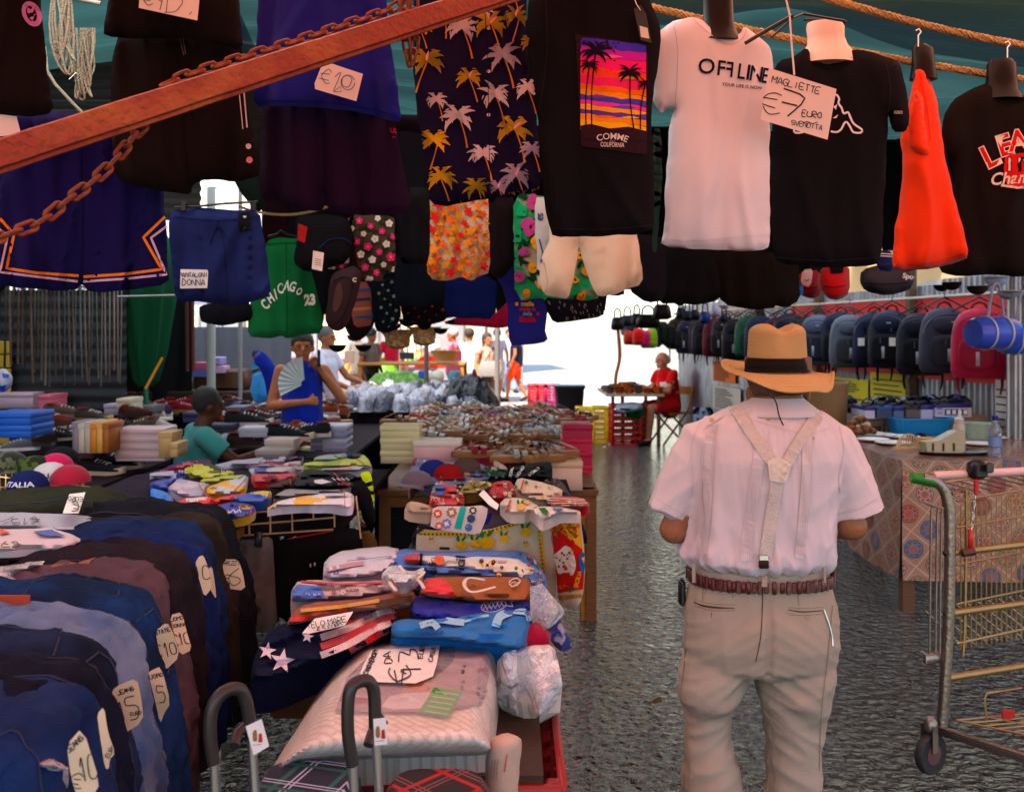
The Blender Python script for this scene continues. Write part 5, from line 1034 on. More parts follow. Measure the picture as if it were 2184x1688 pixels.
for i,(u,c1,c2,lab,sc) in enumerate(bps):
 s=fs_u(u);p=fp(s,.30+.04*math.sin(i*2.9),1.85+.02*math.sin(i*2.3));br= lambda h:'%02x%02x%02x'%tuple(min(255,int(int(h[k:k+2],16)*.95+3)) for k in (0,2,4));rc={BPB.name:fab(br(c1),.45),BPA.name:fab(br(c2),.45)}
 o=bp0 if i==0 else dup(bp0,label=lab,recol=rc)
 if i==0:
  o['label']=lab
  for ch in o.children:
   for sl_ in ch.material_slots:
    if sl_.material and sl_.material.name in rc:nm=rc[sl_.material.name];sl_.link='OBJECT';sl_.material=nm
 o['group']='backpacks hanging on the rail';o.location=p;o.rotation_euler=(0,0,R(-28+16*math.sin(i*1.7)));o.scale=(sc*1.22,1.15,sc*(1+.05*math.sin(i*3.1)))
 if i in (3,6,14,4):
  tg=MB().box((0.07 if i!=4 else -.09,-.15,-.27),(.045,.003,.07)).build('tag',PAPER);tg.parent=o
 if 'SCOTT' in lab:
  D=Decal(lambda a,b,off:Vector((a,-.139-off,b)));D.text('SCOTT',0,0,.07,WHITEP,0,.02);tm=MB()
  pts,fs=text_mesh('SCOTT',.02);tm.add([Vector((-y*.06+.03,-.1405,x*.06-.34)) for x,y in pts],fs);q=tm.build('lettering',plas('a8b0b8',.4),smooth=False);q.parent=o
for i,(u,v0,v1,w_,h,lab) in enumerate(((1362,700,736,14,'d83820','orange red small backpack hanging left of the pink one'),(1377,704,742,12,'d02878','hot pink small backpack between orange and lime'),(1390,700,742,13,'98c020','lime green small backpack at the far end'),(1340,705,735,11,'c84840','faded red bag at the far end left of the orange one'),(1350,712,735,8,'a0b040','pale lime bag behind the orange one'),(1402,690,740,10,'1c2a24','dark green bag right of the lime one'),(1414,685,735,12,'1e2822','black green bag second right of the lime one'),(1428,690,740,14,'1a2020','black bag third right of the lime one'),(1440,700,745,13,'202024','black bag fourth right of the lime one'),(1350,672,712,12,'3c4048','grey bag above the orange backpack'),(1335,678,715,12,'6a6e7a','light grey bag above the faded red one'))):
 Y=12.2;c=Cloth([(u-w_*.8,v0),(u+w_*.8,v0),(u+w_,(v0+v1)/2),(u+w_*.9,v1),(u-w_*.9,v1),(u-w_,(v0+v1)/2)],Y+i*.06,th=.14,fold=.01,edge=.1,wob=.2,step=6);o=c.make('backpack',fab(h,.6),lab,'backpack','small bags at the far end of the fence')
 D=c.decal();D.line([(u-w_*.6,lerp(v0,v1,.55)),(u+w_*.6,lerp(v0,v1,.55))],1,fab('2a2a2a'));D.build('zip',o)
def sbag(u,v,w_,h_,Y,h,lab,hh=18,th=.1):
 c=Cloth([(u-w_*.75,v),(u+w_*.75,v),(u+w_,v+h_*.5),(u+w_,v+h_),(u-w_,v+h_),(u-w_,v+h_*.5)],Y,th=th,fold=.01,edge=.08,wob=.4,step=7);o=c.make('handbag',fab(h,.45),lab,'handbag','handbags hanging above the vendor')
 MB().tube(smoothline([tuple(P(u-w_*.5,v+3,Y)),tuple(P(u-w_*.4,v-hh*.7,Y)),tuple(P(u,v-hh,Y)),tuple(P(u+w_*.4,v-hh*.7,Y)),tuple(P(u+w_*.5,v+3,Y))],4),.008,6).build('handle',fab(h,.45),o)
for q in ((1317,676,14,28,9.5,'2c2426','black handbag hanging at the far left of the bag row'),(1338,672,15,24,9.8,'38343e','dark grey handbag with pale side'),(1358,668,12,26,9.2,'241c20','dark brown handbag second in the row'),(1382,670,26,30,8.4,'1e181a','large black handbag above the coloured backpacks'),(1412,648,20,34,8.2,'2a1a1c','brown black round handbag right of the large one'),(1466,662,10,22,10.5,'22242a','small black handbag left of the blue one'),(1482,660,10,22,10.2,'1c1e26','tiny black handbag beside the blue one'),(1504,664,12,26,10.0,'28346a','small blue handbag above the backpacks'),(1528,650,11,26,9.6,'b8aec0','small lilac handbag above the backpacks'),(1544,668,10,20,9.8,'26262c','small black handbag right of the lilac one'),(1452,655,10,26,10.8,'1a1c22','narrow black handbag above the vendor')):sbag(*q)
def duffel(c_,rx_,L,h,lab,rot):
 T=thing('sports_bag',lab,'bag',c_,'blue sports bags');c_=Vector(c_);M=Matrix.Rotation(rot,3,'Z')@Matrix.Rotation(R(90),3,'Y');m=plas(h,.3)
 MB().lathe([(.02,-L/2-.004),(rx_*.85,-L/2),(rx_,-L/2+.03),(rx_*1.04,0),(rx_,L/2-.03),(rx_*.85,L/2),(.02,L/2+.004)],c_,22,True,1,1,M).build('body',m,T)
 for s in (-1,1):
  mb=MB();rg=[c_+M@Vector((math.cos(t)*rx_*1.06,math.sin(t)*rx_*1.06,s*L*.2)) for t in [2*math.pi*i/24 for i in range(25)]];mb.tube(rg,.008,5,flat=.5);mb.build('band',plas('a8b0c8',.5),T)
 a=c_+M@Vector((0,-rx_,-L*.2));b=c_+M@Vector((0,-rx_,L*.2))
 MB().tube(smoothline([tuple(c_+M@Vector((-rx_*.9,-.02,-L*.2))),tuple(c_+M@Vector((-rx_*.9-.16,-.02,-L*.08))),tuple(c_+M@Vector((-rx_*.9-.17,-.02,L*.08))),tuple(c_+M@Vector((-rx_*.9,-.02,L*.2)))],5),.008,6).build('handle',plas('8890a8',.5),T)
duffel(P(2118,710,5.3),.085,.27,'3a50b8','clear blue barrel sports bag hanging at the right edge',R(18));duffel(P(2178,722,5.6),.085,.27,'2060d0','brighter blue sports bag behind the first at the right edge',R(12))
tx0,tx1,ty0,ty1,tz=2.32,4.1,5.92,7.6,.905
def cloth_pattern():
 m=bpy.data.materials.new('tile_print_oilcloth');m.use_nodes=True;t=m.node_tree;L=t.links.new;p=t.nodes['Principled BSDF'];p.inputs['Roughness'].default_value=.28;p.inputs['Coat Weight'].default_value=.1
 uv=t.nodes.new('ShaderNodeUVMap');
 def vm(op,a,b=None,out=0):
  n=t.nodes.new('ShaderNodeVectorMath');n.operation=op;L(a,n.inputs[0])
  if b is not None:
   if isinstance(b,tuple):n.inputs[1].default_value=b
   else:L(b,n.inputs[1])
  return n.outputs[out]
 def mt(op,a,b=0,c=None):
  n=t.nodes.new('ShaderNodeMath');n.operation=op
  for i,q in enumerate((a,b) if c is None else (a,b,c)):
   if isinstance(q,(int,float)):n.inputs[i].default_value=q
   else:L(q,n.inputs[i])
  return n.outputs[0]
 sc=vm('SCALE',uv.outputs[0]);t.nodes[-1].inputs['Scale'].default_value=6.6
 rot=t.nodes.new('ShaderNodeVectorRotate');rot.rotation_type='Z_AXIS';rot.inputs['Angle'].default_value=R(38);L(sc,rot.inputs[0])
 fr=vm('FRACTION',rot.outputs[0]);ce=vm('SUBTRACT',fr,(.5,.5,0));cell=vm('FLOOR',rot.outputs[0])
 ln=vm('LENGTH',ce,None,1);sp=t.nodes.new('ShaderNodeSeparateXYZ');L(ce,sp.inputs[0])
 an=mt('ARCTAN2',sp.outputs[1],sp.outputs[0]);pet=mt('ABSOLUTE',mt('SINE',mt('MULTIPLY',an,4.0)))
 wn=t.nodes.new('ShaderNodeTexWhiteNoise');L(cell,wn.inputs[0])
 rp=t.nodes.new('ShaderNodeValToRGB');L(wn.outputs[0],rp.inputs[0]);cr_=rp.color_ramp;cr_.interpolation='CONSTANT'
 cols=['b08078','b88460','8a3a2c','987860','5a5c7c','a85c50'];cr_.elements[0].color=(*hexc(cols[0]),1);cr_.elements[1].position=.18;cr_.elements[1].color=(*hexc(cols[1]),1)
 for i in range(2,6):e=cr_.elements.new(i*.17);e.color=(*hexc(cols[i]),1)
 ring=mt('LESS_THAN',ln,mt('ADD',.36,mt('MULTIPLY',pet,.04)));edge=mt('COMPARE',ln,.34,.018);inner=mt('LESS_THAN',ln,mt('ADD',.08,mt('MULTIPLY',pet,.10)));dots=mt('MULTIPLY',mt('COMPARE',ln,.25,.03),mt('GREATER_THAN',pet,.55))
 grid=mt('GREATER_THAN',mt('MAXIMUM',mt('ABSOLUTE',sp.outputs[0]),mt('ABSOLUTE',sp.outputs[1])),.475)
 def mix(f,a,b):
  n=t.nodes.new('ShaderNodeMix');n.data_type='RGBA';L(f,n.inputs[0])
  for i,q in ((6,a),(7,b)):
   if isinstance(q,tuple):n.inputs[i].default_value=(*q,1)
   else:L(q,n.inputs[i])
  return n.outputs[2]
 c=mix(ring,hexc('94705c'),rp.outputs[0]);c=mix(edge,c,hexc('2a1a1c'));c=mix(inner,c,hexc('8a4a44'));c=mix(dots,c,hexc('3a2428'));c=mix(grid,c,hexc('b89c88'));L(c,p.inputs['Base Color'])
 n=t.nodes.new('ShaderNodeTexNoise');n.inputs['Scale'].default_value=5;tc=t.nodes.new('ShaderNodeTexCoord');L(tc.outputs['Object'],n.inputs[0]);b=t.nodes.new('ShaderNodeBump');b.inputs['Strength'].default_value=.35;b.inputs['Distance'].default_value=.03;L(n.outputs[0],b.inputs['Height']);L(b.outputs[0],p.inputs['Normal'])
 return m
TC=cloth_pattern();T=thing('oilcloth','shiny tile patterned oilcloth covering the food table','tablecloth',(3.0,6.6,tz))
def uvmesh(name,nu,nv,fn,m,parent,uvs):
 mb=MB().grid(nu,nv,fn);o=mb.build(name,m,parent,ang=80);l=o.data.uv_layers.new(name='UVMap');co=[uvs(i/nu,j/nv) for j in range(nv+1) for i in range(nu+1)]
 for lp in o.data.loops:l.data[lp.index].uv=co[lp.vertex_index]
 return o
hem=.20
uvmesh('cloth_top',30,24, lambda a,b:Vector((lerp(tx0,tx1,a),lerp(ty0,ty1,b),tz+.003*N3(a*6,b*6,1))),TC,T, lambda a,b:(a*1.78,b*1.33))
uvmesh('cloth_front',40,20, lambda a,b:Vector((lerp(tx0,tx1,a),ty0-.02*b*(1+N3(a*8,b,2))-.012*ridge(a*9,b*.7,2)*b,lerp(tz,hem-.03*a,b)+.003*N3(a*6,0,1)*(1-b))),TC,T, lambda a,b:(a*1.78,-b*.72))
uvmesh('cloth_side',30,20, lambda a,b:Vector((tx0-.02*b*(1+N3(a*8,b,4))-.02*ridge(a*7,b*.7,4)*b,lerp(ty0,ty1,a),lerp(tz,hem,b))),TC,T, lambda a,b:(a*1.33+3,-b*.72))
T=thing('table','wooden trestle table under the tile patterned oilcloth','table',(3.0,6.6,0));W=wood('6a4a34')
MB().box(((tx0+tx1)/2,(ty0+ty1)/2,tz-.02),(tx1-tx0-.02,ty1-ty0-.02,.03)).build('tabletop',W,T)
for x in (tx0+.05,tx1-.95,tx1-.06):
 for y in (ty0+.06,ty1-.08):MB().box((x,y,(tz-.04)/2),(.07,.07,tz-.04)).build('leg',W,T)
def tb(u,v,z=tz):Y=(CH-z)/((v-HV)/F); return P(u,v,Y)
def plate(u,v,r,lab,m=WHITEP,h=.018):
 p=tb(u,v); return MB().lathe([(r*.55,.004),(r*.6,.004),(r,h),(r*1.0,h+.003),(r*.58,.009),(.001,.008)],p,28,False).solo('plate',m,lab,'plate','plates on the food table')
plate(1830,928,.2,'large white oval platter piled with fried food');plate(1880,931,.11,'white plate with dark morsels right of the platter');plate(1925,935,.12,'white plate in front of the blue tub');plate(1862,941,.11,'flat pale plate at the left of the table');plate(1905,948,.12,'flat pale plate in the middle front of the table');plate(2085,950,.10,'white plate right of the white cup');plate(2120,935,.09,'white plate at the far right of the table',h=.01)
r_=random.Random(8);FR=mat('fried_food',hexc('8a5a30'),.7,bump=.6,bs=60,col2=hexc('4a2a14'),vs=30)
def lump(p,r,m,lab,name='fried_fish',cat='food',group='fried food on the platter',sc=(1,1,.7)):
 mb=MB();s=r_.uniform(0,99);n=10;rings=[]
 for k in range(1,8):an=math.pi*k/8;rings.append([p+Vector((math.sin(an)*math.cos(2*math.pi*i/n)*r*sc[0],math.sin(an)*math.sin(2*math.pi*i/n)*r*sc[1],-math.cos(an)*r*sc[2]))*1.0 for i in range(n)])
 rings=[[q+(q-p)*.35*N3(q.x*30+s,q.y*30,q.z*30) for q in rg] for rg in rings]
 return mb.loft(rings).solo(name,m,lab,cat,group)
pp=tb(1830,930);k=0
for i in range(28):
 a=r_.uniform(0,6.28);rr=.12*math.sqrt(r_.random());h=.03+.12*(1-rr/.13)*r_.random()
 lump(pp+Vector((math.cos(a)*rr*1.15,math.sin(a)*rr,h)),r_.uniform(.026,.045),FR if i%3 else mat('pale_batter',hexc('cdb8a0'),.6,bump=.4),'%s lump of fried food in the heap on the large platter'%('brown','pale')[i%3==0])
lump(tb(1878,923),.018,BLACKP,'dark morsel on the second plate','olive','food',None)
lump(tb(1870,916),.014,plas('3a8a30',.6),'green lemon leaf on the platter edge','leaf','food',None)
for i,(u,v,h) in enumerate(((1946,936,'18244a'),(1962,932,'1c2238'),(1954,941,'202c50'))):lump(tb(u,v)+Vector((0,0,.015)),.03,fab(h),('dark blue crumpled cloth on the table, left fold','dark blue crumpled cloth on the table, right fold','dark blue crumpled cloth on the table, front fold')[i],'cloth_rag','rag','dark blue rags',(1.3,1,.6))
lump(tb(1985,940)+Vector((0,0,.01)),.025,fab('b02040'),'small crimson cloth scrap beside the blue rag','cloth_rag','rag',None)
p=tb(1975,945);MB().lathe([(.045,0),(.055,.02),(.05,.04),(.001,.045)],p,18).solo('lemon_cup',plas('e0a818',.5),'small yellow dish behind the basket','dish')
T=thing('plastic_tub','bright blue plastic basin on the food table','basin',tb(1965,925));p=tb(1965,925)+Vector((0,.05,0))
def rrect(c,hx,hy,z,rc=.05,n=6):
 r=[]
 for sx,sy,a0 in ((1,1,0),(-1,1,90),(-1,-1,180),(1,-1,270)):
  for i in range(n):a=R(a0+90*i/(n-1));r.append(c+Vector((sx*(hx-rc)+math.cos(a)*rc,sy*(hy-rc)+math.sin(a)*rc,z)))
 return r
BL=plas('2a90d0',.25);mb=MB().loft([rrect(p,.19,.12,0),rrect(p,.215,.145,.11),rrect(p,.235,.165,.115),rrect(p,.235,.165,.125),rrect(p,.205,.14,.122),rrect(p,.18,.115,.015)],True);mb.build('basin',BL,T)
p=tb(1890,905)+Vector((0,.2,0));CB=plas('b87838',.45);T=thing('plastic_tray','orange brown plastic tray with white label behind the platter','tray',p)
MB().loft([rrect(p,.17,.12,0,.02),rrect(p,.21,.15,.13,.02),rrect(p,.2,.14,.13,.02),rrect(p,.16,.11,.01,.02)]).build('tray',CB,T);MB().box(p+Vector((.13,-.152,.08)),(.05,.003,.05)).build('label',PAPER,T)
p=tb(1938,958);CRM=plas('e0c89a',.4);T=thing('cutlery_basket','cream slotted half round basket on the table','basket',p);mb=MB()
for i in range(15):
 a=math.pi*i/14;x=math.cos(a)*.075
 if 0<i<14:mb.box(p+Vector((x,0,.09*math.sin(a)/2+.002)),(.006,.008,.09*math.sin(a)))
mb.tube([p+Vector((math.cos(a)*.08,0,.095*math.sin(a)+.004)) for a in [math.pi*i/16 for i in range(17)]],.006,6);mb.box(p+Vector((0,.03,.006)),(.16,.07,.012));mb.build('basket',CRM,T)
p=tb(2032,968);MB().lathe([(.20,0),(.225,.02),(.22,.022),(.195,.006),(.001,.005)],p,36,False,1,.55).solo('serving_tray',plas('221c1e',.35),'black oval tray under the cutlery stand','tray')
TRP=p;p=p+Vector((-.08,-.01,.006));T=thing('cutlery_stand','grey beige slanted plastic cutlery stand with dark slots','cutlery stand',p);GB=plas('b8ae90',.45)
side=[(-.10,0),(.11,0),(.125,.15),(.07,.14),(-.03,.085),(-.115,.075)]
MB().loft([[p+Vector((x,-.05,z)) for x,z in side],[p+Vector((x,.05,z)) for x,z in side]]).build('holder',GB,T)
mb=MB()
for x in (-.07,-.005,.06):mb.box(p+Vector((x,-.052,.045)),(.012,.005,.05))
mb.build('slots',plas('30302c',.6),T)
p=TRP+Vector((.055,.03,.005));T=thing('squeeze_bottle','white squeeze bottle with pointed nozzle on the black tray','bottle',p);MB().lathe([(.033,0),(.036,.01),(.036,.17),(.028,.185),(.03,.19),(.03,.215)],p,20).build('bottle',plas('cfc0b0',.3),T);MB().lathe([(.03,.215),(.012,.225),(.008,.26),(.003,.275)],p,12).build('nozzle',WHITEP,T)
p=tb(2086,935);MB().lathe([(.07,0),(.09,.1),(.1,.105),(.1,.115),(.085,.112),(.06,.01)],p,26).solo('tub',plas('a8c0b0',.35),'pale green plastic bowl with lid edge behind the black tray','bowl')
p=tb(2122,972);T=thing('water_bottle','clear plastic water bottle with blue cap on the food table','bottle',p);WP=mat('bottle_plastic',(.55,.68,.85),.08,trans=.75,var=.02)
MB().lathe([(.034,0),(.038,.01),(.038,.05),(.035,.055),(.038,.06),(.038,.12),(.034,.127),(.038,.135),(.038,.165),(.03,.185),(.016,.21),(.014,.225)],p,24).build('bottle',WP,T);MB().lathe([(.017,.222),(.018,.225),(.018,.25),(.001,.251)],p,16).build('cap',plas('1c2c90',.3),T);MB().lathe([(.0385,.062),(.0388,.062),(.0388,.118),(.0385,.118)],p,24,False).build('label',plas('8098c8',.4),T)
p=tb(1940,925,tz);MB().box(tb(2040,925)+Vector((.05,.1,.12)),(.12,.01,.015)).solo('tongs',STEEL,'steel tongs behind the squeeze bottle','tongs')
p=Vector((2.62,8.0,0));MB().lathe([(.13,0),(.15,.02),(.165,1.1),(.175,1.11),(.175,1.14),(.16,1.14),(.14,.1)],Vector((P(1762,815,8.0).x,8.0,.13)),28).solo('drum',plas('a88868',.5),'tall beige plastic drum behind the man, by the yellow poster','drum')
def box_(name,label,c,d,m,rot=0,group=None,tape=True,lid=None,cat='box'):
 T=thing(name,label,cat,(c[0],c[1],c[2]),group);c=Vector(c)+Vector((0,0,d[2]/2));M=Matrix.Rotation(rot,3,'Z')
 MB().box(c,d,rot,bev=.002).build('carton',m,T)
 if lid is not None:MB().box(c+Vector((0,0,d[2]/2-.012)),(d[0]+.006,d[1]+.006,.03),rot,bev=.002).build('lid',lid,T)
 elif tape:
  MB().box(c+Vector((0,0,d[2]/2+.001)),(d[0]*.96,.05,.002),rot).build('tape',mat('brown_tape',(.35,.2,.1),.3),T)
 return T
by=7.55
for (u0,u1,v0,v1,Y,lab) in ((1845,1885,895,1000,7.7,'brown carton at the left of the stack by the fence'),(1888,1930,893,1000,7.7,'brown carton with printed panel in the middle of the stack'),(1932,1985,893,1000,7.65,'brown carton under the blue slippers'),(1990,2110,888,1000,7.6,'large light brown carton at the right of the stack')):
 a,b=P(u0,v0,Y),P(u1,v0,Y);c=((a.x+b.x)/2,Y+.15,.32);T=box_('carton',lab,c,(b.x-a.x-.01,.3,a.z-.32),CARD,group='cartons by the fence')
 D=Decal(lambda u,v,off,Y=Y:P(u,v,Y-off-.001));D.patch([(u0+6,v0+14),(u0+34,v0+14),(u0+34,v0+34),(u0+6,v0+34)],plas('3a2c26',.7),30)
 [D.line([(u0+9,v0+18+k*5),(u0+30,v0+18+k*5)],1,CARD) for k in range(3)];D.build('printed_panel',T)
a,b=P(1840,1000,7.6),P(2115,1000,7.6);MB().box(((a.x+b.x)/2,7.72,.3),(b.x-a.x,.5,.03)).solo('pallet_board',wood('5a4030'),'board the cartons by the fence stand on','board')
for x in (a.x+.1,b.x-.1):MB().box((x,7.72,.142),(.08,.45,.284)).solo('wooden_block',wood('5a4030'),'wooden block under the %s end of the carton board'%('left' if x<3.2 else 'right'),'block')
NVB=plas('28246a',.4);LILB=plas('c0bcd0',.5)
for i,(u0,u1,v0,v1,m1,m2,lab) in enumerate(((1844,1868,868,893,LILB,NVB,'white and violet shoe box, leftmost of the row'),(1870,1905,866,893,plas('34405c',.5),plas('3a5a90',.5),'dark blue shoe box with pale blue lid'),(1906,1930,868,893,plas('5a6a8a',.5),NVB,'grey blue shoe box, third of the row'),(1932,1962,866,892,plas('6a5c54',.6),plas('3a3434',.6),'brown grey shoe box in the middle'),(1964,1992,866,896,LILB,NVB,'white shoe box with violet lid left of the large one'),(1994,2075,862,890,plas('c8c4d0',.5),NVB,'long white and violet shoe box with four small pictures'))):
 Y=7.5;a,b=P(u0,v1,Y),P(u1,v0,Y);T=box_('shoe_box',lab,((a.x+b.x)/2,Y+.16,a.z+.002),(b.x-a.x-.008,.3,b.z-a.z),m1,lid=m2,group='slipper boxes')
 if i==5:
  D=Decal(lambda u,v,off:P(u,v,7.508-off));D.patch([(2015,872),(2064,872),(2064,885),(2015,885)],NVB,30)
  for k in range(4):D.patch([(2019+k*12,874),(2027+k*12,874),(2027+k*12,883),(2019+k*12,883)],WHITEP,30)
  D.text('mod',2004,871,6,NVB,0,.03);D.text('mod',2004,880,5,NVB,0,.03);D.build('pictures',T)
T=thing('shopping_trolley','steel shopping trolley with green handle cap at the right edge','shopping trolley',P(2000,1640,3.85))
TM=mat('worn_steel',hexc('8a8078'),.32,.85,bump=.2,bs=60,var=.25);TB=mat('brass_steel',hexc('a08860'),.35,.85,bump=.1,var=.3)  # yellowish tint on the second steel stands in for orange light on it
Yn=3.8;dx=Vector((1,.30,0)).normalized()
def TP(u,v,d=0): return P(u,v,Yn+d)
def bar(u,v,L=1.0,dz=0):
 a=TP(u,v); return [a,a+dx*L+Vector((0,0,dz))]
MB().tube(smoothline([tuple(TP(*q)) for q in ((1968,1018),(1992,1024),(2012,1042),(2022,1075),(2026,1120),(2024,1300),(2016,1450),(2008,1560))],5),.021,12).build('side_post',TM,T)
MB().tube(bar(1990,1014,.62),.0165,12).build('handle',plas('d8b8b0',.35),T)
mb=MB();mb.tube([TP(1943,1017),TP(1996,1028)],.021,8);mb.build('handle_cap',plas('1c7a2c',.4),T)
a=TP(2092,1003);MB().box(a+Vector((.0,.03,0)),(.075,.06,.075),.28,bev=.015).build('coin_lock',BLACKP,T);MB().box(a+Vector((.03,-.01,.012)),(.03,.02,.04),.28,bev=.006).build('coin_slot',plas('3a383c',.3),T)
MB().box(TP(2082,1038),(.016,.016,.06),bev=.004).build('key_holder',plas('b01c20',.4),T);MB().box(TP(2070,1150),(.018,.014,.08),bev=.004).build('key',plas('c01c20',.4),T)
mb=MB()
for k in range(7):p=TP(2080-k*1.4,1062+k*11.5);mb.tube([p+Vector((math.cos(t)*(.004 if k%2 else .0015),math.cos(t)*(.0015 if k%2 else .004),math.sin(t)*.011)) for t in [2*math.pi*i/10 for i in range(11)]],.0016,5,cap=False)
mb.build('key_chain',CHROME,T)
for v in (1179,1308,1446):MB().tube(bar(2022 if v<1400 else 2016,v,.95,.03),.0135,10).build('cross_bar',TB,T);MB().ball(TP(2018 if v<1400 else 2014,v),.014,10).build('cap',BLACKP,T)
MB().tube([TP(2052,1179),TP(2078,1175)],.016,8).build('grip',mat('brown_rubber',(.08,.04,.03),.6),T)
mb=MB();o_=TP(2040,1085,.02)
def bpnt(s,v): return TP(2040,v,.03)+dx*s
for k in range(32):
 s=.02+k*.024;mb.tube([bpnt(s,1080-s*60),bpnt(s,1385-s*30)],.0028,5)
for v,r in ((1068,.004),(1125,.004),(1204,.004),(1288,.004),(1372,.0045)):mb.tube([bpnt(0,v),bpnt(.8,v-40)],r,6)
for k in range(14):s=.06+k*.052;mb.tube([bpnt(s,1058-s*50),bpnt(s,1058-s*50)+Vector((-.06,.16,.012))],.0025,5)
mb.tube([bpnt(.0,1050)+Vector((-.06,.16,.0)),bpnt(.8,1010)+Vector((-.06,.16,.0))],.004,6)
mb.tube(smoothline([tuple(q) for q in (bpnt(-.02,1052),bpnt(.03,1046),bpnt(.045,1070),bpnt(.04,1300),bpnt(.03,1400))],4),.006,7)
for k in range(14):s=.03+k*.055;z0_,zz=bpnt(s,1380-s*30),0;mb.tube([z0_,z0_+Vector((.03,.42,.02))],.0025,5)
mb.build('wire_basket',TB,T)
mb=MB();
for k,u in enumerate((1986,1999,2008)):mb.tube(smoothline([tuple(q) for q in (TP(u-4,1395,-.0),TP(u,1110),TP(u+4,1085),TP(u+10,1080))],4),.005,7)
mb.tube([TP(1970,1070),TP(2012,1086)],.006,7);mb.build('child_gate',TM,T)
MB().box(TP(1992,1403),(.09,.02,.035),R(20),bev=.003).build('bracket',TM,T);MB().tube([TP(1965,1388),TP(2000,1418)],.005,6).build('gate_arm',TM,T)
a=TP(2000,1560);b=a+Vector((.42,-.52,-.03));c2=a+dx*.9+Vector((0,.05,.02))
def beam_(p,q,w_,h_,m,nm='base_rail'):
 d=(Vector(q)-Vector(p));M=d.to_track_quat('X','Z').to_matrix().to_4x4();MB().box((Vector(p)+Vector(q))/2,(d.length,w_,h_),M,bev=.004).build(nm,m,T)
beam_(TP(1996,1553),TP(2010,1585)+Vector((.5,-.36,-.02)),.022,.035,TM)
mb=MB();f0,f1=TP(2040,1535),TP(2040,1535)+Vector((.55,-.38,.0));g0=f0+Vector((.55,.12,0));g1=f1+Vector((.55,.12,0))
for k in range(15):t=k/14;mb.tube([f0.lerp(f1,t),g0.lerp(g1,t)],.004,6)
for k in range(5):t=k/4;mb.tube([f0.lerp(g0,t),f1.lerp(g1,t)],.004,6)
mb.tube([TP(2105,1540),TP(2100,1490),TP(2104,1478),TP(2180,1466)],.004,6);mb.build('lower_rack',TB,T)
MB().box(TP(2150,1522),(.05,.01,.03),bev=.002).build('red_tie',plas('b03018',.5),T)
wc=TP(1985,1600,-.02);rW=(1640-1558)/2*Yn/F*1.05;wc.z=rW;MW=Matrix.Rotation(R(90),3,'X')@Matrix.Rotation(0,3,'Z');MW=Matrix.Rotation(R(30),3,'Z')@Matrix.Rotation(R(90),3,'X')
WT_=MB().lathe([(rW*.5,-.016),(rW*.93,-.017),(rW,-.010),(rW,.010),(rW*.93,.017),(rW*.5,.016)],wc,32,True,1,1,MW).build('wheel',mat('dark_rubber',(.02,.018,.018),.6,bump=.2),T)
MB().lathe([(.001,-.020),(rW*.2,-.020),(rW*.5,-.0175),(rW*.5,.0175),(rW*.2,.020),(.001,.020)],wc,24,True,1,1,MW).build('hub',mat('hub_plastic',(.12,.05,.04),.5),WT_)
MB().box(wc+Vector((.006,-.026,.06)),(.03,.004,.1),R(30)).build('fork',TM,T);MB().box(wc+Vector((-.02,.02,.06)),(.03,.004,.1),R(30)).build('fork',TM,T)
MB().lathe([(.018,.0),(.026,.01),(.024,.04),(.012,.055)],wc+Vector((.0,0,rW+.006)),16).build('swivel',TM,T)
# shoes and stalls
def prof_ring(y0,w,z0,z1,n=14,p=2.3):
 """half dome ring in y-z at given x"""
 r=[]
 for i in range(n):
  t=math.pi*i/(n-1);r.append((abs(math.cos(t))**(2/p)*math.copysign(1,math.cos(t))*w+y0,z0+abs(math.sin(t))**(2/p)*(z1-z0)))
 return r
def sole_outline(L=.28,w=.05,n=24,heel=.036):
 pts=[]
 for i in range(n):
  t=2*math.pi*i/n;x=math.cos(t);hw=lerp(heel,w,(x+1)/2)-.010*math.exp(-((x+.1)/.35)**2);pts.append((x*L/2,math.copysign(abs(math.sin(t))**.8,math.sin(t))*hw))
 return pts
def sole(mb,z0,z1,L=.28,w=.05,grow=0,wave=0,toe=.012):
 so_=sole_outline(L,w);rings=[]
 for z,g in ((z0,-.002),(z0+.004,0),(z1-.003,0),(z1,-.003)):
  rings.append([Vector((x*(1+g/.14+grow),y*(1+g/.05+grow),z+(toe*max(0,x/.14)**3 if z>-1 else 0)+wave*math.sin(x*30))) for x,y in so_])
 mb.loft(rings)
def sneaker():
 T=thing('sneaker','sneaker','shoe');U,S,I=fab('1c1c20',.7),plas('d8cfc4',.5),fab('8a4030')
 mb=MB();sole(mb,0,.035,.29,.051,.02);mb.build('sole',S,T)
 mb=MB();rings=[]
 for x,w,z in ((-.14,.012,.06),(-.132,.032,.085),(-.11,.038,.095),(-.07,.038,.085),(-.03,.037,.082),(.01,.040,.078),(.05,.045,.062),(.09,.046,.05),(.12,.038,.045),(.138,.018,.038)):
  rings.append([Vector((x,y,zz)) for y,zz in prof_ring(0,w,.025,z)])
 mb.loft(rings,True,True).build('upper',U,T)
 mb=MB();mb.lathe([(.001,0),(.03,.0),(.034,.004),(.030,.007)],(-.085,0,.09),14,False,1.15,.9);mb.build('opening',I,T)
 mb=MB()
 for k in range(4):x=-.02+k*.022;mb.tube([Vector((x,-.024,.073-k*.004)),Vector((x,0,.086-k*.006)),Vector((x,.024,.073-k*.004))],.003,5)
 mb.build('laces',plas('c8c0b8',.7),T); return T
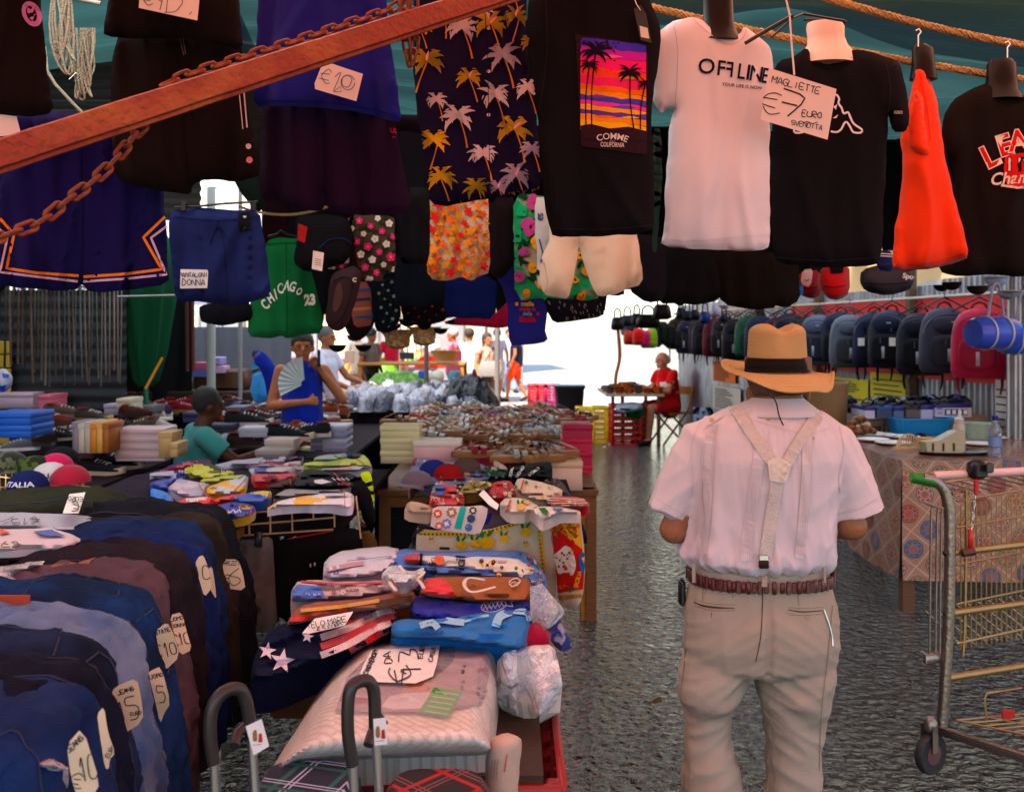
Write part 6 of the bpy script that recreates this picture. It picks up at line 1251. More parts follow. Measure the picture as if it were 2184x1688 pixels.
def sandal():
 T=thing('sandal','sandal','sandal');S,K,G=mat('cork_sole',hexc('8a5c38'),.7,var=.15,bump=.2),fab('b08860',.5),mat('sandal_strap',hexc('c0a080'),.35,bump=.4,bs=200,spec=.8)
 mb=MB();sole(mb,0,.03,.25,.045);mb.build('sole',S,T);mb=MB();sole(mb,.0305,.034,.24,.042);mb.build('insole',K,T)
 for x,w,h in ((.055,.03,.035),(.012,.028,.042)):
  mb=MB();rows=[]
  for e in (-w/2,w/2):rows.append([Vector((x+e,math.cos(t)*.046,.02+math.sin(t)*h)) for t in [math.pi*i/12 for i in range(13)]])
  rows2=[[q+Vector((0,0,.003)) for q in r] for r in rows];mb.loft([rows[0],rows2[0],rows2[1],rows[1]],False,False);mb.build('strap',G,T)
 mb=MB();mb.tube([Vector((-.06+math.cos(t)*.045,math.sin(t)*.036,.06+.02*math.cos(t))) for t in [2*math.pi*i/18 for i in range(19)]],.0045,5,flat=.6);mb.tube([Vector((-.02,.036,.062)),Vector((.0,.044,.03))],.004,5);mb.tube([Vector((-.02,-.036,.062)),Vector((.0,-.044,.03))],.004,5);mb.build('ankle_strap',G,T); return T
def slipper():
 T=thing('slipper','slipper','slipper');S,G=plas('20202c',.6),plas('20285c',.25)
 mb=MB();sole(mb,0,.026,.26,.048);mb.build('sole',S,T);mb=MB();rows=[]
 for x,h in ((-.01,.045),(.03,.052),(.075,.045),(.10,.035)):rows.append([Vector((x,math.cos(t)*.047,.016+math.sin(t)*h)) for t in [math.pi*i/12 for i in range(13)]])
 mb.loft(rows,False,False).build('strap',G,T); return T
SN,SD,SL=sneaker(),sandal(),slipper();used={}
SOLEM,UPM,INM=plas('d8cfc4',.5),fab('1c1c20',.7),fab('8a4030');CORK,INS,STR=MATS['cork_sole'],fab('b08860',.5),MATS['sandal_strap'];SLS,SLG=plas('20202c',.6),plas('20285c',.25)
def place(proto,loc,rot,label,group,rc=None,sc=1.0,tilt=0):
 if not used.get(proto.name):
  used[proto.name]=1;o=proto;o['label']=label;o['group']=group
  if rc:
   for ch in o.children:
    for sl_ in ch.material_slots:
     if sl_.material and sl_.material.name in rc:nm=rc[sl_.material.name];sl_.link='OBJECT';sl_.material=nm
 else:o=dup(proto,label=label,group=group,recol=rc)
 o.location=loc;o.rotation_euler=(tilt,0,rot);o.scale=(sc,)*3; return o
ORD=['first','second','third','fourth','fifth','sixth','seventh','eighth','ninth','tenth','eleventh','twelfth','thirteenth','fourteenth','fifteenth','sixteenth','seventeenth','eighteenth','nineteenth','twentieth','twenty-first','twenty-second','twenty-third','twenty-fourth','twenty-fifth']
for i,(u,v,h) in enumerate(((1850,861,'1c2230'),(1872,858,'2c3c68'),(1886,856,'202a44'),(1908,860,'182038'),(1934,858,'28427c'),(1950,856,'20242c'),(1970,856,'1c2440'),(1990,853,'284474'),(2012,857,'181a24'),(2032,852,'2a4a88'),(2056,856,'1a1e2c'))):
 a=P(u,v+6,7.62);place(SL,(a.x,a.y,a.z),R(60+25*math.sin(i*2)),'dark blue slipper on the shoe boxes by the fence, %s from the left'%ORD[i],'blue slippers on the box row',{SLG.name:plas(h,.25)})
for i,(u,v) in enumerate(((1800,862),(1812,868),(1808,880))):a=P(u,v,8.4);place(SL,(a.x,a.y,a.z),R(20+i*60),('black slipper on the drum edge beside the boxes, top','black slipper beside the boxes, middle one of three','blue black slipper beside the boxes, lowest of three')[i],'loose slippers left of the box row')
W1,W2,W3=wood('7a5230'),wood('a8763e'),fab('241c20')
def table(name,lab,x0,x1,y0,y1,z,m,legs=True,cat='table',apron=0,li=.04):
 T=thing(name,lab,cat,((x0+x1)/2,(y0+y1)/2,0));MB().box(((x0+x1)/2,(y0+y1)/2,z-.015),(x1-x0,y1-y0,.03)).build('tabletop',m,T)
 if legs:
  for x in (x0+li,x1-li):
   for y in (y0+.05,y1-.05):MB().box((x,y,(z-.03)/2),(.06,.06,z-.03)).build('leg',m,T)
 if apron:MB().box(((x0+x1)/2,y0+.03,z-.03-apron/2),(x1-x0-.1,.03,apron)).build('rail',m,T);MB().box((x1-.03,(y0+y1)/2,z-.03-apron/2),(.03,y1-y0-.12,apron)).build('rail',m,T)
 return T
table('stall_table','wooden table under the sandal display in the centre',-.78,.50,5.75,9.6,.76,W1,apron=.07)
DKC=fab('140e12');sheet_hang('dark_cloth',(-.8,5.8,0),(-.8,9.6,0),0,.78,DKC,'black cloth hanging on the left side of the sandal stall','cloth',6,.02)
boxes=[]
def shoebox(x,y,z,d,h,col,lab,rot=0,lidc=None,group='shoe boxes under the sandals'):
 c_=plas(col,.6,bump=.1);l_=plas(lidc,.6,bump=.1) if lidc else c_
 T=thing('shoe_box',lab,'shoe box',(x,y,z),group);M=rot
 MB().box((x,y,z+h*.42),(d[0],d[1],h*.84),rot,bev=.002).build('carton',c_,T);MB().box((x,y,z+h-.016),(d[0]+.008,d[1]+.008,.034),rot,bev=.002).build('lid',l_,T)
def stack(u,v0,v1,n,wpx,Y,cols,lab,dy=.19,rot=0,lids=None):
 a,b=P(u,v1,Y),P(u,v0,Y);h=(b.z-a.z)/n;wd=wpx*Y/F
 for k in range(n):shoebox(a.x+.004*math.sin(k*3),Y+dy/2+.003*math.cos(k*5),a.z+k*h,(wd,dy),h-.001,cols[k%len(cols)],lab if n==1 else '%s, %s from bottom'%(lab,ORD[k]),rot,None if not lids else lids[k%len(lids)])
stack(853,907,988,3,82,6.0,['cfc49a'],'cream yellow shoe box at the left corner of the sandal stall')
stack(932,940,987,1,100,5.9,['d8a8a8'],'pink shoe box beside the cream stack',lids=['e0cfc0'])
stack(1030,975,1000,1,92,5.85,['c0204c'],'crimson shoe box under the red sparkly sandal');stack(985,960,1005,1,40,5.95,['6a1c34'],'dark maroon shoe box left of the crimson one')
stack(1110,978,1040,1,95,5.95,['3c2c28'],'dark brown shoe box behind the cream pink one',.22)
stack(1183,985,1046,1,118,5.72,['d8b8a4'],'long cream pink shoe box at the front right corner',.2,lids=['d0b090'])
stack(1232,906,1020,4,62,6.45,['c4184c','b8184c','c82050','a81844'],'crimson shoe box in the tall pile at the right corner',.3)
stack(1160,912,960,1,88,7.2,['d0c4bc'],'white shoe box with red edge in the middle right',.22,lids=['c8bcb4']);stack(1202,915,962,1,34,7.3,['b8ae90'],'small cream shoe box next to the white one')
for i,(u,v,Y,w_,c_) in enumerate(((880,935,7.4,80,'b8905c'),(960,930,7.6,80,'c8b088'),(1050,930,7.5,90,'9a6c40'),(900,905,8.6,90,'c0b8a0'),(1000,905,8.7,90,'8a6440'),(1100,905,8.6,80,'c8c0b0'),(1060,955,6.6,90,'8a5c34'),(960,955,6.7,60,'a8804c'))):
 stack(u,v,v+30,1,w_,Y,[c_],'low shoe box amid the sandals, %s from front left'%ORD[i],.26)
MB().box((.44,5.82,.38),(.08,.08,.76)).solo('wooden_post',W2,'pale wooden post at the right corner of the sandal stall','post')
r_=random.Random(12);strapc=['c0a080','d8c8b0','b83040','303038','d0d0c8','8a5030','e0d0c0','4a4a6a','9aa8a0','c89070','202024','d8a8a0','a08050']
adj={'c0a080':'tan','d8c8b0':'cream','b83040':'red','303038':'black','d0d0c8':'white','8a5030':'brown','e0d0c0':'ivory','4a4a6a':'violet','9aa8a0':'silver','c89070':'copper','202024':'black','d8a8a0':'rose','a08050':'gold'}
def sandal_at(u,v,z,rot,c_,lab,sc=1.0,glit=False):
 a=upx(u,v,z);m=mat('strap_'+c_+('g' if glit else ''),hexc(c_),.25 if glit else .4,.5 if glit else 0,bump=1 if glit else .3,bs=300,spec=1,var=.25); return place(SD,(a.x,a.y,z),rot,lab,'sandals displayed on the stall',{STR.name:m},sc)
for (u,v,z,rt,c_,lab) in ((1012,975,.94,-8,'b83040','brown sandal with red jewelled straps on the crimson box'),(1045,965,.95,-12,'8a5030','brown sandal behind the red jewelled one'),(1095,985,.93,10,'d0d0c8','sandal with silver mosaic straps in the front row'),(1120,965,.95,15,'c0a080','tan beaded sandal in the front row'),(1160,968,.95,-150,'303038','gladiator sandal with white and black straps, back shoe'),(1190,975,.935,-160,'e0d0c0','ivory strap sandal on the cream pink box'),(1160,985,.93,-155,'c89070','copper strap sandal at the edge of the cream pink box'),(900,938,.97,-5,'e0d0c0','ivory strappy sandal on the pink box, nearer the cream stack'),(940,930,.98,-170,'d8c8b0','cream strappy sandal on the pink box, right one'),
(925,945,.965,-12,'d0d0c8','white strap sandal at the front of the pink box'),(850,905,.99,0,'8a5030','brown sandal on top of the cream yellow stack'),(1225,903,1.02,10,'b83040','red and white sandal on top of the crimson pile'),(1238,897,1.02,14,'303038','black strap sandal on top of the crimson pile'),(1140,905,.97,30,'303038','black and white sandal on the white box'),(1170,905,.97,8,'d0d0c8','white sandal on the white box')):
 sandal_at(u,v,z,R(rt),c_,lab,1.12,True)
n=0
for row in range(12):
 vv=950-row*6.8+(row*row*.06);zz=.88+.004*row;yy=(CH-zz)/((vv-HV)/F);xl,xr=lerp(-.74,-.74,0),lerp(.34,.42,row/11);k=0;x=xl+.05*(row%2)
 while x<xr:
  u=CU+x/yy*F
  if row==0 and u>1105:break
  c_=strapc[r_.randrange(len(strapc))];m=mat('strap_'+c_+'g',hexc(c_),.25,.5,bump=1,bs=300,spec=1,var=.25)
  place(SD,(x,yy,zz+r_.uniform(0,.05)),R(r_.uniform(-30,30)+(180 if r_.random()<.5 else 0)),'%s strap sandal, %s in row %s from the front'%(adj[c_],ORD[k],ORD[row]),'sandals displayed on the stall',{STR.name:m},1.05,r_.uniform(-.1,.15));k+=1
  x+=r_.uniform(.125,.17)
def heap(name,lab,cat,x,y,z,w_,d_,h_,mats,rot=0,seed=0,group=None,fn=None,amp=.04,nu=26,nv=22,p=3.0,fq=3.2):
 c,s=math.cos(rot),math.sin(rot);mb=MB()
 def f(a,b):
  X,Y=(a*2-1),(b*2-1);r=(abs(X)**p+abs(Y)**p)**(1/p);
  m=max(abs(X),abs(Y));k=(m/r if r>0 else 1);X*=k;Y*=k;r=min(1,m)
  px,py=X*w_/2*(1+.15*N3(X*2,Y*2,seed+4)),Y*d_/2*(1+.15*N3(X*2,Y*2,seed+8))
  zz=h_*(1-r**4)+amp*(1-r**6)*(1-2.4*abs(N3(px/max(w_,d_)*fq*2.2+seed,py/max(w_,d_)*fq*2.2,seed)))+amp*.4*N3(px*14,py*14,seed+2)*(1-r**4)
  return Vector((x+px*c-py*s,y+px*s+py*c,z+max(.0,zz)))
 mb.grid(nu,nv,f)
 if fn:mb.m=[fn((i%nu+.5)/nu,(i//nu+.5)/nv) for i in range(nu*nv)]
 return mb.solo(name,mats,lab,cat,group,ang=180)
table('stall_table','low table under the plastic wrapped shoes behind the sandals',-1.75,-.25,10.1,12.4,.86,W1)
PW=mat('crinkled_plastic',(.5,.5,.55),.12,0,bump=1,bs=22,spec=1,col2=(.12,.11,.14),vs=8,c2lim=(.35,.6))
r_=random.Random(5)
k=0
for j in range(6):
 for i in range(8):
  x=-1.68+i*.18+r_.uniform(-.03,.03);y=10.2+j*.38;k+=1
  heap('wrapped_shoes','shoes wrapped in clear plastic, %s from the left in the %s row'%(ORD[i],ORD[j]),'wrapped shoes',x,y,.86,.2,.36,.14+r_.uniform(-.03,.05),PW if r_.random()<.7 else mat('dark_plastic_wrap',(.05,.05,.08),.2,bump=1,bs=20,spec=1),r_.uniform(-.5,.5),k,'plastic wrapped shoes',nu=10,nv=10,amp=.05)
heap('wrapped_shoes','large black plastic bag lying on the wrapped shoes at right','plastic bag',-.45,10.4,.9,.6,.5,.24,mat('black_bin_bag',(.01,.01,.014),.25,bump=.8,bs=14),0,77,amp=.08)
sheet_hang('dark_cloth',(-1.75,10.05,0),(-.3,10.05,0),.1,.88,DKC,'black cloth on the front of the wrapped shoe table','cloth',8,.03)
table('stall_table','vegetable stall table beyond the wrapped shoes',-2.6,-.6,13.2,14.6,.85,W2)
heap('lettuces','pile of green leafy vegetables on the far stall','vegetables',-1.55,13.6,.93,.9,.5,.12,mat('leaf_green',(.08,.25,.03),.6,bump=1,bs=30,col2=(.2,.45,.08),vs=20),0,31,amp=.08)
MB().box((-1.55,13.4,.9),(1.1,.7,.1)).solo('wooden_tray',W2,'shallow wooden tray holding the green vegetables','tray')
for i,(x,c_,lab) in enumerate(((-1.15,(.7,.75,.6),'pale round cabbage at the right of the greens'),(-1.3,(.65,.72,.55),'pale round cabbage in the middle behind greens'),(-1.02,(.6,.65,.5),'pale round cabbage nearest the post'))):MB().ball((x,13.7,1.05),.09,14).solo('cabbage',mat('cabbage%d'%i,c_,.5,bump=.5),lab,'cabbage','cabbages on the vegetable stall')
T=thing('wicker_basket','round wicker basket of bread on the far stall','basket',P(948,765,17));MB().lathe([(.16,0),(.24,.16),(.25,.17),(.22,.15),(.001,.1)],P(948,768,17),24).build('basket',mat('wicker',(.5,.28,.08),.7,bump=1,bs=60),T)
table('stall_table','far stall table with the wicker basket on it',-2.6,-.8,16.7,18,1.13,W2)
table('stall_table','wide low table under the back rows of shoes on the left',-4.6,-1.2,7.35,11.0,.74,W3);table('stall_table','low shoe table at the left of the teal shirted vendor',-4.6,-2.5,5.9,7.3,.74,W3);table('stall_table','low shoe table at the right of the teal shirted vendor',-1.95,-1.2,5.9,7.3,.74,W3)
table('stall_table','front shoe table with basket and big black trainers',-3.2,-1.35,5.05,5.85,.70,W3)
BXL=['c0a8a4','8a8490','b8a890','6a6a78','1c58a8','a88a5c','c8c0bc','4a4048','9a3040']
def sb(u,v0,v1,w_,Y,col,lab,dy=.2,lid=None,rot=0):
 a,b=P(u,v1,Y),P(u,v0,Y);shoebox(a.x,Y+dy/2,a.z,(w_*Y/F,dy),b.z-a.z,col,lab,rot,lid,'shoe boxes of the left stall')
for k in range(4):sb(296+k,915+k*17,932+k*17,105,6.6,'c4a8a8','pinkish grey shoe box in the middle stack, %s from the top'%ORD[k],.26)
for k in range(6):sb(160+k*13,900+(k%2)*3,966,12,6.4,['8a8088','c8b8a8','b8a898','c8823a','d0a060','9a5a24'][k],'shoe box standing on edge, %s of the upright row'%ORD[k],.25)
for k in range(2):sb(20,880+k*27,906+k*27,90,6.0,'1c58b0','bright blue shoe box at the left edge, %s one'%('upper','lower')[k],.3)
for k in range(4):sb(714,908+k*14,921+k*14,50,7.0,['a8a4b4','8a88a0','b0acb8','9490a4'][k],'grey violet shoe box at the right end of the stall, %s from the top'%ORD[k],.26)
for k in range(3):sb(677,915+k*15,929+k*15,28,7.1,'b0a8b8','pale shoe box beside the grey violet stack, %s from the top'%ORD[k],.26)
sb(352,922,975,28,6.3,'b89868','tan carton end beside the vendor in teal');sb(370,945,975,16,6.2,'c0a074','small tan carton near the teal shirt')
sb(595,938,965,60,6.4,'b8a89c','pale shoe box under the black and white trainer');sb(540,912,932,60,6.9,'a8a4ac','grey shoe box under the long trainer');sb(580,960,975,70,6.2,'9a8c84','open pale box in front of the trainers')
for k,(u,v0,v1,w_,Y,c_) in enumerate(((30,838,870,80,8.2,'b8a0ac'),(95,842,872,26,8.0,'c86a7c'),(240,862,885,36,8.2,'a89cac'),(262,850,876,26,8.1,'c0b8a0'),(300,866,880,50,8.4,'5a5a60'),(420,880,900,60,8.0,'2c2c4c'),(500,868,888,40,8.3,'4a4a5c'),(470,905,920,50,7.4,'24283c'))):sb(u,v0,v1,w_,Y,c_,'shoe box in the back rows of the left stall, %s from the left'%ORD[k],.3)
shc=[('1c1c20','black'),('2a201c','dark brown'),('3a2a4c','violet'),('20284c','navy'),('4a4438','olive'),('8a8478','beige'),('6a1c24','dark red'),('5a5a60','grey'),('b8b0a0','pale'),('7a3c20','brown')]
for (u,v,z,rt,sc,cu,cs,lab) in ((250,1000,.74,-5,1.3,'121214','c0a898','big black trainer with pale sole in the front row'),(215,1012,.74,-12,1.2,'18181a','b8a090','black trainer with pale sole behind the wire basket'),(262,958,.82,-40,1.05,'2a2c34','b8b0a8','dark grey trainer leaning on the pinkish boxes'),(617,938,.92,-8,1.25,'14181a','d0b8a0','black trainer with thick white wavy sole'),(660,930,.94,170,1.1,'1a1a1c','c8b8a8','black and white trainer beside the wavy soled one'),(530,908,.95,5,1.3,'181618','c8bcb8','long black trainer with white sole near the blue lady'),(500,922,.90,10,1.1,'6a3c24','a86a40','brown leather shoe with tan sole'),(560,900,.93,-10,1.1,'241c1c','3a3030','dark brown shoe behind the long trainer'),(530,955,.86,-14,1.15,'2a1c1c','3a2824','dark brown moccasin in the vendor\'s reach'),(105,908,.98,-6,1.35,'5a2014','3a1810','dark red brown leather shoe on the upright boxes'),(140,890,1.0,8,1.2,'4a3c34','8a7060','brown grey lace shoe above the red brown one'),(200,898,.98,-12,1.1,'3a322c','b89860','brown sneaker with tan sole at the end of the boxes'),(290,888,.98,60,1.1,'3a1c14','1c1614','dark brown ankle shoe beside the carton'),(15,1000,.80,-10,1.1,'4a5040','c8c0b8','camouflage shoe at the left edge')):
 a=upx(u,v,z);place(SN,(a.x,a.y,z),R(rt),lab,'shoes on the left stall',{UPM.name:fab(cu,.7),SOLEM.name:plas(cs,.5)},sc)
r_=random.Random(9)
for row in range(14):
 vv=958-row*9.4+row*row*.12;zz=.80+.013*row;yy=(CH-zz)/((vv-HV)/F);k=0;x=-.49*yy+.1*(row%2)-.05
 while x<-1.25-.0*row and k<25:
  u=CU+x/yy*F
  if not (345<u<470 and row<9) and u<735 and not (130<u<350 and row<4) and not (655<u and row<5) and not (u<90 and 2<row<7):
   cu,nm=shc[r_.randrange(len(shc))];cs=['d8cfc4','c8b8a0','3a3030','a07850','e0dcd8'][r_.randrange(5)]
   pr=SN if r_.random()<.7 else SL;rc={UPM.name:fab(cu,.7),SOLEM.name:plas(cs,.5)} if pr is SN else {SLG.name:plas(cu,.4),SLS.name:plas(cs,.6)}
   place(pr,(x,yy,zz+r_.uniform(-.02,.06)),R(r_.uniform(-40,40)+(180 if r_.random()<.5 else 0)),'%s %s on the left stall, %s in row %s'%(nm,'shoe' if pr is SN else 'slipper',ORD[k],ORD[row]),'shoes on the left stall',rc,1.05,r_.uniform(-.1,.1));k+=1
  x+=r_.uniform(.13,.2)
cl_=[('5a78c0','blue violet'),('a8a878','khaki'),('8a2c34','red'),('3a3c50','dark blue'),('c8a8a0','pale pink'),('6a7048','olive'),('b8b0a8','cream'),('40384c','dark violet')]
for i,(u,v,w_) in enumerate(((200,832,.5),(270,838,.6),(360,834,.6),(430,838,.5),(330,848,.5),(410,852,.5),(480,846,.4),(150,850,.4))):
 a=upx(u,v,1.0);heap('clothes_heap','%s crumpled clothes heap at the back of the shoe stall'%cl_[i][1],'clothes',a.x,a.y,.92,w_,.5,.14,fab(cl_[i][0]),.3*math.sin(i),i+50,'clothes heaps behind the shoes',amp=.07)
table('stall_table','back table carrying clothes heaps behind the shoes',-4.9,-2.4,11.1,14,.86,W1)
def wiregrid(mb,A,B,z0,z1,nx,nz,r=.004):
 A,B=Vector(A),Vector(B)
 for i in range(nx+1):p=A.lerp(B,i/nx);mb.tube([p+Vector((0,0,z0)),p+Vector((0,0,z1))],r,5)
 for j in range(nz+1):z=lerp(z0,z1,j/nz);mb.tube([A+Vector((0,0,z)),B+Vector((0,0,z))],r*(1.5 if j==nz else 1),6)
WIRE=mat('beige_coated_wire',hexc('b89870'),.5)
bx0,bx1=upx(40,1045,.76),upx(165,1028,.76);T=thing('wire_basket','beige wire basket full of caps at the left edge','basket',bx0);q0,q1=Vector((bx0.x-.35,4.55,0)),Vector((bx1.x,5.05,0))
mb=MB();a=Vector((-2.55,4.6,0));b=Vector((-2.18,5.15,0));c0=Vector((-3.2,4.9,0));wiregrid(mb,a,b,.76,.93,14,3,.003);wiregrid(mb,b,b+Vector((-.65,.35,0)),.76,.93,14,3,.003);wiregrid(mb,a,a+Vector((-.7,.1,0)),.76,.93,12,3,.003);mb.build('wires',WIRE,T)
CAPS=[('1c2250','navy cap printed ITALIA in the wire basket',60,1018),('d0cccc','white cap printed ITALIA in the wire basket',108,1000),('5a6048','camouflage cap in the wire basket',20,975),('18181c','black cap rising behind the pink one',130,965),('c8305c','hot pink cap in the wire basket',118,980),('4a5c30','green camouflage cap behind the white one',75,985),('a03040','red cap inside the wire basket near its corner',150,1005)]
for i,(h,lab,u,v) in enumerate(CAPS):
 Y=4.75+(1020-v)*.012;p=P(u,v,Y);T=thing('baseball_cap',lab,'cap',p,'caps in the wire basket');m=fab(h) if i not in (2,5) else fab(h,col2=hexc('2a2c20'),c2lim=(.45,.5),vs=22);rr=.095
 mb=MB();rings=[]
 for j in range(7):a_=j/6*math.pi/2*.98;rings.append([p+Vector((math.cos(t)*math.cos(a_)*rr,math.sin(t)*math.cos(a_)*rr*1.1,math.sin(a_)*rr*.9-.05)) for t in [2*math.pi*k/18 for k in range(18)]])
 mb.loft(rings,False).build('crown',m,T)
 an=3.9+.9*(i%3);mb=MB();rows=[]
 for j in range(5):t_=j/4;rows.append([p+Vector((math.cos(an+a_)*rr*(1+t_*.8*math.cos(a_*1.25)),math.sin(an+a_)*rr*1.05*(1+t_*.8*math.cos(a_*1.25)),-.05-.01*t_-.02*a_*a_*t_)) for a_ in [-1.2+.24*k for k in range(11)]])
 mb.loft(rows,False,False).build('peak',m,T)
 if i<2:
  pts,fs=text_mesh('ITALIA',.02);tm=MB()
  def onc(x,y,p=p,rr=rr):a_=math.pi*1.5+x*.55;e=.35+y*.5; return p+Vector((math.cos(a_)*math.cos(e)*(rr+.003),math.sin(a_)*math.cos(e)*(rr+.003)*1.1,math.sin(e)*rr*.9-.05))
  tm.add([onc(x*.95,y*.8) for x,y in pts],fs);tm.build('lettering',fab('d8d8e0') if i==0 else fab('2a2c6a'),T,smooth=False)
r_=random.Random(31);bc=[('16120f','black'),('3a2418','dark brown'),('5a3c28','brown'),('5a4030','tan'),('2c2826','grey'),('6a5c50','pale'),('2a1c18','black brown')]
for i in range(30):
 u=2+i*8.9+r_.uniform(-2,2);h,nm=bc[r_.randrange(len(bc))];Y=7.0+r_.uniform(0,.5);v1=r_.uniform(760,838);wd=.034
 T=thing('belt','%s leather belt hanging at the left, %s from the left edge'%(nm,ORD[i] if i<25 else str(i+1)+'th'),'belt',P(u,610,Y),'belts hanging behind the jeans');mb=MB();pts=[]
 x_=r_.uniform(-6,6)
 for k in range(13):t=k/12;pts.append(P(u+x_*t*t,lerp(585,v1,t),Y+.02*math.sin(t*5+i)))
 mb.tube(pts,wd/2,6,flat=.18);mb.build('strap',mat('belt_'+h,hexc(h),.4,bump=.2,var=.15),T)
 if i%2==0:MB().box(P(u,612,Y-.02),(.045,.008,.05),bev=.006).build('buckle',CHROME,T)
MB().tube([P(-40,590,7.2),P(330,590,7.2)],.014,8).solo('hanging_rail',STEEL,'steel rail from which the belts hang','rail')
MB().tube([P(250,633,6.9),P(440,628,6.9)],.008,8).solo('hanging_rail',STEEL,'thin dark rail right of the belts','rail')
T=thing('market_parasol','closed dark green market parasol standing behind the shoe stall','parasol',(P(310,840,8.6).x,8.6,0));px=P(312,700,8.6).x;mb=MB();rings=[]
for z,r in ((1.2,.05),(1.25,.10),(1.5,.16),(1.9,.22),(2.2,.26),(2.35,.22),(2.6,.12),(2.9,.03)):
 rings.append([Vector((px+math.cos(t)*r*(1+.16*math.cos(8*t)),8.6+math.sin(t)*r*(1+.16*math.cos(8*t)),z)) for t in [2*math.pi*i/48 for i in range(48)]])
mb.loft(rings).build('canopy',fab('0c4a30',.6),T,ang=80);MB().tube([(px,8.6,0),(px,8.6,2.95)],.02,10).build('pole',plas('1c6a48',.4),T);MB().box((px+.12,8.45,1.32),(.02,.01,.3),Matrix.Rotation(.5,4,'Y')).build('tie',plas('c88a18',.5),T)
MB().box((P(455,810,9.6).x,9.9,1.2),(.5,.35,.2),bev=.02).solo('case',mat('brown_vinyl',hexc('4a2c18'),.4),'brown vinyl case lying behind the stall under the grey sheet','case')
MB().box((P(440,850,9.7).x,9.9,.55),(1.3,.6,1.09),bev=.01).solo('storage_chest',mat('dark_brown_wood',hexc('281a14'),.6),'dark chest carrying the brown case','chest')
for i,(u,v,w_,h) in enumerate(((430,776,40,'b8607a'),(452,765,30,'a8a0d8'),(420,792,44,'5a6aa8'),(462,784,26,'c8a8c8'))):
 p=P(u,v,9.6);MB().box((p.x,9.75,p.z-.02),(w_*9.6/F,.2,.07),bev=.004).solo('gift_box',plas(h,.5),('pink flat box on the brown case','lilac white box standing on top of the pink one','blue flat box under the pink one','pale pink box at the right of the blue one')[i],'box','small boxes on the brown case')
for i,u in enumerate((400,412)):MB().tube([(P(u,700,9.3).x,9.3,1.3),(P(u-2,700,9.3).x,9.3,2.2)],.018,8).solo('wooden_pole',mat('reddish_wood',hexc('5a2c28'),.5),'reddish wooden pole by the grey sheet, %s one'%('left','right')[i],'pole')
for poly,h,lab in (([(537,748),(556,745),(572,760),(590,790),(586,850),(566,850),(552,830),(546,790)],'1c2c90','dark blue sports top hanging by the steel post'),([(535,775),(552,780),(566,820),(572,858),(545,862),(533,830),(538,800)],'4a90cc','light blue bag hanging in front of the dark blue top')):
 Cloth(poly,8.6 if h[0]=='1' else 8.4,th=.06,fold=.02).make('hanging_garment',fab(h),lab,'clothing')
c=Cloth([(-10,790),(12,785),(28,800),(24,826),(8,838),(-10,834)],6.2,th=.12,fold=.01,edge=.1);o=c.make('plastic_bag',plas('b8bccc',.3),'white plastic bag with blue print hanging at the left edge','bag');D=c.decal();D.patch([(4,795),(20,798),(18,806),(6,806)],plas('2040a0',.4));D.patch([(-6,824),(14,820),(10,832),(-6,832)],plas('2040a0',.4));D.build('print',o)
heap('shirts_heap','grey white shirt hanging beside the sandal stall aisle','clothes',-2.0,7.2,.8,.4,.3,.1,fab('8a8a90'),0,5)
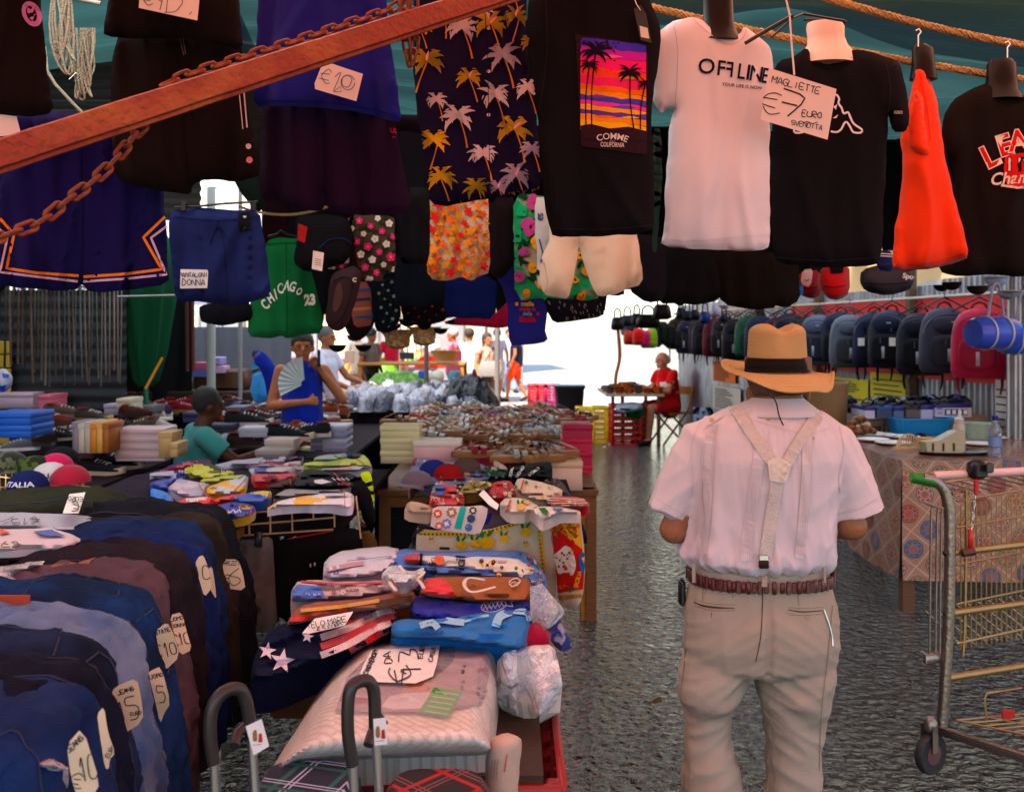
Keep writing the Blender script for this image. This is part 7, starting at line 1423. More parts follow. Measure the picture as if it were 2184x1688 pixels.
# jeans row
T=thing('clothes_rack','steel frame and board carrying the row of jeans','rack',(-1.3,2.6,0))
MB().box((-1.75,2.75,.88),(1.35,2.5,.04)).build('board',W1,T)
for x,y in ((-2.35,1.6),(-1.12,1.6),(-1.15,3.9),(-2.35,3.9)):MB().tube([(x,y,0),(x,y,.87)],.018,8).build('leg',STEEL,T)
MB().tube([(-.98,1.45,.93),(-1.12,4.0,.93)],.02,8).build('rail',STEEL,T)
def drape(name,lab,pts,Y,w_,h,m,seed,group='jeans draped over the rack',cat='jeans',extra=None):
 q=smoothline(pts,6);q=resample(q,16,False);n=len(q);k=Y/F;rings=[];M=20;path=[]
 for i,(u,v) in enumerate(q):
  a,b=q[max(0,i-1)],q[min(n-1,i+1)];t=Vector((b[0]-a[0],0,-(b[1]-a[1]))).normalized();nn=Vector((-t.z,0,t.x));nn=nn if (nn.z>0 or nn.x>.2) else -nn;path.append((P(u,v,Y),nn,t))
 L=0;rows=[]
 for i,(p,nn,t) in enumerate(path):
  if i:L+=(path[i][0]-path[i-1][0]).length
  rg=[p+Vector((0,-w_/2-.002,0))+nn*(-h-.045),p+Vector((0,-w_/2-.022,0))+nn*(-h-.030),p+Vector((0,-w_/2-.024,0))+nn*(-h-.008),p+Vector((0,-w_/2-.010,0))+nn*(-h+.004)]
  for j in range(M+1):
   th=-math.pi/2+math.pi*j/M;s,c=math.sin(th),math.cos(th);c2=max(0,1-abs(s)**3.2)**.42
   d=.014*ridge(L*4+seed,s*2.2,seed)*c2+.010*ridge(L*9-s*4,s*3+L*5,seed+7)*c2
   d+=.008*ridge(L*15+s*5,s*4+L*2,seed+2)*c2
   rg.append(p+Vector((0,s*w_/2,0))+nn*(-h+h*c2+d)+Vector((0,.01*N3(L*4,s*2,seed)*(1 if s<0 else 0),0)))
  rows.append(rg)
 mb=MB().loft(rows,False,False);rows=[r[4:] for r in rows];o=mb.solo(name,m,lab,cat,group,ang=80)
 def on(a,s,off=.002):
  f=a*(n-1);i=min(int(f),n-2);g=(s+1)/2*M;j=min(int(g),M-1);fa,ga=f-i,g-j
  A=rows[i][j].lerp(rows[i+1][j],fa);B=rows[i][j+1].lerp(rows[i+1][j+1],fa);r=A.lerp(B,ga);nr=(rows[i+1][j]-rows[i][j]).cross(rows[i][j+1]-rows[i][j]).normalized()
  if nr.dot(path[i][1])<0:nr=-nr
  return r+nr*off
 st=MB()
 for s in (-.62,.5):
  q_=[on(.02+.96*i/40,s+.03*math.sin(i),.002) for i in range(41)];st.tube(q_,.0014,4)
 if extra=='pocket':
  for a0 in (.12,.42):st.tube([on(a0+x,s,.003) for x,s in ((0,-.6),(.05,-.6),(.10,-.6),(.15,-.58),(.19,-.1),(.15,.3),(.10,.3),(.05,.3),(0,.3),(0,-.1),(0,-.6))],.0022,4)
 st.build('stitching',mat('thread_'+m.name[-4:],hexc('9a845c') if extra else hexc('2c3448'),.8),o)
 if extra=='patch':
  pm=MB();pm.grid(6,4, lambda a,b:on(.10+a*.10,-.1+b*.45,.003));pm.build('leather_patch',mat('orange_leather',hexc('8a4a28'),.6),o)
 return o,on
def den(h,h2=None): return fab(h,rough=.88,col2=hexc(h2 or h),c2lim=(.4,.6),vs=5,bump=.3,bs=220)
JE=[([(-140,1462),(0,1471),(100,1485),(160,1521),(188,1613),(206,1700),(214,1800),(216,1900)],1.78,'22345e','141c36','dark blue jeans nearest the camera with a 10 euro card',None),
([(-140,1405),(0,1417),(100,1428),(168,1453),(200,1505),(238,1613),(256,1700),(262,1900)],1.92,'14182a','10121f','black blue jeans second from the camera',None),
([(-140,1352),(0,1361),(100,1369),(172,1393),(208,1445),(232,1530),(270,1700),(275,1900)],2.08,'202c48','121826','dark slate jeans third from the camera with stitched pocket','pocket'),
([(-120,1293),(0,1299),(80,1306),(160,1318),(224,1333),(256,1361),(280,1413),(304,1513),(330,1688),(336,1900)],2.27,'34507c','6a7c98','faded mid blue jeans with the large 15 euro card',None),
([(-60,1252),(60,1240),(140,1245),(240,1257),(292,1289),(320,1345),(342,1417),(368,1533),(384,1688),(388,1850)],2.47,'203a68','14223c','deep blue cargo jeans with stitched flap pockets','pocket'),
([(20,1232),(80,1218),(140,1205),(240,1201),(296,1206),(322,1228),(344,1277),(362,1333),(386,1413),(406,1533),(412,1688),(414,1800)],2.67,'5a4850','4a3a40','mauve grey trousers with a tan label patch','patch'),
([(60,1185),(120,1172),(200,1159),(300,1163),(360,1180),(392,1221),(410,1280),(420,1373),(430,1500),(432,1650)],2.87,'241c22','1c161c','dark brown black trousers between mauve and blue pairs',None),
([(120,1160),(180,1145),(280,1131),(360,1141),(402,1166),(432,1213),(454,1293),(464,1400),(468,1600)],3.07,'18265a','141e46','bright navy trousers, nearer of the two blue pairs',None),
([(140,1128),(208,1116),(300,1110),(380,1115),(420,1129),(446,1173),(464,1253),(474,1400),(476,1550)],3.24,'182850','14203e','navy trousers, farther of the two blue pairs',None),
([(160,1112),(224,1104),(330,1098),(430,1102),(460,1126),(478,1193),(494,1273),(500,1400),(500,1520)],3.42,'2c241e','221c18','dark olive brown trousers second from the far end',None),
([(200,1080),(280,1069),(360,1073),(440,1083),(474,1103),(502,1181),(524,1237),(536,1309),(534,1420),(530,1520)],3.62,'15161c','101016','black trousers at the far end of the row',None),
([(-160,1060),(0,1048),(80,1044),(160,1041),(220,1046),(262,1062),(276,1090),(282,1120)],3.86,'2e3024','262a20','olive green trousers lying flat at the back of the row',None)]
for i,(p,Y,h,h2,lab,ex) in enumerate(JE):drape('jeans' if i<5 else 'trousers',lab,p,Y,.30 if i<11 else .26,.085,den(h,h2),i*3.7,extra=ex)
MB().box(P(30,1282,2.33),(.075,.004,.03),bev=.001).solo('leather_patch',mat('rust_leather',hexc('a04420'),.6),'rust orange leather label lying at the left among the jeans','label')
TG=mat('cream_card',hexc('d8c8a8'),.8,var=.04)
for i,(p,Y,lab,tx) in enumerate(([[(176,1549),(142,1587),(152,1660),(172,1720),(196,1700),(214,1669)],1.60,'cream card handwritten JEANS € 10 on the nearest dark blue pair',[('JEANS',160,1585,11,-45,2.6),('€',168,1665,36,5,2.4),('10',188,1635,50,-12,2.4,INK,.5)]],
[[(222,1505),(207,1521),(212,1560),(224,1637),(232,1639),(234,1618),(246,1605),(230,1560)],1.75,'curled cream card seen edge-on between two jeans',[('EURO',236,1600,9,-60,1.6)]],[[(292,1444),(244,1464),(236,1485),(242,1530),(250,1573),(306,1537),(302,1490)],2.06,'large rounded cream card handwritten € 15 on the faded jeans',[('JEANS',268,1472,9,-18,2.2),('€',254,1530,22,-8,2.2),('15',274,1512,44,-14,2.4,INK,.7),('EURO',290,1520,7,-10,1.6)]],
[[(344,1419),(320,1430),(316,1437),(330,1490),(342,1543),(350,1520),(364,1499)],2.3,'curled cream card handwritten 15 beside the cargo jeans',[('UOMO',334,1440,9,-12,1.8),('15',338,1480,34,-10,2,INK,.6)]],[[(356,1325),(331,1345),(340,1390),(350,1431),(384,1399),(370,1350)],2.48,'cream card handwritten ESTATE € 10 on the mauve trousers',[('ESTATE',344,1346,8,-15,1.8),('€10',356,1385,28,-12,2,INK,.62)]],
[[(388,1304),(362,1311),(372,1355),(384,1397),(410,1385),(398,1345)],2.66,'cream card handwritten ZONA DONNA on the brown trousers',[('UOMO',378,1318,8,-12,1.8),('DONNA',382,1332,8,-12,1.8),('€10',388,1362,24,-12,2,INK,.6)]],[[(434,1183),(424,1186),(416,1201),(426,1240),(436,1273),(452,1253),(446,1215)],2.86,'cream card handwritten 10 on the bright navy trousers',[('10',432,1222,32,-10,2,INK,.6)]],
[[(452,1206),(443,1214),(448,1255),(462,1279),(458,1240)],2.98,'narrow curled card behind the navy trousers card',[]],[[(508,1192),(476,1192),(474,1253),(524,1259),(518,1220)],3.42,'cream card handwritten PREZZI € 6 on the far black trousers',[('PREZZI',493,1200,8,2,1.6),('€',486,1235,22,4,1.8),('6',504,1230,34,4,1.8)]])):
 paper(p,Y,lab,tx,mt=TG,fold=.012,yaw=.3,sm=1)
L_=Lay([(182,1049),(148,1053),(134,1093),(168,1093)],1.09,th=.0,fold=.004,dep=.002,step=8,sm=0,wob=0);o=L_.make('price_card',PAPER,'white card with € scribble on the olive trousers','price card','handwritten price cards');D=L_.decal();D.hand('€',158,1080,22,INK,190,2);D.hand('EURO',160,1063,9,INK,185,1.6);D.build('lettering',o)
def lay(poly,z,m,name,lab,cat,group=None,dec=None,**k):
 c=Lay(poly,z,**k);o=c.make(name,m,lab,cat,group)
 if dec:D=c.decal();dec(D);D.build('print',o)
 return o
for q,z,h,lab in (([(-60,1095),(0,1092),(110,1094),(180,1098),(212,1108),(180,1124),(150,1136),(60,1128),(-60,1128)],1.03,'a4a4ac','pale grey T-shirt lying at the left of the jeans'),([(-60,1128),(60,1126),(110,1124),(150,1138),(176,1152),(150,1174),(110,1176),(80,1170),(-60,1180)],1.04,'c8b8b8','white T-shirt with blue collar lying at the left of the jeans'),([(-60,1180),(40,1176),(90,1172),(60,1200),(-60,1215)],1.0,'17161c','black T-shirt hem under the white one at the left')):
 lay(q,z,fab(h),'t_shirt',lab,'T-shirt','T-shirts piled left of the jeans',(lambda D:(D.hand('€15',50,1111,12,INK,175,1.6,sx=2),D.line([(0,1112),(18,1106),(30,1100)],1.2,INK))) if h=='a4a4ac' else ((lambda D:(D.patch([(70,1132),(110,1128),(140,1142),(100,1142)],fab('4a5a98')),D.patch([(0,1126),(22,1134),(0,1138)],fab('d05a20')),D.hand('€7',20,1160,12,INK,185,2,sx=2))) if h[0]=='c' else None),th=.02,dep=.06)
lay([(-40,1210),(40,1200),(90,1175),(110,1180),(104,1205),(60,1225),(50,1240),(-40,1262)],1.0,clearmat('crumpled_clear_wrap',(.9,.85,.85),.35,.1,30,1),'plastic_wrap','crumpled clear plastic wrap left of the mauve trousers','plastic wrap',th=.03,fold=.02,dep=.03)
lay([(-40,1560),(40,1572),(90,1590),(130,1622),(150,1640),(120,1645),(60,1636),(-40,1620)],.93,clearmat('crumpled_clear_wrap'),'plastic_wrap','crumpled clear plastic wrap under the nearest jeans','plastic wrap',th=.02,fold=.015,dep=.03)
# jersey table
def Z5(*q): return [(320+a*.2441,933+b*.2441) for a,b in q]
table('stall_table','table heaped with football shirts in the left centre',-2.1,-.72,4.12,5.9,.86,W3);heap('clothes_heap','dark clothes under the heaped football shirts','clothes',-1.42,5.0,.86,1.4,1.75,.05,fab('2a2030'),0,3,amp=.03)
JS=[([(0,310),(250,280),(340,300),(330,370),(200,360),(0,350)],'b8b4c4','2c2c6c','white and violet football shirt'),([(70,290),(200,230),(400,185),(560,200),(430,240),(300,270),(100,300)],'b01c34','4a2058','dark red football shirt at the back left'),([(600,230),(760,190),(1340,150),(1330,200),(1200,230),(900,240),(680,260),(560,240)],'a8a4b4','14183a','grey white and navy shirt along the back'),([(300,260),(400,215),(520,220),(620,280),(740,290),(720,330),(600,350),(480,380),(360,330),(310,300)],'c8c830','3a3c20','yellow football shirt with dark stripe'),([(800,230),(1000,210),(1310,190),(1320,250),(900,270)],'c8a4a8','d8c4c4','pale pink shirt at the back'),
([(860,270),(1000,255),(1330,240),(1345,290),(1030,320),(880,300)],'c4c0c8','1c3c9c','white shirt with blue and red ends'),([(1440,170),(1590,140),(1720,135),(1710,190),(1430,210)],'88d028','a8a8a8','lime green shirt at the back right'),([(1720,140),(1840,130),(1850,180),(1740,185)],'18244c','18244c','navy shirt corner at the back right'),([(1330,220),(1450,200),(1700,185),(1800,180),(1860,140),(1920,190),(1945,260),(1850,250),(1500,270),(1360,255)],'c8d010','a8b41c','neon yellow shirt at the right'),([(1420,280),(1700,240),(1900,225),(1945,270),(1800,300),(1500,300)],'c0bcb8','d09098','white pink striped shirt below the neon one'),
([(0,390),(200,350),(330,340),(250,370),(170,420),(150,460),(0,430)],'1c3c9c','2850b8','blue football shirt at the left'),([(880,310),(1100,310),(1290,310),(1250,360),(1000,400),(900,390)],'c01c20','6a1020','bright red football shirt in the middle'),([(430,360),(640,330),(850,320),(800,350),(640,385),(500,400)],'b8c040','c8c860','pale lime shirt sleeve'),([(150,430),(240,350),(420,390),(540,400),(470,460),(510,520),(300,530),(200,480)],'ccb8c0','a8a0b0','white football shirt crumpled at the left'),([(0,440),(90,450),(190,500),(210,570),(150,600),(0,540)],'1c84d8','1470c0','sky blue shirt at the left front'),([(460,440),(640,380),(860,330),(850,390),(820,480),(690,500),(560,510),(500,500)],'e0ac10','c4c4d0','yellow and white football shirt in the centre'),
([(1000,420),(1220,350),(1290,330),(1240,430),(1080,450)],'3c2c28','4a3830','dark brown shirt behind the black one'),([(1220,430),(1350,280),(1420,265),(1600,300),(1800,320),(1850,400),(1760,440),(1500,450),(1250,445)],'141216','141216','black shirt with white print'),([(1080,510),(1200,440),(1500,460),(1750,430),(1740,465),(1450,500),(1080,540)],'8a8484','2a2a2e','grey and black shirt sleeve'),([(220,560),(330,520),(480,510),(570,535),(540,600),(300,605),(210,600)],'d02420','e0c8c0','red and white football shirt at the front left'),([(540,540),(700,500),(860,480),(740,540),(600,560)],'c82018','d84020','red shirt sleeve in the middle'),([(690,540),(740,500),(1050,455),(1070,500),(1010,570),(880,580),(700,550)],'2448a0','c8a814','blue and yellow football shirt'),
([(560,590),(760,550),(900,580),(930,640),(860,690),(690,720),(600,700)],'a08010','2c2c80','mustard and violet printed shirt at the front'),([(1000,625),(1150,540),(1440,490),(1700,465),(1780,500),(1780,560),(1770,610),(1700,615),(1580,590),(1300,595),(1150,605)],'d8ccd0','e0a818','white and golden football shirt at the front right')]
for i,(q,h1,h2,lab) in enumerate(JS):
 cx=sum(a for a,b in q)/len(q);m=fab(h1,rough=.7);m2=fab(h2,rough=.7);z=.93+.0016*i
 fr_=(lambda sd,q:(lambda u,v:1 if N3(u*.022+sd,v*.05,sd)>.12 else 0))(i*1.7,q)
 def dc(D,i=i,q=q):
  r_=random.Random(i);
  if i==17:D.patch(Z5((1430,370),(1500,360),(1590,385),(1500,405),(1440,395)),fab('d8d0d0'));[D.line(Z5((1590+k*40,350),(1620+k*40,370)),2,fab('d8d0d0')) for k in range(4)];[D.line(Z5((1640+k*30,400),(1660+k*30,405)),3,fab('a83040')) for k in range(4)]
  a=q[len(q)//3];b=q[2*len(q)//3];D.line(Z5(a,((a[0]+b[0])/2,(a[1]+b[1])/2+12),b),1.5,fab('c82a20' if i%3 else '20285c'),sm=3)
  if i==22:[D.line(Z5((610+k*26,640+18*(k%2)),(626+k*26,625+18*(k%2)),(636+k*26,650)),2,fab('d0d0e0')) for k in range(7)]
 c=Lay(Z5(*q),z,th=.02,fold=.012,dep=.03,step=5.5,edge=6,fq=1.5);o=c.make('football_shirt',[m,m2],lab,'football shirt','football shirts heaped on the table',mfn=fr_);D=c.decal();dc(D);D.build('trim',o)
Cloth(Z5((1820,300),(1920,290),(1950,420),(1970,550),(1950,566),(1900,500),(1860,400)),4.6,th=.02,fold=.01).make('football_shirt',fab('c8e010'),'neon yellow sleeve hanging off the right side of the table','football shirt')
Cloth(Z5((1770,320),(1860,360),(1930,500),(1980,690),(1950,840),(1920,820),(1860,700),(1800,540)),4.4,th=.04,fold=.02).make('hanging_garment',BLK,'black garment hanging down the right side of the shirt table','clothing')
T=thing('wire_rack','beige wire grid along the front of the shirt table','wire rack',P(600,1110,4.1));mb=MB()
for (a,b,w_) in (((640,672),(1620,600),4),((660,775),(1620,695),3),((690,862),(1600,800),3)):A,B=Z5(a,b);mb.tube([P(*A,4.1),P(*B,4.1)],.004,6)
for a,b in (((670,680),(680,860)),((862,660),(868,850)),((1050,640),(1052,840)),((1240,625),(1244,830)),((1425,610),(1428,720)),((1610,600),(1612,780)),((1800,510),(1842,880))):A,B=Z5(a,b);mb.tube([P(*A,4.1),P(*B,4.1)],.004,6)
mb.build('wires',WIRE,T)
A=P(497,1125,4.2);MB().box(A,(.07,.06,.055),bev=.004).solo('red_box',plas('c01830',.5),'small crimson box behind the wire grid','box')
c=Cloth(Z5((700,905),(900,880),(1060,858),(1080,1000),(1095,1300),(1120,1560),(1080,1720),(960,1700),(820,1640),(760,1400),(730,1100)),4.05,th=.03,fold=.03,fx=14);o=c.make('trousers',fab('6a625e'),'grey trousers clipped to the wire rack','trousers');D=c.decal();D.disc(548,1300,9,fab('4a4440'));D.build('knee_mark',o)
MB().box(P(551,1150,4.0),(.03,.02,.06),bev=.004).solo('hanger_clip',BLACKP,'black spring clip on the grey trousers','clip')
MB().tube([P(488,1148,4.02),P(560,1146,4.02)],.006,8).solo('clothes_hanger',BLACKP,'black hanger bar of the grey trousers','hanger')
c=Cloth(Z5((1080,900),(1200,880),(1620,800),(1820,780),(1860,900),(1880,1300),(1700,1500),(1560,1620),(1120,1640),(1070,1200)),4.1,th=.04,fold=.02,fx=8);o=c.make('trousers',fab('101010'),'black trousers hanging under the wire rack','trousers');D=c.decal();D.line(Z5((1200,885),(1400,850),(1600,812)),1.6,fab('c03818'));D.patch(Z5((1395,1098),(1408,1098),(1408,1128),(1395,1128)),PAPER);D.patch(Z5((1432,1088),(1446,1088),(1446,1118),(1432,1118)),PAPER);D.build('trim',o)
Cloth(Z5((1830,720),(1900,760),(2000,960),(1960,1200),(1880,1250),(1850,900)),4.6,th=.02,fold=.02).make('curtain',fab('7a5a38'),'tan cloth hanging below the black garment','cloth')
# souvenir textiles stall
def ZA(*q): return [(853+a*.2685,880+b*.2685) for a,b in q]
table('stall_table','table heaped with aprons and souvenir tea towels',-.40,.30,3.98,5.5,.86,W3,li=.24);heap('clothes_heap','grey cloths under the heap of souvenir textiles','clothes',-.05,4.7,.86,.72,1.5,.06,fab('4a4048'),0,4,amp=.03)
yl2,rd2,wt2,bl2,gn2,or2=fab('d0a020'),fab('b81c1c'),fab('d0bca8'),fab('2a4c98'),fab('2c6a30'),fab('d06018')
def lem(D,u,v,r,a=0):D.disc(u,v,r,yl2,12,r*.8);D.line([(u+r*.8,v-r*.1),(u+r*1.25,v-r*.3)],2,yl2);leaf(D,u-r*.5,v-r*.6,a-110,r*1.3,r*.6,gn2,.5);leaf(D,u,v-r*.8,a-40,r*1.2,r*.5,gn2,-.4)
def motif(D,q,seed,n,cols,s=5):
 r_=random.Random(seed);pa=np.array(q);x0,y0=pa.min(0);x1,y1=pa.max(0)
 for k in range(n):
  u,v=r_.uniform(x0,x1),r_.uniform(y0,y1);m=cols[k%len(cols)]
  if k%3==0:flower(D,u,v,s*r_.uniform(.7,1.2),m,cols[(k+1)%len(cols)])
  elif k%3==1:leaf(D,u,v,r_.uniform(0,360),s*2,s*.7,m,r_.uniform(-1,1))
  else:D.patch(starpoly(u,v,s*.9,r_.uniform(0,90),4,.5),m)
AP=[([(80,560),(70,470),(130,350),(250,370),(450,395),(640,400),(740,460),(720,540),(480,600),(250,610)],'6a7090',.93,'blue and lemon patterned apron heap at the back left',[bl2,yl2,wt2],40),([(60,520),(80,460),(110,350),(170,360),(150,480),(110,620),(70,640)],'8c1c20',.92,'red cloth in plastic at the back left corner',[wt2],6),([(1080,540),(1240,510),(1300,560),(1340,640),(1290,660),(1100,600)],'4c4644',.93,'dark grey net cloth at the right',[fab('6a6460')],16),([(860,520),(860,440),(1060,395),(1200,385),(1215,440),(1190,525),(1000,525)],'121216',.96,'black boxer shorts printed UOMO on the waistbands',[],0),
([(640,420),(860,440),(860,520),(700,530)],'2a4640',.94,'dark green patterned cloth behind the UOMO shorts',[gn2,wt2],14),([(740,390),(760,380),(860,440),(830,470),(760,450)],'b8a494',.955,'small cream cloth left of the UOMO shorts',[],0),
([(720,690),(690,640),(720,560),(870,525),(920,600),(910,680)],'b01c20',.965,'red towel with tile pattern in the middle',[wt2,or2,bl2],20),([(470,640),(500,580),(560,530),(720,545),(745,590),(620,650),(500,660)],'8a7a38',.97,'lemon patterned cap in the middle of the heap',[yl2,wt2,gn2],20),([(230,740),(240,650),(290,550),(450,590),(510,660),(495,745)],'b81818',.975,'red apron with blue circle and yellow bird at the left',[],0),([(900,600),(940,505),(1100,545),(1290,600),(1290,660),(1120,720),(960,650)],'d0bca4',.98,'white tea towel with lemons and red border',[yl2,gn2],10),
([(1110,660),(1260,660),(1440,670),(1520,735),(1380,765),(1200,740)],'a82024',.975,'red striped towels fanned at the right end',[wt2],14),([(780,730),(850,660),(1000,680),(1120,740),(1020,800),(860,805)],'d4c2b0',.985,'white tea towel with yellow lemons at the front',[],0),([(30,790),(70,700),(160,710),(270,750),(262,812)],'b89a80',.965,'folded beige cloths stacked at the left front',[],0),([(1000,765),(1090,740),(1280,745),(1430,780),(1440,810),(1290,800),(1200,840),(1120,862),(1060,800)],'d8c8c0',.99,'white napkin with green square curling over the front edge',[],0)]
for i,(q,h,z,lab,cols,n) in enumerate(AP):
 def dc(D,i=i,q=q,cols=cols,n=n):
  if n:motif(D,ZA(*q),i,n,cols,4.5)
  if i==3:[D.text('UOMO',*ZA((885+k*70+(40 if k==2 else 0),470-k*2))[0],9,WHITEP,-78+k*22,.02) for k in range(3)]
  if i==8:D.disc(*ZA((310,610))[0],15,bl2,18,12);D.patch(ZA((260,570),(330,560),(320,600),(250,640)),yl2);D.text('POLA',*ZA((300,690))[0],12,wt2,12,.02);D.text('sicilia',*ZA((330,720))[0],7,wt2,-8,.02);motif(D,ZA((400,620),(500,700)),3,8,[wt2,fab('7a3020')],5)
  if i==9:D.line(ZA((985,530),(960,610)),4,rd2);D.line(ZA((1000,535),(975,615)),2,yl2)
  if i==10:[D.line(ZA((1150+k*10,670+k*22),(1460+k*14,690+k*14)),1.6,wt2) for k in range(4)]
  if i==11:D.line(ZA((880,690),(840,790)),4,rd2);lem(D,*ZA((960,745))[0],9);lem(D,*ZA((1010,700))[0],8)
  if i==12:[D.line(ZA((50,720+k*16),(262,762+k*11)),.8,fab('8a6c54')) for k in range(5)]
  if i==13:D.patch(ZA((1100,755),(1150,750),(1185,790),(1130,795)),gn2);D.patch(ZA((1200,755),(1300,760),(1260,780)),bl2)
 lay(ZA(*q),z,fab(h),'boxer_shorts' if i==3 else 'folded_textile',lab,'textile','souvenir textiles on the stall',dc,th=.022,fold=.012,dep=.035,step=5.5,edge=6,fq=1.5)
for (u,v,h,an,lab) in ((925,1005,'1c2460',4.4,'navy cap among the souvenir textiles'),(956,1014,'7c1c20',5.0,'dark red cap among the souvenir textiles'),(995,1000,'4a3c38',5.2,'brown grey cap among the souvenir textiles'),(890,1030,'5a4c54',4.0,'violet grey cap at the left of the textiles')):
 p=upx(u,v,.97);T=thing('baseball_cap',lab,'cap',p,'caps on the souvenir stall');m=fab(h);rr=.075
 MB().loft([[p+Vector((math.cos(t)*math.cos(a_)*rr,math.sin(t)*math.cos(a_)*rr,math.sin(a_)*rr*.8)) for t in [2*math.pi*k/16 for k in range(16)]] for a_ in [j/5*1.54 for j in range(6)]],False).build('crown',m,T)
 MB().loft([[p+Vector((math.cos(an+b)*rr*(1+t_*.8*math.cos(b*1.25)),math.sin(an+b)*rr*(1+t_*.8*math.cos(b*1.25)),.004-.02*b*b*t_)) for b in [-1.2+.3*k for k in range(9)]] for t_ in (0,.5,1)],False,False).build('peak',m,T)
lay(ZA((625,650),(660,612),(785,728),(770,770),(700,720)),1.02,PAPER,'price_card','blank white card strip stuck in the souvenir textiles','price card','handwritten price cards',th=0,fold=.006,dep=.002,sm=0)
c=Cloth(ZA((130,900),(170,925),(620,940),(860,880),(1090,800),(1180,830),(1215,1100),(1250,1400),(1200,1600),(800,1560),(140,1500)),3.93,th=.03,fold=.02,fx=5);o=c.make('tablecloth',fab('c8b498'),'cream tablecloth printed with lemons on the front of the stall','tablecloth');D=c.decal()
D.line(ZA((160,955),(620,962),(860,900),(1095,825)),8,yl2,sm=3);r_=random.Random(1)
for k in range(30):t=k/29;a=ZA((lerp(165,1090,t),958 if t<.5 else lerp(958,828,(t-.5)*2)))[0];D.disc(a[0],a[1]+1,2.6,fab('6a5018') if k%2 else fab('3a5a20'))
D.line(ZA((1100,870),(1130,1100),(1150,1380)),8,yl2,sm=3)
for k in range(16):a=ZA((1100+k*3.4,880+k*32))[0];D.disc(a[0],a[1],2.6,fab('8a6a18'))
for a,b,r in ((490,1050,12),(690,1030,17),(830,1000,10),(1000,945,12),(1000,1050,5),(250,1020,5),(600,1040,12)):lem(D,*ZA((a,b))[0],r)
D.text('I',*ZA((350,1075))[0],28,fab('202a18'),92,.05);D.build('print',o)
c=Cloth(ZA((1180,820),(1300,832),(1430,820),(1455,1000),(1478,1200),(1450,1480),(1400,1560),(1270,1540),(1240,1300),(1215,1100)),3.86,th=.05,fold=.012,fx=5);o=c.make('tablecloth',fab('c8b8a4'),'red and yellow Sicily souvenir cloth hanging at the stall corner','tablecloth');D=c.decal()
D.patch(ZA((1198,870),(1425,870),(1450,1100),(1465,1250),(1455,1400),(1255,1430),(1225,1150)),rd2);D.patch(ZA((1220,885),(1425,880),(1445,1080),(1330,990)),fab('d8a818'));D.line(ZA((1185,848),(1430,850)),8,fab('a07818'));D.line(ZA((1255,1470),(1445,1450)),8,fab('a07818'))
r_=random.Random(6)
for k in range(11):a=ZA((1215+20*k,930+34*math.sin(k*1.7)))[0];leaf(D,a[0],a[1],k*50,10,4,gn2,.4);D.disc(a[0],a[1],4.2,or2)
D.patch([(a[0],a[1]) for a in ZA((1215,1130),(1270,1090),(1310,1050),(1360,1070),(1390,1150),(1400,1220),(1370,1300),(1310,1260),(1260,1290),(1240,1220))],fab('d8c8b0'),sm=1);motif(D,ZA((1230,1090),(1380,1290)),8,16,[fab('8a3020'),fab('c09030'),fab('3a3a60')],4)
D.patch(ZA((1420,1130),(1465,1100),(1475,1200),(1455,1290),(1425,1220)),fab('2a5a98'),sm=1);D.patch(ZA((1440,1150),(1468,1140),(1462,1200)),yl2);motif(D,ZA((1260,1360),(1430,1420)),9,10,[gn2,or2],4);D.text('SICILIA',*ZA((1415,1320))[0],12,fab('d8a818'),-75,.03);D.build('print',o)
c=Cloth(ZA((262,745),(480,742),(700,738),(680,850),(632,968),(440,945),(240,915),(250,830)),3.85,th=.012,fold=.01,fx=4,pitch=-.3);o=c.make('tea_towel',fab('ccbcb4'),'white tea towel with teal stripe and tile squares at the front','tea towel');D=c.decal();q=ZA((480,745),(530,745),(485,925),(430,915));D.patch(q,fab('2a9a8c'))
for a,b,s,h in ((410,790,12,'8a6a5c'),(370,880,12,'6a7ca8'),(300,800,10,'c05020'),(580,775,9,'3a4a3a'),(565,840,10,'3a4468'),(545,910,9,'4a6a9c'),(310,900,10,'b86a50')):D.patch(starpoly(*ZA((a,b))[0],s,10,8,.8),fab(h));D.patch(starpoly(*ZA((a,b))[0],s*.6,30,4,.5),fab('d8ccc0'))
D.build('print',o)
Cloth(ZA((690,800),(740,790),(700,895),(655,890)),3.88,th=.01).make('tea_towel',fab('202a78'),'royal blue corner of cloth beside the teal striped towel','tea towel')
# towel table, pillow
def ZT(*q): return [(533+a*.4315,960+b*.4315) for a,b in q]
T=thing('wooden_crate','pine crate table with carved round motif under the beach towels','crate',(-.35,3.4,0));WB=wood('7a4a26')
MB().box((-.31,3.42,.60),(.84,.84,.18),bev=.006).build('body',WB,T)
for x in (-.6,-.12):
 for y in (3.1,3.75):MB().box((x,y,.255),(.07,.07,.51)).build('leg',WB,T)
D=Decal(lambda u,v,off:P(u,v,2.998-off));kk=mat('dark_wood_line',hexc('3a1e0c'),.7)
for k in range(5):r=34-k*7;D.line([ZT((160+math.cos(t)*r*2.6,1240+math.sin(t)*r*2.0+5*math.sin(t*5)))[0] for t in [i*.35 for i in range(18)]],1.2,kk,closed=True)
for v in (1140,1175,1210,1290,1330):D.line(ZT((60,v),(240,v+5),(420,v-3)),.9,kk)
D.build('carving',T)
def dc_flag(D):
 for k in range(5):D.line(ZT((350,880+k*44),(480,840+k*40),(640,770+k*34),(735,752+k*28)),15,fab('a81820') if k%2==0 else fab('d0bcbc'),sm=3)
 for a,b,r in ((160,1040,28),(85,990,20),(285,920,14)):D.patch(starpoly(*ZT((a,b))[0],r,-80),fab('d8ccd4'))
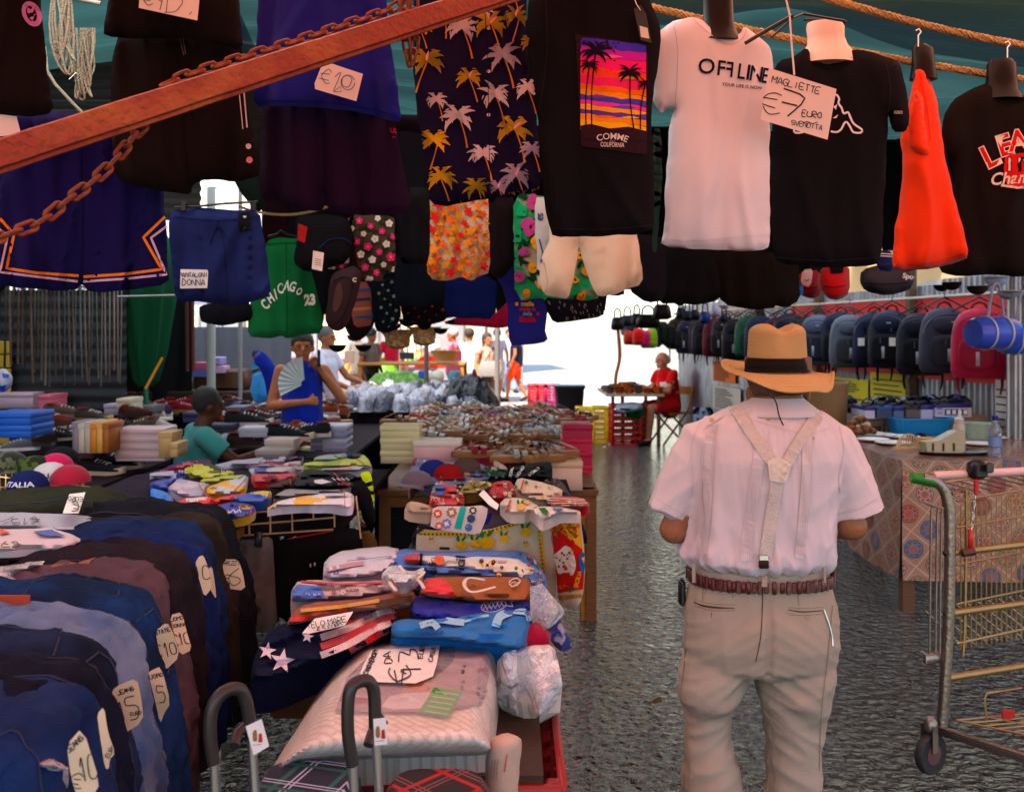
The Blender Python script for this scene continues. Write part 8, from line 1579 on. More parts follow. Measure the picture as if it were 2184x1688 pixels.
TW=[([(360,640),(370,530),(480,490),(730,470),(750,540),(700,590),(600,625)],'c4bcc4',.80,'folded white lace fabric with pink heart border in plastic',.05, lambda D:(D.line(ZT((375,590),(480,568),(560,555)),9,fab('b8848c')),D.line(ZT((480,545),(620,530),(700,520)),1.5,fab('6a6ca0')),[D.patch(starpoly(*ZT((400+k*36,583-k*7))[0],5,45,4,.6),fab('d8ccd0')) for k in range(4)],D.text('x3',*ZT((425,605))[0],12,fab('20287c'),-10,.04))),
([(650,560),(740,480),(900,500),(1300,480),(1400,520),(1470,640),(1440,680),(1330,640),(1000,620),(760,600)],'5070b0',.80,'blue Sicilian apron under the white ones',.05, lambda D:(motif(D,ZT((1180,510),(1440,650)),5,24,[wt2,yl2,gn2,rd2],5),D.text('Sicilia',*ZT((905,590))[0],26,fab('201810'),-90,.01))),
([(750,510),(850,505),(1300,520),(1400,580),(1430,620),(1350,625),(1050,590),(900,570),(760,560)],'d4c8bc',.83,'white apron printed Sicilia with red end',.03, lambda D:(D.patch(ZT((750,508),(835,508),(830,570),(755,562)),rd2),D.line(ZT((848,508),(842,570)),6,fab('2a1420')),D.disc(*ZT((935,540))[0],11,or2,12),D.text('Sicilia',*ZT((1042,548))[0],30,fab('1c140c'),-85,.01),motif(D,ZT((1140,545),(1250,580)),2,8,[fab('5a3018'),yl2,fab('3a2a20')],6),motif(D,ZT((1290,560),(1400,600)),3,6,[gn2,yl2],5))),
([(205,750),(205,690),(240,640),(470,640),(730,640),(730,690),(560,730),(380,740)],'c0a8a4',.80,'folded souvenir apron with fish and RAGUSA lettering',.05, lambda D:(D.patch(ZT((205,690),(240,660),(350,670),(370,720),(210,745)),fab('4a6ab0')),D.patch(ZT((270,705),(320,695),(350,710),(320,725)),fab('a8b0c8')),D.text('RAGUSA',*ZT((500,692))[0],9,fab('3a3030'),-4,.03),D.line(ZT((240,645),(440,660),(720,650)),4,rd2),motif(D,ZT((400,690),(460,710)),3,4,[fab('8a3028'),wt2],6))),
([(180,860),(220,790),(280,750),(600,720),(800,690),(830,740),(790,780),(500,800),(250,855)],'8c4420',.81,'rust and brown sunset beach towel at the left',.05, lambda D:(D.line(ZT((250,790),(450,770),(640,740)),8,fab('c09048'),sm=3),D.line(ZT((200,835),(330,825),(480,790)),9,fab('c83818'),sm=3),D.line(ZT((620,760),(800,730)),14,fab('4a3c30')))),
([(835,720),(850,650),(880,625),(1120,620),(1385,612),(1398,700),(1380,750),(1200,760),(1000,740)],'9c5a2c',.82,'orange brown beach towel with red end and white logo',.06, lambda D:(D.patch(ZT((848,655),(890,630),(960,632),(1010,690),(1000,735),(850,712)),fab('c83014'),sm=1),D.line([(1085,1241),(1093,1234),(1103,1232),(1110,1238),(1104,1246),(1092,1250),(1086,1243)],3,fab('c8b8a8')),D.line([(1090,1243),(1099,1238),(1098,1245),(1106,1240)],2,fab('c8b8a8')))),
([(5,1100),(20,1020),(100,880),(300,810),(520,770),(700,745),(745,790),(720,860),(690,910),(620,950),(480,1000),(340,1040),(200,1095),(110,1130),(10,1135)],'141a34',.80,'stars and stripes beach towel at the left front',.07,dc_flag),
([(785,780),(800,730),(850,710),(1000,735),(1150,740),(1270,700),(1370,700),(1392,760),(1380,810),(1100,850),(900,840),(800,820)],'14269a',.84,'royal blue towel with white pineapple drawing',.06, lambda D:(D.line([ZT((1205+math.cos(t)*62,766+math.sin(t)*30-math.cos(t)*10))[0] for t in [i*.45 for i in range(14)]],1.4,fab('b8c0e0'),closed=True),[D.line(ZT((1150+k*22,740+4*k%9),(1175+k*20,790-k*5)),1,fab('b8c0e0')) for k in range(5)],[D.line(ZT((1150+k*22,790-k*6),(1180+k*18,745-k*3)),1,fab('b8c0e0')) for k in range(5)],D.line(ZT((1262,740),(1290,705),(1285,730),(1308,735),(1290,750),(1300,770),(1262,765)),1.3,fab('b8c0e0')))),
([(695,890),(700,845),(760,830),(900,830),(1150,790),(1370,765),(1396,830),(1380,900),(1360,960),(1335,985),(1150,960),(1000,940),(800,930),(705,925)],'1c7cc0',.84,'light blue towel with white wave stripes at the front',.08, lambda D:[D.line(ZT(*q),w_,fab('9cc8e0'),sm=3) for q,w_ in (([(1215,870),(1235,820),(1290,795)],18),([(900,850),(940,835),(1010,845),(1060,850)],14),([(840,865),(900,850),(930,880)],14),([(1300,790),(1370,800),(1385,840)],14),([(1060,845),(1140,820),(1180,815)],5))])]
for i,(q,h,z,lab,th_,dc) in enumerate(TW):lay(ZT(*q),z-(.05 if i>5 else 0),fab(h,bs=260,bump=.6) if i>4 else fab(h),'beach_towel' if i>3 else 'folded_apron',lab,'towel' if i>3 else 'apron','towels and aprons on the crate table',dc,th=th_*.8,fold=.014,dep=.09 if i>5 else .06,step=7,edge=11,fq=1.2)
for q,lab in (([(720,690),(690,640),(740,600),(830,640),(860,680)],'white apron string looping over the folded aprons at left'),([(740,570),(790,620),(860,600),(820,640)],'white apron string beside the Sicilia apron'),([(1160,640),(1080,630),(1060,665),(1100,700),(1210,675)],'white apron string curled on the orange brown towel')):
 MB().tube([upx(*p,.905) for p in smoothline(ZT(*q),5)],.006,6,flat=.5).solo('apron_string',fab('d4c4b8'),lab,'string')
L_=Lay(ZT((260,900),(320,830),(510,795),(470,860),(300,900)),.86,th=.0,fold=.003,dep=.002,sm=0,wob=0);o=L_.make('price_card',PAPER,'white card handwritten in the middle of the flag towel','price card','handwritten price cards');D=L_.decal();D.hand('TELO MARE',*ZT((380,848))[0],12,INK,-10,1.8);D.hand('€ 5 EURO',*ZT((395,872))[0],9,INK,-12,1.6);D.build('lettering',o)
CW=clearmat('clear_plastic_film',(.97,.97,.98),.02,.06,9,.6,.3)
lay(ZT((640,620),(700,560),(800,600),(870,570),(830,640),(760,680),(690,660)),.88,clearmat('crumpled_clear_wrap'),'plastic_wrap','clear plastic crumpled between lace and aprons','plastic wrap',th=.03,fold=.02,dep=.02)
Cloth(ZT((1390,640),(1450,660),(1500,760),(1560,900),(1600,970),(1550,1000),(1500,960),(1420,860),(1385,760)),3.1,th=.03,fold=.03).make('hanging_apron',fab('3c4888',col2=hexc('b8b0c0'),c2lim=(.5,.55),vs=14),'blue printed aprons hanging down the right side in plastic','apron')
Cloth(ZT((1380,640),(1440,650),(1530,760),(1560,800),(1500,860),(1440,900),(1390,860)),2.95,th=.04,fold=.03).make('plastic_wrap',clearmat('crumpled_clear_wrap'),'clear plastic film hanging over the aprons at the right','plastic wrap')
lump(P(1127,1365,2.95),.07,fab('a02440'),'crimson cloth in clear plastic beside the light blue towel','bundled_cloth','cloth',None)
c=Cloth(ZT((1230,1010),(1380,960),(1500,960),(1530,1080),(1550,1180),(1500,1280),(1420,1320),(1300,1320),(1235,1280),(1215,1150)),2.7,th=.12,fold=.05,fx=13,fz=4,edge=.16);o=c.make('plastic_bag',clearmat('grey_green_bag',(.9,.93,.86),.42,.15,14,1),'translucent grey green plastic bag hanging right of the pillow','plastic bag')
lump(P(1135,1470,2.8),.09,fab('c8c4b8'),'pale folded cloth inside the hanging plastic bag','bundled_cloth','cloth',None,(1,1,1.1))
PQ=ZT((108,1570),(220,1390),(350,1180),(440,1060),(560,940),(700,925),(1000,915),(1190,930),(1240,975),(1235,1150),(1205,1400),(1215,1480),(1170,1505),(900,1515),(500,1525),(250,1545),(150,1600),(110,1600))
c=Lay(PQ,.66,th=.15,fold=.006,dep=.12,step=9,edge=62,fq=.6,sm=1,wob=.5);PM=mat('quilted_fabric',hexc('dcd2c2'),.7,var=.04);t_=PM.node_tree;br=t_.nodes.new('ShaderNodeTexBrick');br.inputs['Scale'].default_value=17;br.inputs['Mortar Size'].default_value=.06;br.inputs['Brick Width'].default_value=1.0;br.inputs['Row Height'].default_value=.35
tc=t_.nodes.new('ShaderNodeTexCoord');vr=t_.nodes.new('ShaderNodeVectorRotate');vr.rotation_type='Z_AXIS';vr.inputs['Angle'].default_value=.8;t_.links.new(tc.outputs['Object'],vr.inputs[0]);t_.links.new(vr.outputs[0],br.inputs[0]);bb=t_.nodes.new('ShaderNodeBump');bb.inputs['Strength'].default_value=1;bb.inputs['Distance'].default_value=.008;bb.invert=True;t_.links.new(br.outputs['Fac'],bb.inputs['Height']);t_.links.new(bb.outputs[0],t_.nodes['Principled BSDF'].inputs['Normal'])
mq=t_.nodes.new('ShaderNodeMix');mq.data_type='RGBA';mq.inputs[6].default_value=(*hexc('e0d6c8'),1);mq.inputs[7].default_value=(*hexc('cabfac'),1);t_.links.new(br.outputs['Fac'],mq.inputs[0]);t_.links.new(mq.outputs[2],t_.nodes['Principled BSDF'].inputs['Base Color'])  # quilting grooves drawn darker in the colour in place of their shade
o=c.make('pillow',PM,'quilted cream pillow packed in clear plastic with a 13 euro card','pillow');D=c.decal()
D.patch(ZT((620,985),(1170,980),(1185,1100),(1150,1250),(900,1290),(600,1290),(420,1290),(480,1120)),mat('printed_insert',hexc('987c7c'),.5,var=.3,vs=4),14);D.patch(ZT((920,975),(1020,965),(1010,1040),(930,1110),(880,1140),(910,1060)),mat('insert_hair',hexc('2c1c18'),.6),14,1);D.patch(ZT((740,1160),(920,1130),(870,1200),(780,1190)),mat('insert_skin',hexc('a86848'),.6),14,1);D.patch(ZT((700,1200),(980,1190),(960,1270),(640,1280)),mat('insert_white',hexc('c8b8b8'),.6),14,1)
D.patch(ZT((912,1168),(1056,1190),(980,1320),(832,1292)),mat('green_label',hexc('3c9018'),.5),14)
for k in range(5):D.line(ZT((915+k*2-k*14,1190+k*24),(1030-k*14,1206+k*24)),2.4,mat('pale_green',hexc('a8c890'),.5))
for a,b in ((1050,1160),(1130,1190),(1140,1240),(1055,1080),(1160,1205)):D.text('9 m',*ZT((a,b))[0],13,INK,90,.03)
D.build('printed_insert',o)
L2=Lay(PQ,.670,th=.15,fold=.006,dep=.12,step=9,edge=62,fq=.6,sm=1,wob=.5,seed=c.seed);L2.make('plastic_wrap',CW,parent=o)
def onp(u,v,off=.002): return c.on(u,v,off+.016)
D=Decal(onp);D.patch(ZT((600,990),(940,958),(925,1050),(905,1115),(820,1150),(530,1140),(560,1060)),PAPER,14);T=thing('price_card','large white card handwritten CUSCINO MEMORY € 13 EURO on the pillow','price card',onp(*ZT((740,1060))[0]),'handwritten price cards');D.build('card',T);D=Decal(lambda u,v,off=.002:onp(u,v,off+.002))
D.hand('CUSCINO MEMORY',*ZT((590,1060))[0],9.5,INK,-66,2.4,sx=.7);D.hand('DA',*ZT((680,1020))[0],15,INK,-100,2.2);D.hand('€',*ZT((735,1090))[0],46,INK,-92,2.6);D.hand('13',*ZT((790,1040))[0],44,INK,-95,2.6,sx=.8);D.hand('EURO',*ZT((850,985))[0],10,INK,-75,1.8);D.hand('CASA',*ZT((900,1005))[0],9,INK,-75,1.8);D.build('lettering',T)
def crate(name,lab,cx,cy,z,w_,d_,h_,m,rows=4,cols=6,rot=0,group=None):
 T=thing(name,lab,'crate',(cx,cy,z),group);M=Matrix.Rotation(rot,3,'Z');c0=Vector((cx,cy,z));mb=MB();t=.012
 for sx in (-1,1):
  for sy in (-1,1):mb.box(c0+M@Vector((sx*(w_/2-.02),sy*(d_/2-.02),h_/2)),(.045,.045,h_),rot,bev=.006)
 for s,ax in ((-1,0),(1,0),(-1,1),(1,1)):
  L=w_ if ax==0 else d_;q=Vector((0,s*(d_/2-t/2),0)) if ax==0 else Vector((s*(w_/2-t/2),0,0));sz= lambda l,hh,tt=t:(l,tt,hh) if ax==0 else (tt,l,hh)
  mb.box(c0+M@(q*1.03+Vector((0,0,h_-.025))),sz(L,.05,t*1.8),rot,bev=.004);mb.box(c0+M@(q+Vector((0,0,.02))),sz(L-.03,.04),rot)
  for k in range(rows):mb.box(c0+M@(q+Vector((0,0,lerp(.06,h_-.07,(k+.5)/rows)))),sz(L-.05,(h_-.13)/rows*.42),rot)
  for k in range(cols+1):o_=(k/cols-.5)*(L-.07);mb.box(c0+M@(q*.995+(Vector((o_,0,h_/2)) if ax==0 else Vector((0,o_,h_/2)))),sz(.012,h_-.06),rot)
 mb.box(c0+Vector((0,0,.01)),(w_-.03,d_-.03,.012),rot);mb.build('shell',m,T); return T
RC=plas('8c1c10',.4)
crate('plastic_crate','red slatted plastic crate under the right side of the pillow',-.13,2.62,.30,.50,.5,.30,RC,4,7,0,'red crates under the pillow');crate('plastic_crate','red slatted plastic crate on the floor, lower of the two',-.13,2.62,0,.50,.5,.30,RC,4,7,0,'red crates under the pillow')
MB().box((-.2,2.6,.61),(.55,.45,.02)).solo('board',wood('3a2818'),'board on the red crates carrying the pillow pack','board')
c=Cloth([(1046,1572),(1075,1562),(1112,1570),(1114,1590),(1106,1650),(1104,1720),(1030,1720),(1036,1620)],2.28,th=.08,fold=.01,edge=.08);o=c.make('pillow',fab('c0aa98'),'second packed pillow standing against the red crate','pillow');D=c.decal();D.line([(1082,1608),(1076,1645)],2,rd2);[D.line([(1050+k*6,1620),(1046+k*6,1660)],1,fab('6a5a54')) for k in range(3)];D.build('print',o)
def wheeled(u0,lab,mt,bx,by_,w_,hp,tagp,tx):
 T=thing('wheeled_shopping_bag',lab,'shopping bag',(bx,by_,0),'wheeled shopping bags for sale');BH=mat('dark_rubber_grip',hexc('2a2624'),.38,var=.05);Y=1.9
 q=[P(a,b,Y+.0006*(a-u0)) for a,b in smoothline(hp,5)];MB().tube(q,.0125,12).build('grip',BH,T)
 MB().tube([P(hp[0][0],hp[0][1]-4,Y),P(hp[0][0]+8,1800,Y+.02),(P(hp[0][0]+10,0,Y).x,Y+.02,.25)],.009,10).build('tube',mat('brushed_alu',(.5,.48,.46),.35,.9),T);a=hp[-1]
 MB().tube([P(a[0],a[1]-4,Y+.06),P(a[0]+16,1800,Y+.08),(P(a[0]+20,0,Y).x,Y+.08,.25)],.009,10).build('tube',mat('brushed_alu'),T)
 b0,b1=hp[1],hp[-2];MB().tube([P(u0+30,1588,Y),P(u0+38,1562,Y+.02),P(u0+62,1540,Y+.04),P(a[0]-4,a[1]-45,Y+.06)],.010,10).build('brace',BH,T)
 r=[]
 for z,g in ((.12,.9),(.14,1),(.66,1),(.72,.96),(.75,.8)):r.append(rrect(Vector((bx,by_,0)),w_/2*g,.12*g,z,.05))
 MB().loft(r).build('bag',mt,T)
 for s in (-1,1):MB().lathe([(.001,-.014),(.07,-.016),(.075,0),(.07,.016),(.001,.014)],(bx+s*w_*.45,by_-.05,.075),20,True,1,1,Matrix.Rotation(R(90),3,'Y')).build('wheel',BLACKP,T)
 cc=Cloth(tagp,1.84,fold=.002,sheet=True,wob=0,sm=0,step=10);o=cc.make('tag',WHITEP,parent=T);D=cc.decal();tx(D);D.build('print',o); return T
def plaid(name,base,l1,l2,ang):
 m=bpy.data.materials.new(name);m.use_nodes=True;t=m.node_tree;L=t.links.new;p=t.nodes['Principled BSDF'];p.inputs['Roughness'].default_value=.8;tc=t.nodes.new('ShaderNodeTexCoord');vr=t.nodes.new('ShaderNodeVectorRotate');vr.rotation_type='Z_AXIS';vr.inputs['Angle'].default_value=ang;L(tc.outputs['Object'],vr.inputs[0]);prev=None
 sp=t.nodes.new('ShaderNodeSeparateXYZ');L(vr.outputs[0],sp.inputs[0])
 def mth(op,*a):
  n=t.nodes.new('ShaderNodeMath');n.operation=op
  for i,q in enumerate(a):
   if isinstance(q,(int,float)):n.inputs[i].default_value=q
   else:L(q,n.inputs[i])
  return n.outputs[0]
 col=base
 for ax in (0,1):
  src=mth('ADD',sp.outputs[ax],mth('MULTIPLY',sp.outputs[2],.7));f=mth('FRACT',mth('MULTIPLY',src,9.0))
  for c_,q,w_ in ((l1,.3,.05),(l2,.5,.018),(l2,.6,.018)):
   mk=mth('COMPARE',f,q,w_);n=t.nodes.new('ShaderNodeMix');n.data_type='RGBA';L(mk,n.inputs[0])
   if prev is None:n.inputs[6].default_value=(*hexc(base),1)
   else:L(prev,n.inputs[6])
   n.inputs[7].default_value=(*hexc(c_),1);prev=n.outputs[2]
 L(prev,p.inputs['Base Color']); return m
tagp= lambda D,u,v:(D.patch([(u-10,v-8),(u-2,v-12),(u,v+14),(u-10,v+14)],plas('8a6a40',.6),20,1),D.patch([(u+3,v-2),(u+9,v-4),(u+11,v+16),(u+2,v+16)],plas('b82020',.6),20),D.line([(u-10,v+22),(u+8,v+20)],1.2,fab('8a8484')))
wheeled(470,'wheeled shopping bag in navy plaid, left of the two handles',plaid('navy_plaid','14182c','1c5a50','a8b0c8',.3),P(650,0,2.06).x,2.06,.22,[(456,1626),(448,1570),(450,1520),(462,1490),(482,1472),(505,1468),(520,1480),(530,1520),(536,1570)],[(524,1548),(558,1532),(574,1590),(541,1610)], lambda D:tagp(D,549,1566))
wheeled(755,'wheeled shopping bag in dark red plaid, right of the two handles',plaid('red_plaid','201818','9c1c1c','7a4a4c',.75),P(930,0,2.02).x,2.02,.225,[(752,1630),(742,1560),(743,1490),(752,1462),(770,1451),(788,1454),(798,1480),(800,1560)],[(796,1532),(823,1529),(827,1586),(799,1589)], lambda D:tagp(D,811,1558))
# people and the far market
def person(label,loc,rot,sk,top,bot,hair,s=1.0,pose=None,sleeve=.5,leg=1.0,vox=.013,hairlen=0,hat=None,bald=False,group=None,fat=1.0):
 J=dict(hip=.09,pel=(0,0,.93),ch=(0,0,1.27),nk=(0,0,1.46),hd=(0,-.02,1.6),shL=(.175,0,1.4),shR=(-.175,0,1.4),elL=(.25,.02,1.13),elR=(-.25,.02,1.13),wrL=(.25,-.08,.9),wrR=(-.25,-.08,.9),hiL=(.09,0,.9),hiR=(-.09,0,.9),knL=(.1,-.03,.49),knR=(-.1,-.01,.49),anL=(.11,.0,.08),anR=(-.11,.04,.08),toL=(.12,-.15,.03),toR=(-.12,-.11,.03));J.update(pose or {})
 Mx=Matrix.Translation(Vector(loc))@Matrix.Rotation(R(rot),4,'Z')@Matrix.Scale(s,4);j={k:Mx@Vector(v) for k,v in J.items() if k!='hip'};S=s;m_=skin(sk)
 fw=(Mx.to_3x3()@Vector((0,-1,0))).normalized();rt=(Mx.to_3x3()@Vector((1,0,0))).normalized();up=Vector((0,0,1))
 mb=MB();hd=j['hd'];mb.ball(hd+up*.02*S,.09*S,14,(1,1.05,1.12));mb.ball(hd+fw*.03*S-up*.05*S,.062*S,12,(1,1,1));mb.caps(hd+fw*.092*S+up*.01,hd+fw*.115*S-up*.022*S,.011*S,.016*S,8)
 mb.caps(hd+fw*.085*S-up*.055*S-rt*.016,hd+fw*.085*S-up*.055*S+rt*.016,.012*S,.012*S,8);mb.caps(hd+fw*.078*S+up*.03*S-rt*.04,hd+fw*.078*S+up*.03*S+rt*.04,.016*S,.016*S,8);mb.ball(hd+fw*.075*S-up*.095*S,.024*S,8)
 for q in (-1,1):mb.ball(hd+rt*.09*S*q-up*.01,.026*S,8,(.5,.7,1.1))
 mb.caps(hd-up*.06*S,j['nk']-up*.03,.055*S,.06*S);mb.caps(j['nk']-up*.1*S,j['ch'],.1*S*fat,.13*S*fat);mb.caps(j['ch'],j['pel'],.13*S*fat,.13*S*fat)
 for q in 'LR':
  mb.caps(j['nk']-up*.08,j['sh'+q],.05*S,.055*S);mb.caps(j['sh'+q],j['el'+q],.052*S*fat,.04*S);mb.caps(j['el'+q],j['wr'+q],.042*S,.027*S)
  a=(j['wr'+q]-j['el'+q]).normalized();pc=j['wr'+q]+a*.05*S;mb.caps(j['wr'+q],pc,.028*S,.034*S);sd_=a.cross(fw if abs(a.dot(fw))<.8 else up).normalized()
  for k in range(4):b=pc+sd_*(k-1.5)*.019*S+a*.02*S;mb.caps(b,b+a*(.05-abs(k-1.5)*.006)*S+fw*.012,.0105,.009,7)
  mb.caps(pc-sd_*.03*S,pc-sd_*.055*S+a*.03*S,.012,.010,7)
  mb.caps(j['hi'+q],j['kn'+q],.085*S,.058*S);mb.caps(j['kn'+q],j['kn'+q].lerp(j['an'+q],.35),.055*S,.058*S);mb.caps(j['kn'+q].lerp(j['an'+q],.35),j['an'+q],.058*S,.036*S);mb.caps(j['an'+q]-up*.02,j['to'+q],.04*S,.032*S)
 bd=mesh_obj(fuse(mb,vox,4),'person',m_,None,(loc[0],loc[1],loc[2]));tag(bd,label,'person',group)
 mb=MB();mb.caps(j['nk']-up*.09*S,j['ch'],.115*S*fat,.15*S*fat);mb.caps(j['ch'],j['pel']-up*.02,.15*S*fat,.155*S*fat)
 for q in 'LR':
  mb.caps(j['nk']-up*.1*S,j['sh'+q],.06*S,.066*S if sleeve else .05*S)
  if sleeve:mb.tube([j['sh'+q],j['sh'+q].lerp(j['el'+q],sleeve*.5),j['sh'+q].lerp(j['el'+q],sleeve)],[.07*S*fat,.07*S*fat,.066*S*fat],14)
 sd2=rnd.uniform(0,50);me=fuse(mb,vox,4, lambda c:.008*ridge(c[0]*5+sd2,c[2]*3+c[1]*3,sd2));bv=BVHTree.FromPolygons([v.co.copy() for v in me.vertices],[tuple(p.vertices) for p in me.polygons]);mesh_obj(me,'shirt',fab(top),bd)
 mb=MB();mb.caps(j['pel']+up*.02,j['pel']-up*.06,.14*S*fat,.14*S)
 for q in 'LR':
  e=min(leg,.5)*2;kn=j['hi'+q].lerp(j['kn'+q],e);mb.tube([j['hi'+q]+up*.03,j['hi'+q].lerp(kn,.5),kn],[.105*S,.1*S,.09*S],14)
  if leg>.5:mb.tube([j['kn'+q]+(j['hi'+q]-j['kn'+q])*.1,j['kn'+q].lerp(j['an'+q],.5),j['kn'+q].lerp(j['an'+q],(leg-.5)*2)],[.09*S,.085*S,.08*S],14)
 mesh_obj(fuse(mb,vox,4, lambda c:.008*ridge(c[0]*6+3,c[2]*4,sd2)),'trousers' if leg>.6 else 'shorts',fab(bot),bd)
 if not hat:
  mb=MB();mb.ball(hd+up*(.04 if not bald else .012)*S-fw*(.012 if not bald else .03)*S,.1*S,14,(1,1.02,1.05) if not bald else (1.0,.85,.8))
  if hairlen:mb.caps(hd-fw*.06*S,hd-fw*.07*S-up*hairlen,.07*S,.045*S)
  o=mb.build('hair',mat('hair_'+hair,hexc(hair),.6,bump=.6,bs=120),bd)
 mb=MB()
 for q in (-1,1):mb.ball(hd+fw*.088*S+rt*.033*S*q+up*.012*S,.011*S,6)
 mb.build('eyes',mat('dark_eye',(.02,.015,.01),.3),bd)
 for q in 'LR':mb=MB();mb.caps(j['an'+q]-up*.035,j['to'+q]-up*.0,.045*S,.038*S);mb.build('shoe',fab('2a2422',.6),bd)
 return bd,j,bv
sit=dict(pel=(0,.0,.55),ch=(0,-.04,.86),nk=(0,-.07,1.06),hd=(0,-.13,1.19),shL=(.18,-.06,1.0),shR=(-.18,-.06,1.0),elL=(.21,-.18,.76),elR=(-.21,-.18,.76),wrL=(.07,-.42,.80),wrR=(-.07,-.42,.82),hiL=(.1,0,.53),hiR=(-.1,0,.53),knL=(.12,-.42,.53),knR=(-.12,-.42,.53),anL=(.13,-.46,.09),anR=(-.11,-.40,.09),toL=(.14,-.62,.03),toR=(-.12,-.56,.03))
SX,SY=2.36,14.9
b,j,bv=person('person seated on a folding chair in red T-shirt and red shorts, grey hair',(SX,SY,0),-62,'cc9478','d01830','c81428','e0dcd8',1.04,sit,.6,.42,.010,bald=True,fat=1.12)
D=Decal(on_bvh(bv,.002));D.line([(1449,800),(1455,822),(1454,838)],3.4,WHITEP,sm=2);D.patch([(1401,816),(1436,812),(1438,828),(1400,832)],WHITEP,6);D.text('TRP',1424,832,14,BLK,0,.03);D.text('CRD',1449,836,7,WHITEP,0,.03);D.build('print',b)
T=thing('folding_chair','light wooden folding chair under the man in red','chair',(SX+.06,SY,0));M=Matrix.Translation((SX+.05,SY+.02,0))@Matrix.Rotation(R(-62),4,'Z');CW_=wood('b07838')
for s in (-1,1):
 MB().tube([M@Vector((s*.2,.32,0)),M@Vector((s*.2,-.2,.46))],.016,6).build('leg',CW_,T);MB().tube([M@Vector((s*.17,-.3,0)),M@Vector((s*.17,.16,.5)),M@Vector((s*.17,.26,.85))],.016,6).build('leg',CW_,T)
mb=MB()
for k in range(5):q=M@Vector((0,-.17+k*.085,.455));mb.box(q,(.4,.06,.018),R(-62))
mb.build('seat',CW_,T);MB().box(M@Vector((0,.25,.78)),(.38,.02,.12),R(-62)).build('backrest',CW_,T)
px_=P(645,0,8.1).x
b,j,bv=person('person in royal blue sleeveless top talking on a phone and holding a white fan',(px_,8.1,0),14,'b47656','1430a0','16161a','241814',.965,dict(elL=(.33,-.05,1.16),wrL=(.14,-.10,1.42),elR=(-.26,-.04,1.12),wrR=(.02,-.26,1.16)),0,1.0,.009,.06,fat=1.15)
MB().box(j['wrL']+Vector((.0,-.05,.09)),(.02,.07,.14),.3,bev=.006).build('phone',BLACKP,b)
mb=MB();c0=P(650,818,7.78);rows=[[],[]]
for k in range(19):a=R(95+k*6.2);z=.008*(k%2);d=Vector((math.cos(a),0,math.sin(a)));rows[0].append(c0+d*.03+Vector((0,z,0)));rows[1].append(c0+d*.21+Vector((0,z,0)))
rows2=[[p+Vector((0,.003,0)) for p in r] for r in rows];mb.loft([rows[0],rows[1],rows2[1],rows2[0]],False,False).build('hand_fan',fab('c8d0d0',.7),b)
b,j,bv=person('person in teal T-shirt sitting among the shoes, seen from the side',(P(405,0,6.75).x,6.75,0),118,'4a2a1c','4a8a84','20242c','140f0e',.98,{**sit,'elL':(.2,-.24,.8),'wrL':(.12,-.48,.88),'elR':(-.26,-.26,.82),'wrR':(-.24,-.52,.9),'hd':(0,-.12,1.19)},.62,1.0,.010)
T=thing('stool','wooden stool the teal shirted vendor sits on','stool',(j['pel'].x,j['pel'].y,0));MB().lathe([(.001,.39),(.16,.39),(.17,.40),(.17,.42),(.001,.42)],(j['pel'].x,j['pel'].y,0),18).build('seat',W1,T)
for k in range(4):a=k*1.57+.78;MB().tube([(j['pel'].x+math.cos(a)*.17,j['pel'].y+math.sin(a)*.17,0),(j['pel'].x+math.cos(a)*.1,j['pel'].y+math.sin(a)*.1,.39)],.016,6).build('leg',W1,T)
reach=dict(elL=(.25,-.16,1.15),wrL=(.2,-.4,1.08),elR=(-.25,-.14,1.14),wrR=(-.2,-.38,1.05))
FG='people walking in the far market'
person('person in white T-shirt and blue jeans leaning over goods behind the woman in blue',(P(693,0,11.3).x,11.3,0),75,'a06a4c','c8c8d4','24365c','55504c',1.0,reach,.6,1.0,.013)
WK=dict(knL=(.1,-.16,.5),anL=(.1,-.2,.09),toL=(.11,-.36,.05),knR=(-.1,.02,.5),anR=(-.1,.22,.14),toR=(-.1,.1,.03))
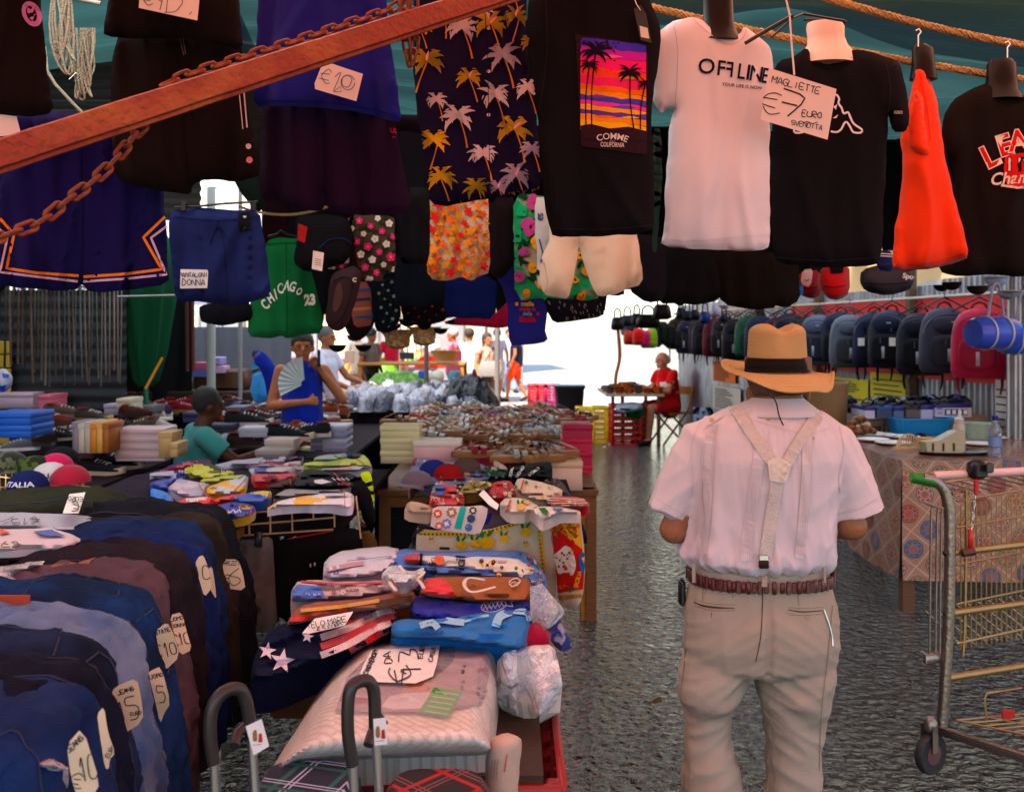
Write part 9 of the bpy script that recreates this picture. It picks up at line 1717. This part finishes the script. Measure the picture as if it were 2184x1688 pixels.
for (u,Y,rt,sk,tp,bt,hr,sl,lg,hl,lab,ps) in ((968,18.6,-80,'a8684c','d87080','6aa8b8','b0a8a8',.6,.45,0,'person in pink T-shirt with grey hair facing left in the far market',{**reach}),(1001,19.3,160,'9a6040','e4e4ec','1a1a22','3a2820',.6,.45,0,'person in white T-shirt and black shorts seen from behind in the sun',{}),(1038,18.0,40,'b07a5c','b89080','b09478','3a2620',.3,1.0,.14,'person in beige blouse and long beige trousers carrying a grey shoulder bag',{**WK,'elL':(.24,-.1,1.16),'wrL':(.08,-.26,1.14)}),(1101,23.5,-100,'a8684c','1c2030','d85020','2a1c18',.5,.48,0,'person in black top and orange shorts at the far end of the aisle',WK),(1060,24,170,'b08060','a8b8d0','c8c0b8','6a5a50',.6,.5,0,'person in pale blue shirt far behind the beige woman',WK),
(790,17.5,60,'8a5a40','5a5450','3a3a44','181414',.6,1.0,0,'person with dark hair and grey shirt by the vegetable stall',{}),(765,19,-40,'a06c50','6a6058','4a3a34','4a4038',.6,1.0,0,'person in brown grey shirt beyond the steel post',{}),(835,21,20,'b07860','a8283c','2a3450','2a2420',.6,1.0,0,'person in dark red shirt deep in the market',{}),(1085,27,20,'b08468','c8b8b0','8090a8','4a3c34',.6,1.0,0,'person in pale shirt farthest away in the sunlit street',WK),(920,25,-30,'a87858','c0c8d0','50607a','5a4a40',.6,1.0,0,'person in grey white shirt behind the wicker basket',{})):
 b,j,bv=person(lab,(P(u,0,Y).x,Y,0),rt,sk,tp,bt,hr,1.0 if u!=1038 else .95,ps,sl,lg,.02,hl,group=FG)
 if u==1038:q=P(1046,785,17.7);MB().loft([rrect(q,.2,.09,-.14,.05),rrect(q,.22,.1,.0,.05),rrect(q,.16,.06,.13,.04)]).build('handbag',fab('8a8480',.5),b);MB().tube([q+Vector((-.1,0,.12)),j['shL']+Vector((0,-.05,.06)),q+Vector((.1,0,.12))],.012,5).build('strap',fab('2a2424'),b)
T=thing('stall_table','wooden table with copper pots in front of the man in red','table',(1.75,15.2,0));MB().box((1.8,15.3,.74),(.84,1.6,.04)).build('tabletop',mat('pale_board',hexc('b8a898'),.6),T)
for x in (1.62,2.15):
 for y in (14.6,16):MB().box((x,y,.36),(.05,.05,.72)).build('leg',W1,T)
CU_=mat('copper',hexc('a8582c'),.3,.9,var=.2);r_=random.Random(3)
for i in range(16):
 x,y=1.44+(i%6)*.14,14.62+(i//6)*.42;r=r_.uniform(.05,.08);h=r_.uniform(.06,.13);m=CU_ if i%3 else mat('iron_pot',(.1,.09,.09),.4,.8)
 T=thing('pot','%s pot on the vendor table, %s from left in the %s row'%('copper' if i%3 else 'iron',ORD[i%6],ORD[i//6]),'pot',(x,y,.76),'pots for sale');MB().lathe([(r*.8,0),(r,.01),(r,h),(r*1.06,h+.004),(r*.94,h),(r*.9,.015),(.001,.012)],(x,y,.76),16).build('bowl',m,T);MB().tube([(x+r,y,.76+h*.8),(x+r+.1,y-.03,.76+h)],.006,5).build('handle',m,T)
YC,RC2,MC,BC=plas('ecd010',.45),plas('a8141c',.4),plas('8c2848',.5),plas('16161c',.4)
for (u,Y,z,w_,d_,h_,m,lab) in ((1248,15.0,0,.24,.36,.52,YC,'tall yellow plastic crate, left of the pair'),(1281,14.9,0,.24,.36,.54,YC,'tall yellow plastic crate, right of the pair'),(1338,14.5,0,.46,.4,.60,RC2,'red plastic crate in front of the pots table'),(1372,14.7,0,.24,.36,.58,RC2,'red plastic crate by the feet of the seated man')):crate('plastic_crate',lab,P(u,0,Y).x,Y+d_/2,z,w_,d_,h_,m,5,5,0,'plastic crates on the ground')
for i,(u,c_) in enumerate(((1137,'9a1c2c'),(1157,'a82434'),(1178,'8c2c58'))):
 for k in range(2):crate('plastic_crate','%s plastic crate, %s of its stack, %s from the left'%(('dark red','red','purple')[i],('bottom','top')[k],ORD[i]),P(u,0,18).x,18.2,k*.36,.19 if i<2 else .3,.4,.35,plas(c_,.4),4,3,0,'stacked crates left of the black bin')
MB().loft([rrect(P(1214,0,17.3)*Vector((1,1,0)),.2,.2,0),rrect(P(1214,0,17.3)*Vector((1,1,0)),.25,.24,.68),rrect(P(1214,0,17.3)*Vector((1,1,0)),.27,.26,.7),rrect(P(1214,0,17.3)*Vector((1,1,0)),.27,.26,.74)]).solo('dark_bin',BC,'black plastic bin between the purple and yellow crates','bin')
lay([(1312,862),(1340,856),(1368,858),(1372,868),(1340,874),(1314,872)],.62,plas('5a7888',.5),'tray','grey blue tray on the red crate','tray',th=.03,dep=.03,step=6,edge=4)
Cloth([(1330,868),(1372,864),(1374,880),(1366,894),(1334,892)],14.3,th=.05,fold=.02,step=5).make('cloth_rag',fab('245a3c'),'dark green cloth hanging over the red crate','rag')
c=Cloth([(1478,868),(1520,868),(1526,905),(1480,935)],13.6,th=.02,fold=0,sm=0,wob=0);o=c.make('carton',plas('b8c4d8',.6),'white carton with blue triangle pattern beside the chair','box');D=c.decal();bm_=plas('2450a0',.5)
for k in range(9):a,b_=1484+(k%3)*12,876+(k//3)*15;D.patch([(a,b_),(a+9,b_),(a+4,b_+10)],bm_)
D.build('pattern',o)
tag(MB().tube(smoothline([tuple(P(1318,700,16.5)),tuple(P(1322,760,16.5)),tuple(P(1314,800,16.3)),tuple(P(1312,838,16.2))],5),.03,7).solo('carved_stick',wood('8a5020'),'curved wooden stick standing behind the pots','stick'))
def stall(x,y,w_,col,prod,lab,i):
 T=thing('market_stall',lab,'market stall',(x,y,0),'far market stalls')
 for sx in (-1,1):
  for sy in (0,1):MB().tube([(x+sx*w_/2,y+sy*1.4,0),(x+sx*w_/2,y+sy*1.4,2.2+.3*sy)],.025,6).build('post',STEEL,T)
 MB().grid(12,6, lambda a,b:Vector((x+(a-.5)*w_*1.15,y-.4+b*2,2.15+.35*b-.06*math.sin(a*9.4)**2))).build('awning',tarpmat('awning_'+col,hexc(col),.4),T)
 MB().box((x,y+.5,.8),(w_,1.0,.06)).build('counter',W2,T);MB().grid(12,2, lambda a,b:Vector((x+(a-.5)*w_,y-.02+.02*math.sin(a*30),.78*(1-b)+.05))).build('skirt',fab('8a8a90'),T)
 for k,c_ in enumerate(prod):heap('produce','%s heap of goods on the %s'%(('left','middle','right','fourth')[k],lab[:40].rsplit(' ',1)[0]),'goods',x+(k-(len(prod)-1)/2)*w_/len(prod),y+.5,.83,w_/len(prod)*.85,.8,.2,plas(c_,.5,bump=1,bs=12),0,i*9+k,'goods on the far stalls',nu=10,nv=8,amp=.08)
stall(-3.6,20.5,2.6,'b0602c',['c83820','d88a20','5a8a2c'],'far stall with rust orange awning and fruit',1);stall(-1.2,28,3,'c83030',['c8a020','b84020','d8c8a0'],'farthest stall with red awning in the sunlit street',2)
stall(-6,16.5,2.4,'a8b0c8',['7a3828','a8a050','4a6a8a'],'stall with pale blue awning behind the woman in blue',3);stall(-4,26,3,'d0c0a8',['c84a28','d8a848','6a9a40'],'stall with cream awning deep in the market',5)
for i,(x,y,c_,pr,lab) in enumerate(((-1.9,22.5,'c86a30',['d8a030','b83828','78a038'],'far stall with orange awning behind the pink shirted walker'),(-5.6,22,'b8b0c8',['a84830','d8c060','6080a0'],'far stall with lilac awning behind the vegetable stall'),(-2.8,31,'d0a060',['d87030','c8b050','a83030'],'farthest stall with sand coloured awning at left'),(-7.4,27,'9ab0a0',['b85838','98a850','c8c0a8'],'far stall with pale green awning at the left end'))):stall(x,y,2.6,c_,pr,lab,6+i)
for i,(u,v,w_,h_,c_) in enumerate(((745,760,20,26,'c8b8a0'),(688,790,26,20,'a8a0a4'),(868,758,30,14,'282838'),(900,798,14,14,'2858b0'))):p=P(u,v,13.5);MB().box(p,(w_*13.5/F,.1,h_*13.5/F),bev=.005).solo('price_board',plas(c_,.6),('cream board standing on the vegetable stall','grey board behind the woman in blue','small black scale on the far stall','bright blue tub on the far stall')[i],'board')
r_=random.Random(4)
for i,(u,v,h,lab) in enumerate(((1290,955,'d8d8e0','white paper scrap on the ground by the yellow crates'),(1400,962,'c8c0b8','pale scrap on the ground near the sandals of the man in red'),(1452,948,'e0dcd8','white scrap on the ground behind the folding chair'),(1330,1190,'6a5a48','dark leaf on the wet paving in the middle of the aisle'),(1395,1500,'5a4a3c','dark leaf on the wet paving left of the trousers'))):
 Y=F*CH/(v-HV);p=P(u,v,Y);w_=.03+.012*r_.random();MB().grid(4,3, lambda a,b:Vector((p.x+(a-.5)*w_*2+.3*w_*b,Y+(b-.5)*w_*1.6,.012+.012*math.sin(a*5+i)*b))).solo('litter_scrap',fab(h),lab,'litter')
